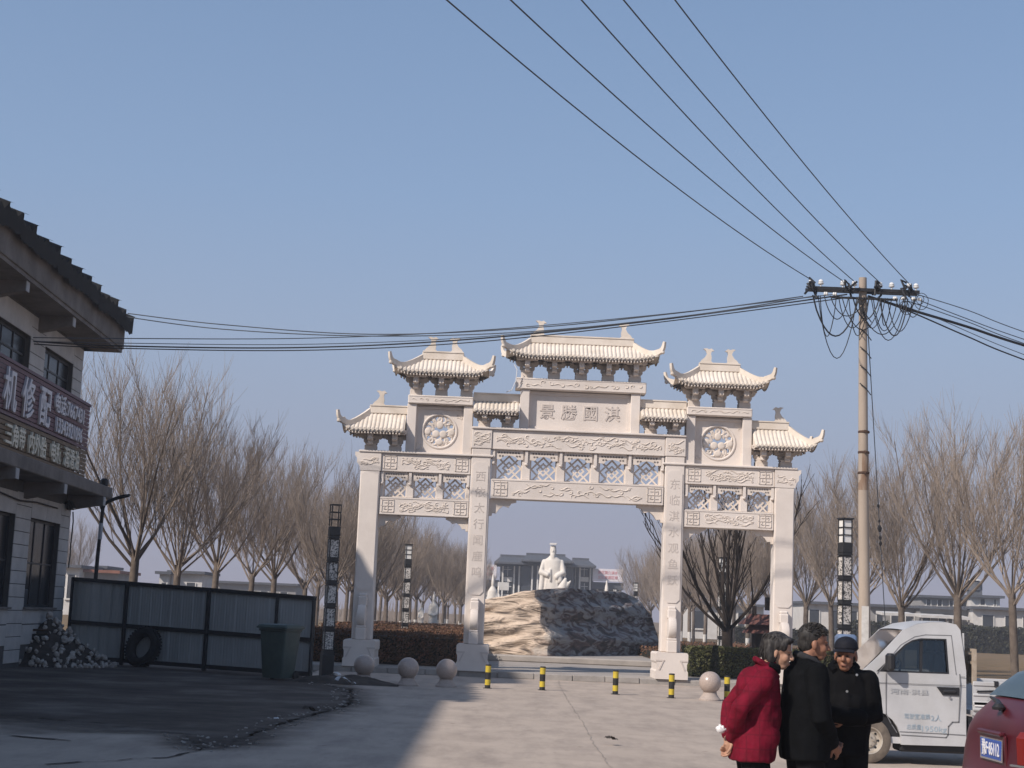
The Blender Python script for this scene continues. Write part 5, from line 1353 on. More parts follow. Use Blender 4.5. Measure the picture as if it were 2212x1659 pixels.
def stat(parent, k):      # robed figure about 4.6 units tall at k = 1, facing -y
    v = lambda *p: (p[0] * k, p[1] * k, p[2] * k)
    P_ = [('l', [(v(0, 0, 0), 1.0 * k, .62 * k), (v(0, 0, .9), .92 * k, .56 * k), (v(0, 0, 1.9), .82 * k, .5 * k), (v(0, 0, 2.7), .86 * k, .5 * k), (v(0, 0, 3.25), .80 * k, .44 * k), (v(0, 0, 3.5), .40 * k, .32 * k), (v(0, -.03, 3.7), .2 * k, .2 * k)]),
          ('e', v(0, -.08, 3.95), (.31 * k, .32 * k, .42 * k)), ('l', [(v(0, -.26, 3.0), .10 * k, .08 * k), (v(0, -.3, 3.4), .19 * k, .12 * k), (v(0, -.24, 3.75), .24 * k, .16 * k)]),
          ('c', [v(-.78, .05, 3.1), v(-.98, -.25, 2.3), v(-.35, -.62, 2.15)], [.25 * k, .30 * k, .20 * k]), ('c', [v(.78, .05, 3.1), v(1.0, -.2, 2.3), v(.45, -.6, 2.0)], [.25 * k, .30 * k, .20 * k]),
          ('c', [v(-.85, -.1, 2.4), v(-.95, -.3, 1.2), v(-.95, -.25, .1)], [.25 * k, .25 * k, .28 * k]), ('c', [v(.62, -.35, 2.1), v(.75, -.45, 1.75)], [.28 * k, .26 * k]),
          ('c', [v(-.15, -.55, 2.5), v(-.12, -.6, 1.7)], [.10 * k, .08 * k]), ('l', [(v(0, -.08, 4.18), .28 * k, .3 * k), (v(0, -.08, 4.38), .24 * k, .26 * k)])]
    for i in range(7): a = -.8 + i * .27; P_.append(('c', [v(a * .55, -.42, 1.8), v(a * .9, -.52 + abs(a) * .1, .1)], [.05 * k, .09 * k]))
    o = organic('figure', P_, .055 * k, m_marble, parent, (0, 0, zb), smooth_it=3); o.scale = (.84, .9, 1)
    g = MB(); g.box(v(0, -.1, 4.50), v(.62, .85, .07), (.12, 0, 0)); g.build('crown_board', m_marble, o)
    g = MB(); g.lathe([(.03 * k, 3.86 * k), (.06 * k, 3.93 * k), (.05 * k, 4.0 * k)], 8, v(0, -.38, 0)); g.build('nose', m_marble, o)
    for sx_ in (-1, 1): g = MB(); g.box(v(sx_ * .11, -.345, 4.03), v(.13, .03, .035)); g.build('brow', m_grave, o)
stat(statue, 1.0 * (at(1192, 1173, SY_).z - zb) / 4.56)
def crane(label, u, v, Y, h_):
    qq = at(u, v, Y); t = thing('stone_carving', label, 'statue', (qq.x, Y, 0), 0, 'small white carvings by the statue')
    zt = qq.z; P_ = [('l', [((0, 0, 0), .32, .32), ((0, 0, zt - h_), .26, .26), ((0, 0, zt - h_ + .1), .3, .3)]), ('c', [(0, 0, zt - h_), (-.1, -.1, zt - h_ * .45), (.12, -.1, zt - .1)], [.30, .34, .12]), ('c', [(.1, -.1, zt - h_ * .5), (.5, -.15, zt - h_ * .12)], [.2, .05])]
    organic('carving', P_, .06, m_marble, t, smooth_it=2)
crane('small pale rearing carving at the right hand of the statue', 1218, 1248, 112, 1.5)
def guard(label, u, v, Y, w_, tall):
    qq = at(u, v, Y); t = thing('stone_guardian', label, 'statue', (qq.x, Y, 0), 0, 'white stone guardians lining the avenue'); zt = qq.z
    z = lambda f: zt * f
    P_ = [('l', [((0, 0, 0), w_ * 1.2, w_), ((0, 0, z(.25)), w_ * 1.0, w_ * .85), ((0, 0, z(.55)), w_ * .9, w_ * .7), ((0, 0, z(.72)), w_ * .95, w_ * .7), ((0, 0, z(.78)), w_ * .45, w_ * .4)]), ('e', (0, -.03, z(.83)), (w_ * .36, w_ * .38, z(.07))), ('l', [((0, 0, z(.87)), w_ * .36, w_ * .36), ((0, 0, z(.92)), w_ * .22, w_ * .22), ((0, 0, z(1.0)), w_ * .10, w_ * .10)]), ('c', [(-w_ * .85, 0, z(.70)), (-w_ * .9, -.2, z(.55)), (0, -w_ * .8, z(.52))], [w_ * .25, w_ * .25, w_ * .2]), ('c', [(w_ * .85, 0, z(.70)), (w_ * .9, -.2, z(.55)), (0, -w_ * .8, z(.52))], [w_ * .25, w_ * .25, w_ * .2])]
    organic('figure', P_, .05, m_marble, t, smooth_it=2)
    g = MB(); g.box((0, 0, .15), (w_ * 3, w_ * 2.6, .3), ch=.03); g.build('plinth', m_stone, t)
guard('white stone guardian beside the left inner column, in front of the hall', 1066, 1234, 100, .30, 0)
guard('slimmer white guardian next to the left one', 1078, 1255, 104, .20, 0)
guard('white stone guardian right of the statue below the banner', 1311, 1252, 108, .38, 0)
guard('shorter white guardian just left of the right guardian', 1291, 1277, 112, .26, 0)
guard('pointed white guardian among the trees in the left arch', 938, 1277, 88, .26, 0)
guard('lower white guardian left of the pointed one in the left arch', 911, 1292, 92, .17, 0)
# small white sign board left of the statue
q = at(1088, 1252, 118); t = thing('info_board', 'small white information board left of the statue', 'sign', (q.x, 118, 0)); g = MB(); g.box((0, 0, q.z - .5), (.85, .08, .6), ch=.02); g.build('board', m_white, t)
for i in (-1, 1): g = MB(); g.box((i * .5, .08, (q.z - .6) / 2), (.1, .06, q.z - .6)); g.build('leg', m_frame, t)

# ------------------------------------------------------------------ far houses
def house(label, u0, u1, vt, Y, depth, parts, m=m_white, roofc=m_groof, slab=True):
    a, b = at(u0, vt, Y), at(u1, vt, Y); zt = at((u0 + u1) / 2, vt, Y).z; cx_ = (a.x + b.x) / 2; w_ = b.x - a.x
    t = thing('village_house', label, 'house', (cx_, Y, 0), 0, 'village houses on the far plain')
    g = MB(); g.box((0, depth / 2, zt / 2), (w_, depth, zt)); wl = g.build('wall', m, t)
    if slab: g = MB(); g.box((0, depth / 2 - .3, zt + .12), (w_ + .7, depth + .8, .28)); g.build('roof', roofc, t)
    for (f0, f1, z0, z1) in parts:
        x0, x1 = -w_ / 2 + w_ * f0, -w_ / 2 + w_ * f1
        g = MB(); g.box(((x0 + x1) / 2, -.02, zt * (z0 + z1) / 2), (x1 - x0, .08, zt * (z1 - z0))); wn = g.build('window', m_wglass, t)
        n = max(1, int((x1 - x0) / 1.0))
        for i in range(n + 1): g = MB(); g.box((x0 + (x1 - x0) * i / n, -.08, zt * (z0 + z1) / 2), (.09, .06, zt * (z1 - z0))); g.build('frame_bar', m_whcol, wn)
        g = MB(); g.box(((x0 + x1) / 2, -.1, zt * z0 - .08), (x1 - x0 + .3, .22, .14)); g.build('sill', m_whcol, wn)
    return t
m_greyh = mat('grey_house', (.30, .29, .28), (.24, .23, .22), scale=1, rough=.9)
m_redrf = mat('red_tile_far', (.25, .11, .075), (.18, .08, .055), scale=2, rough=.9)
house('white house with barred window at the shop corner on the far left', 140, 172, 1226, 150, 8, [(.25, .8, .35, .85)])
house('low grey shed with red roof right of the far left white house', 174, 255, 1237, 152, 8, [(.1, .25, .2, .7), (.5, .7, .3, .75)], m_greyh, m_redrf)
house('white gatehouse just right of the thin black lamp post', 215, 228, 1228, 158, 6, [(.3, .7, .4, .7)])
house('white house with two windows behind the third tree trunk', 345, 365, 1240, 160, 8, [(.25, .85, .4, .8)])
house('long white house beside the second tree trunk, above the hoarding', 371, 438, 1239, 161, 8, [(.1, .3, .4, .8), (.5, .8, .4, .8)])
house('long grey terrace far behind the left tree row', 470, 640, 1262, 210, 9, [(.1, .2, .3, .8), (.3, .4, .3, .8), (.55, .65, .3, .8), (.8, .9, .3, .8)], m_greyh)
house('white house with tall windows behind the right column and pole', 1735, 1862, 1306, 175, 9, [(.10, .28, .35, .85), (.48, .68, .35, .85), (.80, .92, .35, .85)])
house('white terrace with balcony bands just right of the utility pole', 1880, 1985, 1312, 172, 9, [(.12, .28, .3, .8), (.42, .58, .3, .8), (.72, .9, .3, .8)], m_greyh)
house('white terrace house behind the truck cab', 1987, 2100, 1316, 170, 9, [(.05, .2, .3, .8), (.35, .5, .3, .8), (.62, .8, .3, .8)], m_greyh)
house('white house with large dark windows at the far right', 2102, 2250, 1318, 168, 9, [(.13, .30, .32, .86), (.46, .58, .32, .86), (.72, .86, .32, .86)], m_white)
house('upper storey block of the terrace with a white wall', 2098, 2160, 1291, 178, 6, [(.30, .48, .86, .97), (.78, .86, .84, .97)], m_white)
house('stepped upper storey with small windows behind the terrace', 1990, 2076, 1292, 180, 6, [(.12, .24, .84, .96), (.40, .52, .84, .96), (.7, .8, .84, .96)], m_greyh)
house('pale house seen low through the right arch', 1490, 1650, 1308, 176, 9, [(.05, .2, .3, .8), (.4, .5, .3, .8), (.65, .75, .3, .8)], m_white)
# white awnings
for i, (u0, u1, v, lb) in enumerate(((1905, 1975, 1322, 'long white awning left over the terrace behind the truck'), (1988, 2050, 1327, 'white awning in the middle of the terrace'), (2056, 2095, 1331, 'short white awning at the right of the terrace'))):
    a, b = at(u0, v, 167), at(u1, v, 167); t = thing('awning', lb, 'awning', ((a.x + b.x) / 2, 167, 0), 0, 'white awnings on the terrace'); g = MB(); g.box((0, 1.2, a.z - .1), (b.x - a.x, 3, .28), (.06, 0, 0)); g.build('sheet', m_white, t)
    for s in (-1, 1): g = MB(); g.box((s * (b.x - a.x) * .45, 0, (a.z - .2) / 2), (.12, .12, a.z - .2)); g.build('support', m_greyh, t)
# rooftop tank
q = at(2105, 1275, 185); t = thing('water_tank', 'dark rooftop tank with pale lid above the terrace', 'tank', (q.x, 185, 0)); g = MB(); g.box((0, 0, q.z / 2), (1.4, 1.4, q.z)); g.build('tower', m_gwall, t); g = MB(); g.lathe([(.9, q.z), (.9, q.z + .9), (.4, q.z + 1.1)], 14); g.build('tank', m_gwall, t, smooth=40); g = MB(); g.lathe([(.95, q.z + 1.1), (.5, q.z + 1.3)], 14); g.build('lid', m_white, t)

# ------------------------------------------------------------------ wooden notice stand by the right column
m_wood = mat('dark_wood', (.035, .024, .020), (.02, .015, .013), scale=8, rough=.7, stretch=(4, 4, 1))
m_redeave = mat('red_brown_tile', (.17, .075, .06), (.10, .045, .038), scale=8, rough=.8)
q = grd(1650, 1400); NY = 52.0; qa, qb = at(1628, 1400, NY), at(1668, 1400, NY)
ns = thing('notice_stand', 'dark wooden notice stand with small red-brown eaves beside the right column', 'notice board', ((qa.x + qb.x) / 2, NY, .15))
hw = (qb.x - qa.x) / 2; zt = at(1650, 1291, NY).z - .15; ze = at(1650, 1342, NY).z - .15
for s, zz in ((-1, zt - .28), (1, zt)):
    g = MB(); g.box((s * hw, 0, zz / 2), (.13, .13, zz), ch=.01); g.build('post', m_wood, ns)
g = MB(); g.box((hw * .75, 0, zt - .2), (.38, .1, .42), ch=.01); g.build('top_board', m_wood, ns)
for z in (zt - .62, ze + .05): g = MB(); g.box((0, 0, z), (2 * hw + .3, .08, .08)); g.build('rail', m_wood, ns)
for i, z in enumerate((ze, ze - .28)):
    g = MB(); w_ = hw + .45 - .1 * i; g.add([(-w_, -.45, z - .12), (w_, -.45, z - .12), (w_, .45, z - .12), (-w_, .45, z - .12), (-w_ + .3, 0, z + .22), (w_ - .3, 0, z + .22)], [(0, 1, 5, 4), (1, 2, 5), (2, 3, 4, 5), (3, 0, 4), (0, 3, 2, 1)]); g.build('eave', m_redeave, ns)
g = MB(); g.box((0, .02, (ze - .4) / 2 + .25), (2 * hw - .14, .05, ze - .9)); g.build('board', m_wood, ns)
# blue litter bin behind the capped man
BY = 30.0; q0 = at(1806, 1372, BY); q1 = at(1848, 1372, BY)
bn = thing('litter_bin', 'blue-grey litter bin with a dark slot behind the capped man', 'bin', ((q0.x + q1.x) / 2, BY, 0)); w_ = q1.x - q0.x; zt = at(1826, 1370, BY).z
m_blue = mat('blue_plastic', (.14, .20, .32), (.11, .16, .26), scale=4, rough=.45)
g = MB(); loft(g, [ring(w_ * .85, .3, .05), ring(w_, .36, zt - .45), ring(w_, .36, zt - .05), ring(w_ - .08, .30, zt)]); g.build('body', m_blue, bn, smooth=35)
g = MB(); g.box((-.01, -.19, zt - .13), (w_ * .8, .03, .07)); g.build('slot', m_frame, bn)
g = MB(); g.box((0, -.188, zt - .36), (w_ * .72, .02, .26), ch=.02); g.build('front_panel', mat('pale_blue', (.26, .34, .46), rough=.5), bn)
# ------------------------------------------------------------------ small white pick-up truck
m_tpaint = mat('dusty_white_paint', (.54, .54, .545), (.45, .445, .435), scale=1.6, rough=.33, spec=.5, bump=.0)
m_tdark = flat('black_trim', (.02, .02, .022), .5)
m_tglass = glass('truck_glass', (.62, .66, .68), .03, .04)
m_tyre = mat('dusty_tyre', (.20, .165, .13), (.12, .10, .082), scale=9, rough=.95)
m_rim = mat('steel_rim', (.52, .47, .40), (.40, .35, .29), scale=12, rough=.5, metal=.3)
m_gap = flat('panel_gap', (.16, .16, .165), .8)
m_faded = flat('faded_blue_print', (.36, .44, .50), .8)
m_faded2 = flat('faded_grey_print', (.42, .43, .44), .8)
WD = 1.50
def tumble(g):
    out = []
    for x, y, z in g.v:
        f = 1 - .15 * max(0, (z - 1.08) / .78); out.append((x, WD / 2 + (y - WD / 2) * f, z if z < 1.15 else 1.15 + (z - 1.15) * .91))
    g.v = out; return g
truck = thing('pickup_truck', 'dusty white single-cab pickup truck parked behind the three people', 'truck', (4.68, 20.2, 0))
arch = [(.40 * math.cos(a), .27 + .40 * math.sin(a)) for a in [PI * k / 12 for k in range(13)]]
outer = [(1.215, .26), (1.22, 1.20), (1.17, 1.76), (1.12, 1.835), (1.0, 1.86), (.80, 1.855), (.62, 1.82), (.44, 1.73), (.14, 1.38), (-.14, 1.10), (-.34, 1.02), (-.52, .93), (-.60, .80), (-.64, .55), (-.62, .30), (-.40, .27)] + arch[::-1][1:-1] + [(.40, .25)]
win = [(.10, 1.145), (1.0, 1.15), (.985, 1.63), (.66, 1.625), (.55, 1.595), (.45, 1.53)]
g = MB(); g.prism(outer, 0, .05, 'y', [win]); g.prism(outer, WD - .05, WD, 'y', [win])
def strip(g, pts, y0=.0, y1=WD, n=5, crown=.0):
    vs = []; fs = []
    for (x, z) in pts:
        for k in range(n + 1):
            t = k / n; vs.append((x, y0 + (y1 - y0) * t, z + crown * 4 * t * (1 - t)))
    for i in range(len(pts) - 1):
        for k in range(n): fs.append((i * (n + 1) + k, i * (n + 1) + k + 1, (i + 1) * (n + 1) + k + 1, (i + 1) * (n + 1) + k))
    g.add(vs, fs)
strip(g, [(.44, 1.73), (.62, 1.822), (.80, 1.857), (1.0, 1.862), (1.12, 1.837), (1.17, 1.762)], crown=.015)
strip(g, [(-.14, 1.10), (-.34, 1.02), (-.52, .93), (-.60, .80), (-.64, .55), (-.62, .30)], crown=.02)
g.add([(1.17, .05, 1.76), (1.17, WD - .05, 1.76), (1.215, WD - .05, 1.70), (1.215, .05, 1.70)], [(0, 1, 2, 3)])
g.prism([(0, .27), (WD, .27), (WD, 1.72), (0, 1.72)], 1.195, 1.215, 'x', [[(.3, 1.25), (WD - .3, 1.25), (WD - .35, 1.62), (.35, 1.62)]])
g.box((.72, WD / 2, .30), (.95, WD - .1, .08))
cabm = tumble(g).build('cab', m_tpaint, truck, smooth=25)
g = MB(); g.add([(-.135, .06, 1.105), (-.135, WD - .06, 1.105), (.435, WD - .06, 1.725), (.435, .06, 1.725)], [(0, 1, 2, 3)]); tumble(g).build('windscreen', m_tglass, truck)
for y, nm in ((.03, 'side_window'), (WD - .03, 'side_window')):
    g = MB(); g.prism(win, y - .004, y + .004, 'y'); sw = tumble(g).build(nm, m_tglass, truck)
    g = MB(); yy = -.003 if y < 1 else WD + .003
    g.prism([(p[0] + (.0 if i else -.02), p[1]) for i, p in enumerate(win)], min(yy, yy + .006), max(yy, yy + .006), 'y', [[(.155, 1.165), (.98, 1.168), (.965, 1.612), (.67, 1.605), (.565, 1.578), (.475, 1.52)]]); tumble(g).build('window_seal', m_tdark, sw)
    g = MB(); g.prism([(.10, 1.15), (.30, 1.15), (.30, 1.36)], min(yy, yy + .012), max(yy, yy + .012), 'y'); tumble(g).build('quarter_trim', m_tdark, sw)
    g = MB(); g.box((.66, y, 1.39), (.035, .03, .46), (0, .05, 0)); tumble(g).build('window_divider', m_tdark, sw)
g = MB(); g.prism([(.30, 1.25), (WD - .30, 1.25), (WD - .35, 1.62), (.35, 1.62)], 1.203, 1.209, 'x'); g.build('rear_window', m_tglass, truck)
# mirror
g = MB(); g.box((.22, -.13, 1.27), (.10, .13, .22), (0, 0, .25), ch=.03); g.box((.20, -.03, 1.19), (.05, .12, .05)); g.build('wing_mirror', m_tdark, truck)
# door shut lines, handle, lock, lower step panel
def line(pts, w_=.012, y=-.004, name='door_line', m=m_gap):
    g = MB()
    for i in range(len(pts) - 1):
        a, b = Vector(pts[i]), Vector(pts[i + 1]); d = (b - a).normalized() * w_ / 2; nn = Vector((-d.y, d.x))
        g.add([(*(a - d - nn), 0), (*(b + d - nn), 0), (*(b + d + nn), 0), (*(a - d + nn), 0)], [(0, 1, 2, 3)])
    g.v = [(x, y, z) for x, z, _ in g.v]; tumble(g).build(name, m, cabm)
line([(.205, 1.12), (.20, 1.0), (.205, .62), (.27, .50), (.34, .40)]); line([(1.135, 1.15), (1.14, 1.02), (1.12, .56), (1.04, .555), (.99, .50), (.985, .395), (.96, .36), (.40, .37)]); line([(.09, 1.12), (.40, 1.52), (.58, 1.64), (.72, 1.675), (1.05, 1.68), (1.09, 1.15)], .010)
line([(-.50, 1.0), (.2, 1.005), (1.2, 1.01)], .008, name='belt_crease'); line([(.38, .41), (.9, .405), (1.2, .40)], .01, name='sill_crease'); line([(1.135, 1.12), (1.2, 1.12)], .008)
g = MB(); g.prism([(.84, .985), (1.125, .985), (1.125, .885), (.915, .885)], -.008, .002, 'y'); hd = g.build('handle_recess', m_tdark, cabm)
g = MB(); g.box((1.0, -.018, .935), (.16, .02, .035), ch=.008); g.build('handle', flat('handle_black', (.035, .035, .038), .35), hd)
g = MB(); g.lathe([(.018, -.008), (.014, -.012)], 12, (1.01, 0, .852), 'y'); g.build('lock', flat('chrome', (.75, .75, .75), .2, 1.0), cabm)
for tx, x, z, sx, sz, m in (('河南·淇县', .50, .905, .115, .075, m_faded2), ('驾驶室准乘', .595, .60, .066, .075, m_faded), ('2人', .835, .59, .09, .09, m_faded), ('总质量', .555, .47, .062, .07, m_faded), ('1950kg', .80, .455, .115, .10, m_faded)):
    put('door_lettering', text_mesh(tx, 1.0, .002, m, .0), cabm, (x, -.003, z), (PI / 2, 0, 0), (sx, sz, 1))
# wheel
def wheel(x, y, sgn, name='wheel'):
    g = MB(); g.lathe([(.155, -.085), (.24, -.09), (.275, -.075), (.285, -.04), (.285, .04), (.275, .075), (.24, .09), (.155, .085)], 40, (x, y, .285), 'y', cap=False); w_ = g.build(name, m_tyre, truck, smooth=40)
    g = MB(); g.lathe([(.160, .06 * sgn), (.165, -.082 * sgn), (.170, -.090 * sgn), (.155, -.086 * sgn), (.14, -.05 * sgn), (.10, -.04 * sgn), (.085, -.06 * sgn), (.05, -.065 * sgn), (.02, -.066 * sgn)], 32, (x, y, .285), 'y'); r_ = g.build('rim', m_rim, w_, smooth=40)
    for k in range(8):
        a = 2 * PI * k / 8; g = MB(); g.lathe([(.016, 0), (.014, -.008 * sgn)], 8, (x + .118 * math.cos(a), y - .046 * sgn, .285 + .118 * math.sin(a)), 'y'); g.build('rim_hole', m_tdark, r_)
    for k in range(5):
        a = 2 * PI * k / 5; g = MB(); g.lathe([(.008, 0), (.008, -.02 * sgn)], 6, (x + .05 * math.cos(a), y - .066 * sgn, .285 + .05 * math.sin(a)), 'y'); g.build('wheel_nut', m_rim, r_)
for x in (0, 2.55): wheel(x, .10, 1); wheel(x, WD - .10, -1)
g = MB(); g.prism([(.44 * math.cos(a), .27 + .44 * math.sin(a)) for a in [PI * k / 12 for k in range(13)]], .06, .45, 'y'); g.build('wheel_well', m_tdark, truck)
g = MB(); g.prism([(.44 * math.cos(a), .27 + .44 * math.sin(a)) for a in [PI * k / 12 for k in range(13)]], WD - .45, WD - .06, 'y'); g.build('wheel_well', m_tdark, truck)
# seats, steering wheel and dash
g = MB(); g.box((.20, WD / 2, .98), (.35, WD - .25, .22), ch=.04); g.build('dashboard', m_tdark, truck)
for y in (.42, WD - .42):
    g = MB(); g.box((.78, y, .80), (.5, .48, .14), ch=.04); g.box((1.02, y, 1.12), (.12, .46, .60), (0, .12, 0), ch=.04); g.box((1.07, y, 1.48), (.09, .26, .16), ch=.03); g.build('seat', mat('grey_seat', (.22, .21, .20), rough=.9), truck)
g = MB(); pts = [(.42 + .05 * math.sin(a), .42 + .18 * math.cos(a), 1.12 + .16 * math.sin(a)) for a in [2 * PI * k / 20 for k in range(21)]]; g.tube(pts, .015, 6); g.build('steering_wheel', m_tdark, truck, smooth=50)
# chassis
for y in (.35, WD - .35): g = MB(); g.box((1.6, y, .36), (3.9, .08, .14)); g.build('chassis_rail', m_tdark, truck)
g = MB(); g.box((.85, .28, .22), (.9, .4, .12), ch=.02); g.build('underbody', m_tdark, truck)
g = MB(); g.prism([(1.26, .60), (1.42, .60), (1.40, .36), (1.30, .33)], .02, .05, 'y'); g.box((1.30, .25, .45), (.10, .45, .34)); g.build('fuel_tank', m_tdark, truck)
g = MB(); g.prism([(-.62, .50), (-.68, .46), (-.68, .26), (-.60, .22), (-.60, .5)], .03, WD - .03, 'y'); g.build('front_bumper', m_tpaint, truck)
for y in (.16, WD - .16): g = MB(); g.box((-.64, y, .68), (.05, .24, .16), (0, .1, 0), ch=.03); g.build('headlamp', flat('lamp_glass', (.7, .72, .74), .1), truck)
# load bed with drop sides and ribs
bed = MB(); bed.box((2.55, WD / 2, .68), (2.52, WD + .04, .06)); bedo = bed.build('bed_floor', m_tpaint, truck)
for y in (-.02, WD + .02):
    g = MB(); g.box((2.55, y, .88), (2.52, .03, .34)); sd = g.build('drop_side', m_tpaint, truck)
    for z, hh in ((1.045, .055), (.905, .03), (.80, .05), (.725, .035)): g = MB(); g.box((2.55, y - .014 * (1 if y < 1 else -1), z), (2.52, .03, hh), ch=.008); g.build('side_rail', m_tpaint, sd)
    if y < 1:
        g = MB(); g.box((1.39, -.047, .79), (.17, .004, .05)); g.build('reflector_white', flat('reflect_white', (.8, .78, .76), .4), sd); g = MB(); g.box((1.55, -.047, .787), (.15, .004, .05)); g.build('reflector_red', flat('reflect_red', (.55, .06, .09), .4), sd)
        g = MB(); g.box((1.45, -.045, .955), (.22, .02, .022), (0, -.06, 0)); g.build('latch', m_tdark, sd); g = MB(); g.box((1.58, -.04, 1.05), (.05, .04, .07)); g.build('latch_hook', m_tdark, sd)
        put('stencil', text_mesh('34', 1.0, .002, m_faded2, .0), sd, (1.50, -.037, .868), (PI / 2, 0, 0), (.085, .085, 1)); put('stencil', text_mesh('2', 1.0, .002, m_faded2, .0), sd, (1.72, -.037, .868), (PI / 2, 0, 0), (.085, .085, 1)); put('stencil', text_mesh('2      1', 1.0, .002, m_faded2, .0), sd, (1.42, -.037, .955), (PI / 2, 0, 0), (.07, .07, 1))
g = MB(); g.prism([(1.30, .66), (1.80, .66), (1.72, .36), (1.32, .34)], .0, .03, 'y'); g.build('bed_skirt', m_tpaint, truck)
g = MB(); g.box((3.82, WD / 2, .88), (.03, WD, .36)); g.build('tailgate', m_tpaint, truck)
m_guard = mat('rusty_cream_guard', (.45, .38, .30), (.30, .24, .18), scale=9, rough=.8)
for y in (.05, .40, WD - .40, WD - .05): g = MB(); g.box((1.33, y, 1.25), (.05, .05, .45)); g.build('headboard_post', m_guard, truck)
for z in (1.10, 1.30, 1.46): g = MB(); g.box((1.33, WD / 2, z), (.035, WD - .1, .035)); g.build('headboard_bar', m_guard, truck)
g = MB(); g.box((1.36, WD / 2, 1.22), (.01, WD - .2, .36)); g.build('headboard_sheet', m_guard, truck)

# ------------------------------------------------------------------ dark red car at the right edge
m_red = mat('metallic_red_paint', (.105, .013, .021), (.08, .011, .017), scale=3, rough=.34, spec=.5, metal=.25)
m_tail = flat('tail_lamp_red', (.17, .018, .014), .12)
car = thing('red_car', 'dark red car showing its rear with blue number plate at the right edge', 'car', (3.705, 11.85, 0), R(2))
ST = [(-.13, .48, .38, .52), (-.115, .62, .32, .58), (-.08, .70, .28, .63), (-.05, .73, .26, .66), (-.035, .70, .25, .92), (-.01, .72, .24, 1.03), (.03, .745, .24, 1.10), (.10, .76, .23, 1.17), (.22, .775, .22, 1.29), (.34, .785, .21, 1.385), (.50, .79, .20, 1.43), (.9, .80, .2, 1.47), (1.5, .80, .2, 1.48), (2.0, .80, .2, 1.44), (2.35, .80, .2, 1.25), (2.65, .79, .2, 1.02), (3.1, .77, .22, .93), (3.45, .70, .24, .80), (3.6, .55, .30, .62)]
NSEC = 36
def csec(i, a):
    x, hw, zb_, zt = ST[i]; c, s = math.cos(a), math.sin(a); e = .42
    y = hw * math.copysign(abs(c) ** e, c); z = (zb_ + zt) / 2 + (zt - zb_) / 2 * math.copysign(abs(s) ** e, s)
    if z > .98: y *= 1 - .20 * min(1, (z - .98) / .45)
    return (x, y, z)
g = MB(); vs = [csec(i, 2 * PI * k / NSEC) for i in range(len(ST)) for k in range(NSEC)]; fs = []
for i in range(len(ST) - 1):
    for k in range(NSEC): fs.append((i * NSEC + k, i * NSEC + (k + 1) % NSEC, (i + 1) * NSEC + (k + 1) % NSEC, (i + 1) * NSEC + k))
fs.append(tuple(range(NSEC))); fs.append(tuple((len(ST) - 1) * NSEC + k for k in range(NSEC))); g.add(vs, fs); cbody = g.build('body', m_red, car, smooth=50)
def patch(name, m, i0, i1, y0, y1, off=.012, parent=car):
    # sheet laid over the upper surface between two stations
    def fn(u, v):
        t = i0 + (i1 - i0) * u; i = min(int(t), len(ST) - 2); f = t - i
        x = ST[i][0] * (1 - f) + ST[i + 1][0] * f; zt = ST[i][3] * (1 - f) + ST[i + 1][3] * f; y = y0 + (y1 - y0) * v
        return (x - off * .8, y * (1 - .10 * u), zt + off - .03 * (y / .7) ** 4)
    g = MB(); g.grid(fn, 8, 10); return g.build(name, m, parent, smooth=50)
patch('rear_window', mat('car_glass', (.06, .085, .09), (.04, .06, .065), scale=2, rough=.15, spec=.35), 7.2, 9.2, -.56, .56)
patch('roof_trim', m_tdark, 9.25, 9.5, -.56, .56)
g = MB(); g.box((-.045, 0, .83), (.02, .56, .22), (0, -.06, 0), ch=.01); g.build('plate_recess', m_red, car)
g = MB(); g.box((-.062, 0, .825), (.012, .44, .14), (0, -.06, 0), ch=.004); pl = g.build('number_plate', flat('plate_blue', (.035, .09, .36), .35), car)
put('plate_lettering', text_mesh('豫F·85112', 1.0, .004, flat('plate_white', (.8, .8, .82), .4), .01), pl, (-.070, 0, .823), (PI / 2, 0, -PI / 2), (.088, .13, 1))
g = MB(); g.prism([(-.235, .745), (.235, .745), (.235, .905), (-.235, .905)], -.066, -.060, 'x', [[(-.215, .758), (.215, .758), (.215, .892), (-.215, .892)]]); g.build('plate_frame', flat('plate_chrome', (.6, .6, .62), .25, .8), car)
g = MB(); g.box((-.065, 0, .945), (.05, .50, .035), ch=.012); g.build('plate_light_bar', m_red, car)
for s in (-1, 1):
    g = MB(); g.box((-.015 if s < 0 else .07, s * .62, .86), (.10, .20, .26), (0, -.05, -s * .40), ch=.04); tl = g.build('tail_lamp', m_tail, car); g = MB(); g.box((-.068 if s < 0 else .03, s * .60, .755), (.02, .18, .014), (0, 0, -s * .40)); g.build('chrome_strip', flat('plate_chrome', (.6, .6, .62), .25, .8), tl)
g = MB(); g.tube([(.02, .05, 1.13), (.05, .18, 1.165), (.08, .42, 1.185)], [.03, .018, .01], 8); g.lathe([(.045, -.02), (.05, .0), (.03, .025)], 12, (.0, .02, 1.13)); g.build('rear_wiper', m_tdark, car, smooth=40)
g = MB(); g.prism([(.30, .30), (.30, .5), (-.15, .46), (-.17, .34)], -.66, .66, 'y'); g.build('rear_bumper', m_red, car)
for x in (.62, 2.95):
    for s in (-1, 1):
        g = MB(); g.lathe([(.18, -.09), (.27, -.09), (.30, -.06), (.30, .06), (.27, .09), (.18, .09)], 32, (x, s * .70, .30), 'y', cap=False); w_ = g.build('wheel', m_rubber, car, smooth=40); g = MB(); g.lathe([(.185, -s * .05), (.185, s * .075), (.16, s * .08), (.05, s * .05)], 24, (x, s * .70, .30), 'y'); g.build('rim', m_rim, w_, smooth=40)
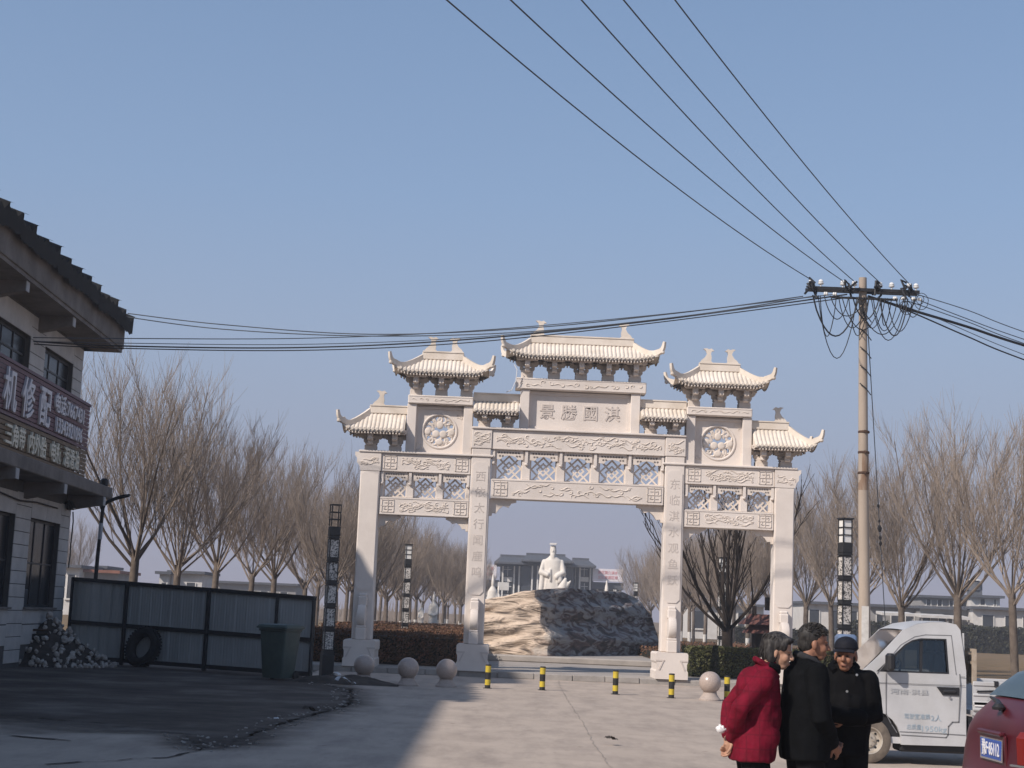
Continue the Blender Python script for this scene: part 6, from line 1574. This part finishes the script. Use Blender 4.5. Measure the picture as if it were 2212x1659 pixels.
# ------------------------------------------------------------------ people
m_skin_w = mat('weathered_skin', (.48, .28, .19), (.38, .21, .14), scale=25, rough=.6, spec=.3)
m_skin_m = mat('tanned_skin', (.30, .145, .09), (.235, .11, .068), scale=25, rough=.55, spec=.35)
m_hair_w = mat('greying_hair', (.085, .078, .072), (.014, .012, .012), scale=45, rough=.6, stretch=(1, 1, .25), lo=.42, hi=.72)
m_hair_m = mat('black_hair', (.050, .046, .043), (.010, .009, .009), scale=60, rough=.6, stretch=(1, 1, .3))
m_blackcoat = mat('black_cloth', (.0065, .007, .008), (.004, .0045, .005), scale=14, rough=.85, bump=.3, bscale=22, spec=.05)
m_blackcoat2 = mat('black_quilted_cloth', (.0065, .0065, .0072), (.004, .004, .0045), scale=9, rough=.75, bump=.4, bscale=14, spec=.05)
m_trouser = mat('dark_trousers', (.009, .009, .010), (.006, .006, .007), scale=20, rough=.9, spec=.1)
m_collar = mat('grey_knit_collar', (.035, .035, .038), (.022, .022, .024), scale=60, rough=.95)
m_shoe = flat('black_shoe', (.012, .012, .012), .5)
m_eye = flat('eye_dark', (.012, .009, .008), .3)
m_lip = flat('lip', (.20, .075, .06), .6)
def plaid():
    m = bpy.data.materials.new('red_plaid_cloth'); m.use_nodes = True
    n = m.node_tree.nodes; L = m.node_tree.links; b = n['Principled BSDF']; b.inputs['Roughness'].default_value = .85; b.inputs['Specular IOR Level'].default_value = .15
    tc = n.new('ShaderNodeTexCoord')
    outs = []
    for ax, sc, th in (('X', 11.5, .93), ('Z', 10.0, .93)):
        sp = n.new('ShaderNodeSeparateXYZ'); L.new(tc.outputs['Object'], sp.inputs[0])
        m1 = n.new('ShaderNodeMath'); m1.operation = 'MULTIPLY'; m1.inputs[1].default_value = sc; L.new(sp.outputs[ax], m1.inputs[0])
        f = n.new('ShaderNodeMath'); f.operation = 'FRACT'; L.new(m1.outputs[0], f.inputs[0])
        g_ = n.new('ShaderNodeMath'); g_.operation = 'GREATER_THAN'; g_.inputs[1].default_value = th - .05; L.new(f.outputs[0], g_.inputs[0]); outs.append(g_)
    mxm = n.new('ShaderNodeMath'); mxm.operation = 'MAXIMUM'; L.new(outs[0].outputs[0], mxm.inputs[0]); L.new(outs[1].outputs[0], mxm.inputs[1])
    t = n.new('ShaderNodeTexNoise'); t.inputs['Scale'].default_value = 14; t.inputs['Detail'].default_value = 5; L.new(tc.outputs['Object'], t.inputs['Vector'])
    r = n.new('ShaderNodeValToRGB'); r.color_ramp.elements[0].position = .35; r.color_ramp.elements[0].color = (.115, .004, .014, 1); r.color_ramp.elements[1].position = .65; r.color_ramp.elements[1].color = (.185, .006, .023, 1); L.new(t.outputs['Fac'], r.inputs[0])
    mx = n.new('ShaderNodeMixRGB'); mx.inputs[2].default_value = (.085, .005, .013, 1); sc_ = n.new('ShaderNodeMath'); sc_.operation = 'MULTIPLY'; sc_.inputs[1].default_value = .55; L.new(mxm.outputs[0], sc_.inputs[0]); L.new(sc_.outputs[0], mx.inputs[0]); L.new(r.outputs[0], mx.inputs[1]); L.new(mx.outputs[0], b.inputs['Base Color'])
    t2 = n.new('ShaderNodeTexNoise'); t2.inputs['Scale'].default_value = 18; L.new(tc.outputs['Object'], t2.inputs['Vector']); bp = n.new('ShaderNodeBump'); bp.inputs['Strength'].default_value = .35; bp.inputs['Distance'].default_value = .02; L.new(t2.outputs['Fac'], bp.inputs['Height']); L.new(bp.outputs[0], b.inputs['Normal'])
    return m
m_plaid = plaid()
def tp(M, prims):
    out = []
    for pr in prims:
        if pr[0] == 'e': out.append(('e', M @ Vector(pr[1]), pr[2], (M.to_3x3() @ (Euler(pr[3]).to_matrix() if len(pr) > 3 else Matrix.Identity(3)))))
        else: out.append((pr[0], [M @ Vector(q_) for q_ in pr[1]], pr[2]))
    return out
HEAD = [('e', (-.012, 0, .032), (.100, .078, .092)), ('e', (.028, 0, -.030), (.064, .060, .088)), ('e', (.048, 0, -.092), (.038, .040, .030)), ('c', [(.090, 0, .004), (.110, 0, -.030)], [.010, .016]), ('e', (.100, 0, -.035), (.014, .020, .010)),
        ('e', (.060, .036, -.034), (.030, .022, .030)), ('e', (.060, -.036, -.034), (.030, .022, .030)), ('e', (-.006, .080, -.018), (.020, .010, .034)), ('e', (-.006, -.080, -.018), (.020, .010, .034)),
        ('e', (.086, 0, -.066), (.014, .024, .009)), ('e', (.084, 0, -.078), (.013, .020, .008)), ('e', (.080, 0, .020), (.018, .046, .010)), ('e', (.0, 0, -.075), (.05, .052, .045))]
def hand(wr, dr, up, sgn, curl):
    # palm and five fingers: wr wrist, dr pointing along the palm, up = palm normal side, thumb leaves the side of the palm
    dr = Vector(dr).normalized(); up = Vector(up); up = (up - dr * up.dot(dr)).normalized(); sd = dr.cross(up) * sgn; wr = Vector(wr)
    P_ = [('c', [wr, wr + dr * .045, wr + dr * .085], [.026, .032, .030])]
    for s in (-1, 1): P_.append(('c', [wr + dr * .03 + sd * .018 * s, wr + dr * .085 + sd * .026 * s], [.018, .014]))
    for i, ln in enumerate((.066, .075, .070, .054)):
        b = wr + dr * .088 + sd * (.030 - .020 * i); d1 = (dr * math.cos(curl) + up * math.sin(curl)).normalized(); d2 = (dr * math.cos(curl * 2.1) + up * math.sin(curl * 2.1)).normalized(); d3 = (dr * math.cos(curl * 3) + up * math.sin(curl * 3)).normalized()
        p1 = b + d1 * ln * .45; p2 = p1 + d2 * ln * .32; p3 = p2 + d3 * ln * .25; P_.append(('c', [b - dr * .02, b, p1, p2, p3], [.0105, .0105, .0098, .0092, .0085]))
    b = wr + dr * .03 + sd * .030; t1 = b + (dr * .6 + sd * .6 + up * .3).normalized() * .038; P_.append(('c', [b - sd * .01, b, t1, t1 + (dr * .8 + sd * .15 + up * .5).normalized() * .032], [.014, .013, .011, .0095]))
    return P_
def person(label, loc, rz, J, skin, coat, coatsec, sleeve, hairfn, trouser=m_trouser, collar=None, curl=.35, hem=None):
    hd = J['head']; M = Matrix.Translation(hd) @ Euler(J.get('headrot', (0, 0, 0))).to_matrix().to_4x4()
    P_ = tp(M, HEAD)
    nb_ = Vector(J['neck']); P_.append(('c', [nb_ - Vector((0, 0, .03)), (nb_ + Vector(hd)) / 2 + Vector((-.015, 0, -.01)), Vector(hd) + Vector((-.015, 0, -.05))], [.060, .052, .052]))
    ch, hp_ = Vector(J['chest']), Vector(J['hip'])
    P_ += [('e', ch, (.105, .155, .18)), ('e', (ch + hp_) / 2, (.10, .14, .18)), ('e', hp_, (.105, .15, .12))]
    for s, k in ((1, 'l'), (-1, 'r')):
        sh, el, wr = (Vector(J[a + k]) for a in ('sh', 'el', 'wr')); P_.append(('c', [sh, el, wr], [.050, .040, .028])); P_ += hand(wr, J['hd' + k], J['hu' + k], s, curl); P_.append(('c', [nb_ - Vector((0, 0, .05)), sh], [.05, .052]))
        kn, an = Vector(J.get('kn' + k, (.03, s * .095, .44))), Vector(J.get('an' + k, (0, s * .10, .08))); P_.append(('c', [hp_ + Vector((0, s * .085, -.04)), kn, an], [.085, .058, .042])); P_.append(('c', [an + Vector((-.03, 0, -.035)), an + Vector((.13, 0, -.045))], [.035, .030]))
    me = remesh(P_, .0062, 2); me.materials.append(skin); me.name = 'person'
    o = tag(put('person', me, None, loc, (0, 0, rz)), label, 'person')
    # clothes
    C_ = [('l', coatsec)]
    for k in ('l', 'r'):
        sh, el, wr = (Vector(J[a + k]) for a in ('sh', 'el', 'wr')); C_.append(('c', [sh + (sh - el).normalized() * .01, sh.lerp(el, .55), el, el.lerp(wr, .5), wr - (wr - el).normalized() * .01], [sleeve, sleeve * .96, sleeve * .90, sleeve * .82, sleeve * .70])); C_.append(('c', [nb_ - Vector((.01, 0, .07)), sh], [.075, sleeve]))
    C_ += J.get('extra', [])
    cm = remesh(C_, .0085, 3)
    nrm_ = [v.normal.copy() for v in cm.vertices]
    for v, vn in zip(cm.vertices, nrm_):      # cloth folds
        n_ = noise.noise(Vector((v.co.x * 9, v.co.y * 9, v.co.z * 5))) * .010 + noise.noise(Vector((v.co.x * 20, v.co.y * 20, v.co.z * 11))) * .005; v.co += vn * n_
    cm.materials.append(coat); cm.name = 'jacket'; jo = put('jacket', cm, o)
    T_ = []
    for s, k in ((1, 'l'), (-1, 'r')):
        kn, an = Vector(J.get('kn' + k, (.03, s * .095, .44))), Vector(J.get('an' + k, (0, s * .10, .08))); T_.append(('c', [hp_ + Vector((0, s * .08, .0)), kn, an + Vector((0, 0, .05))], [.115, .088, .078]))
        sh_ = organic('shoe', [('c', [an + Vector((-.045, 0, -.03)), an + Vector((.07, 0, -.038)), an + Vector((.15, 0, -.045))], [.045, .042, .036])], .008, m_shoe, o, smooth_it=2)
    T_.append(('e', hp_, (.125, .165, .13))); organic('trousers', T_, .012, trouser, o, smooth_it=3)
    if collar:
        g = MB()
        for pth, w_, h_ in collar[1]: g.sweep(pth, w_, h_, (0, 0, 1)) if 0 else g.tube(pth, w_, 8)
        g.build('collar', collar[0], jo, smooth=60)
    for s in (-1, 1):
        e_ = MB(); e_.lathe([(.004, -.004), (.0115, -.002), (.0115, .002), (.004, .004)], 10, (0, 0, 0), 'x', 1, .55); e_.build('eye', m_eye, o, tuple(M @ Vector((.0885, s * .030, -.002))), J.get('headrot', (0, 0, 0)))
    e_ = MB(); e_.box((0, 0, 0), (.006, .040, .004)); e_.build('mouth', m_lip, o, tuple(M @ Vector((.0995, 0, -.0725))), J.get('headrot', (0, 0, 0)))
    hairfn(o, M)
    return o, M, jo
def strands(parent, M, n, fn, m, r=.0045, name='hair', seed=1):
    rnd = random.Random(seed); g = MB()
    for k in range(n): g.tube([M @ Vector(p_) for p_ in fn(rnd)], [r, r * .9, r * .4], 4)
    return g.build(name, m, parent, smooth=60)
# --- woman in the red plaid jacket
def hair_bob(o, M):
    P_ = [('e', M @ Vector((-.024, 0, .048)), (.108, .092, .094)), ('e', M @ Vector((-.056, 0, -.015)), (.070, .088, .098)), ('e', M @ Vector((-.026, .080, -.025)), (.050, .018, .078)), ('e', M @ Vector((-.030, -.080, -.025)), (.046, .018, .076)), ('e', M @ Vector((.040, 0, .090)), (.054, .070, .030)), ('e', M @ Vector((.044, -.062, .050)), (.026, .020, .040)), ('e', M @ Vector((.044, .062, .050)), (.026, .020, .040))]
    h = organic('hair', P_, .008, m_hair_w, o, smooth_it=2)
    def fn(r):
        a = r.uniform(1.35, 4.95); z = r.uniform(.0, .11); R0 = .090; p = Vector((-.025 + R0 * 1.05 * math.cos(a), R0 * .92 * math.sin(a), z)); return [p, p * 1.05 + Vector((-.008, 0, -.035)), p * 1.04 + Vector((-.012 * r.random(), 0, -.06 - .035 * r.random()))]
    strands(h, M, 320, fn, m_hair_w, .0042, 'hair_strands')['kind'] = 'stuff'
q = at(1633, 1352, 11.5)
JW = dict(head=(.165, 0, 1.475), headrot=(0, .20, -.38), neck=(.095, 0, 1.355), chest=(.045, 0, 1.17), hip=(-.02, 0, .82),
          shl=(.035, .175, 1.275), ell=(-.135, .235, 1.07), wrl=(-.175, .075, .865), hdl=(-.05, -.55, -.55), hul=(-1, 0, .2),
          shr=(.035, -.175, 1.275), elr=(-.145, -.225, 1.07), wrr=(-.17, -.060, .850), hdr=(-.05, .35, -.75), hur=(-1, 0, 0),
          extra=[('e', (.085, 0, 1.02), (.110, .18, .18)), ('e', (-.035, 0, 1.22), (.10, .16, .14)), ('e', (.03, -.08, .88), (.14, .15, .14))])
SECW = [((-.02, 0, .70), .160, .235), ((-.018, 0, .715), .168, .245), ((-.005, 0, .85), .166, .235), ((.02, 0, 1.0), .158, .215), ((.04, 0, 1.15), .148, .205), ((.045, 0, 1.27), .130, .19), ((.06, 0, 1.345), .095, .13), ((.085, 0, 1.385), .072, .085), ((.095, 0, 1.40), .068, .078)]
wom, MW, jw = person('older woman in a red plaid jacket standing bent with hands behind her back', (q.x, 11.5, 0), .04, JW, m_skin_w, m_plaid, SECW, .070, hair_bob, collar=(m_plaid, [([(.02, .07, 1.40), (.0, 0, 1.415), (.02, -.07, 1.40), (.11, -.075, 1.345), (.155, -.03, 1.29)], .022, .03), ([(.02, .07, 1.40), (.11, .075, 1.345), (.155, .03, 1.29)], .022, .03)]), curl=.5)
for k in range(4):
    g = MB(); g.lathe([(.012, 0), (.012, .006)], 10, (.198 - .016 * k, -.02, 1.20 - .13 * k), 'x'); g.build('button', m_shoe, jw)
g = MB(); g.tube([(.155, -.05, 1.33), (.145, -.09, 1.36), (.085, -.10, 1.385)], [.02, .026, .02], 8); g.build('dark_scarf', m_trouser, jw, smooth=60)
# white paper held behind her back
g = MB(); g.grid(lambda u, v: tuple(Vector((.055 * math.sin(v * PI) * math.cos(u * 2 * PI), .045 * math.sin(v * PI) * math.sin(u * 2 * PI), .04 - .045 * math.cos(v * PI))) * (1 + .5 * noise.noise(Vector((u * 8, v * 6, 3))))), 14, 9, True)
g.grid(lambda u, v: (.06 + .11 * u, -.02 + .03 * math.sin(u * 5), .015 - .045 * u + .025 * v), 6, 2)
pq = wom.matrix_basis @ Vector((-.245, -.03, .885)); tg = g.build('paper_tissue', flat('tissue', (.82, .82, .82), .8), None, pq, smooth=60); tg.scale = (.62, .62, .62); tag(tg, "crumpled white paper held in the woman's hands behind her back", 'paper')
# --- bareheaded man in a black coat
def hair_short(o, M):
    P_ = [('e', M @ Vector((-.020, 0, .046)), (.106, .084, .092)), ('e', M @ Vector((-.060, 0, -.010)), (.060, .074, .080)), ('e', M @ Vector((.030, 0, .095)), (.055, .062, .032))]
    h = organic('hair', P_, .008, m_hair_m, o, smooth_it=2)
    def fn(r):
        a = r.uniform(0, 6.28); b = r.uniform(.15, 1.45); p = Vector((-.018 + .106 * math.cos(a) * math.sin(b), .084 * math.sin(a) * math.sin(b), .046 + .092 * math.cos(b))); 
        if p.x > .07 and p.z < .08: p.x = .06
        n_ = (p - Vector((-.02, 0, .03))).normalized(); return [p - n_ * .006, p + n_ * .008 + Vector((.003, 0, 0)), p + n_ * .014 + Vector((.008, 0, -.002))]
    strands(h, M, 420, fn, m_hair_m, .004, 'hair_strands')['kind'] = 'stuff'
q = at(1741, 1357, 11.55)
JM = dict(head=(.066, 0, 1.545), headrot=(0, .10, -.28), neck=(.015, 0, 1.415), chest=(0, 0, 1.20), hip=(0, 0, .84),
          shl=(0, .20, 1.325), ell=(.02, .275, 1.03), wrl=(.195, .06, .855), hdl=(.5, -.6, -.35), hul=(-.3, -.3, .2),
          shr=(0, -.20, 1.325), elr=(.0, -.285, 1.03), wrr=(.175, -.085, .845), hdr=(.6, .3, -.6), hur=(-.4, .6, 0),
          extra=[('e', (.05, 0, 1.05), (.14, .20, .2))])
SECM = [((0, 0, .715), .165, .225), ((0, 0, .735), .172, .235), ((.0, 0, .85), .176, .24), ((.005, 0, 1.02), .172, .240), ((0, 0, 1.2), .158, .235), ((-.005, 0, 1.32), .135, .215), ((0, 0, 1.40), .098, .14), ((.01, 0, 1.44), .078, .09), ((.012, 0, 1.455), .072, .082)]
man, MM, jm = person('bareheaded man in a black coat with his back half turned, between the other two', (q.x, 11.55, 0), .22, JM, m_skin_m, m_blackcoat, SECM, .082, hair_short, collar=(m_collar, [([(.10, .05, 1.375), (.03, .082, 1.42), (-.055, .05, 1.455), (-.075, 0, 1.465), (-.055, -.05, 1.455), (.03, -.082, 1.42), (.10, -.05, 1.375), (.135, -.03, 1.32)], .026, .04)]))
# --- man with the dark cap
def cap_fn(o, M):
    P_ = [('e', M @ Vector((-.030, 0, .0)), (.086, .082, .080)), ]
    organic('hair', P_, .009, m_hair_m, o, smooth_it=1)
    mcap = mat('navy_cap', (.008, .009, .016), (.005, .006, .010), scale=20, rough=.8)
    c = organic('cap', [('e', M @ Vector((-.016, 0, .066)), (.104, .090, .074)), ('e', M @ Vector((-.018, 0, .052)), (.110, .094, .034))], .007, mcap, o, smooth_it=2)
    g = MB(); g.grid(lambda u, v: tuple(M @ Vector((.072 + .062 * v * math.sin(PI * (.12 + .76 * u)) ** .6, .086 * math.cos(PI * (.08 + .84 * u)), .052 - .016 * v - .014 * (2 * u - 1) ** 2))), 14, 4); b_ = g.build('peak', mcap, c, smooth=60); sm = b_.modifiers.new('t', 'SOLIDIFY'); sm.thickness = .006
q = at(1824, 1361, 12.25)
JC = dict(head=(.066, .015, 1.460), headrot=(0, .06, -.16), neck=(.01, 0, 1.345), chest=(0, 0, 1.16), hip=(0, 0, .82),
          shl=(-.01, .175, 1.27), ell=(.05, .225, 1.02), wrl=(.215, .03, .985), hdl=(.15, -1, .05), hul=(-1, 0, 0),
          shr=(-.01, -.175, 1.27), elr=(.05, -.225, 1.02), wrr=(.225, -.03, 1.02), hdr=(.15, 1, .0), hur=(-1, 0, 0),
          extra=[('e', (.05, 0, 1.04), (.14, .19, .2)), ('c', [(.19, .13, 1.0), (.21, 0, 1.01), (.19, -.13, 1.0)], [.065, .068, .065])])
SECC = [((0, 0, .70), .150, .175), ((0, 0, .72), .157, .185), ((0, 0, .82), .16, .195), ((.005, 0, 1.0), .165, .21), ((0, 0, 1.15), .155, .215), ((-.005, 0, 1.265), .135, .195), ((.0, 0, 1.335), .105, .15), ((.015, 0, 1.375), .085, .10), ((.02, 0, 1.39), .080, .094)]
capm, MC, jc = person('man in a dark peaked cap and black padded coat with folded arms, nearest the truck', (q.x, 12.25, 0), R(-104), JC, m_skin_m, m_blackcoat2, SECC, .085, cap_fn, collar=(m_blackcoat2, [([(.10, .06, 1.33), (.02, .095, 1.37), (-.06, .06, 1.40), (-.08, 0, 1.41), (-.06, -.06, 1.40), (.02, -.095, 1.37), (.10, -.06, 1.33)], .028, .04)]), curl=.6)
m_snap = flat('metal_snap', (.6, .6, .6), .3, .8)
for y, z in ((.10, 1.315), (-.13, 1.305), (.03, 1.19)): g = MB(); g.lathe([(.010, 0), (.008, .006)], 10, (.135 if abs(y) > .05 else .175, y, z), 'x'); g.build('snap', m_snap, jc)
# ------------------------------------------------------------------ thin winter haze over the plain
g = MB(); g.box((0, 165, 7.5), (560, 440, 17.0))
hm = bpy.data.materials.new('haze_air'); hm.use_nodes = True
hn = hm.node_tree.nodes; hn.remove(hn['Principled BSDF']); pv = hn.new('ShaderNodeVolumePrincipled')
pv.inputs['Color'].default_value = (.86, .88, .96, 1); pv.inputs['Density'].default_value = .0009; pv.inputs['Anisotropy'].default_value = .1
hm.node_tree.links.new(pv.outputs[0], hn['Material Output'].inputs['Volume'])
hz_o = g.build('haze', hm); hz_o['kind'] = 'stuff'
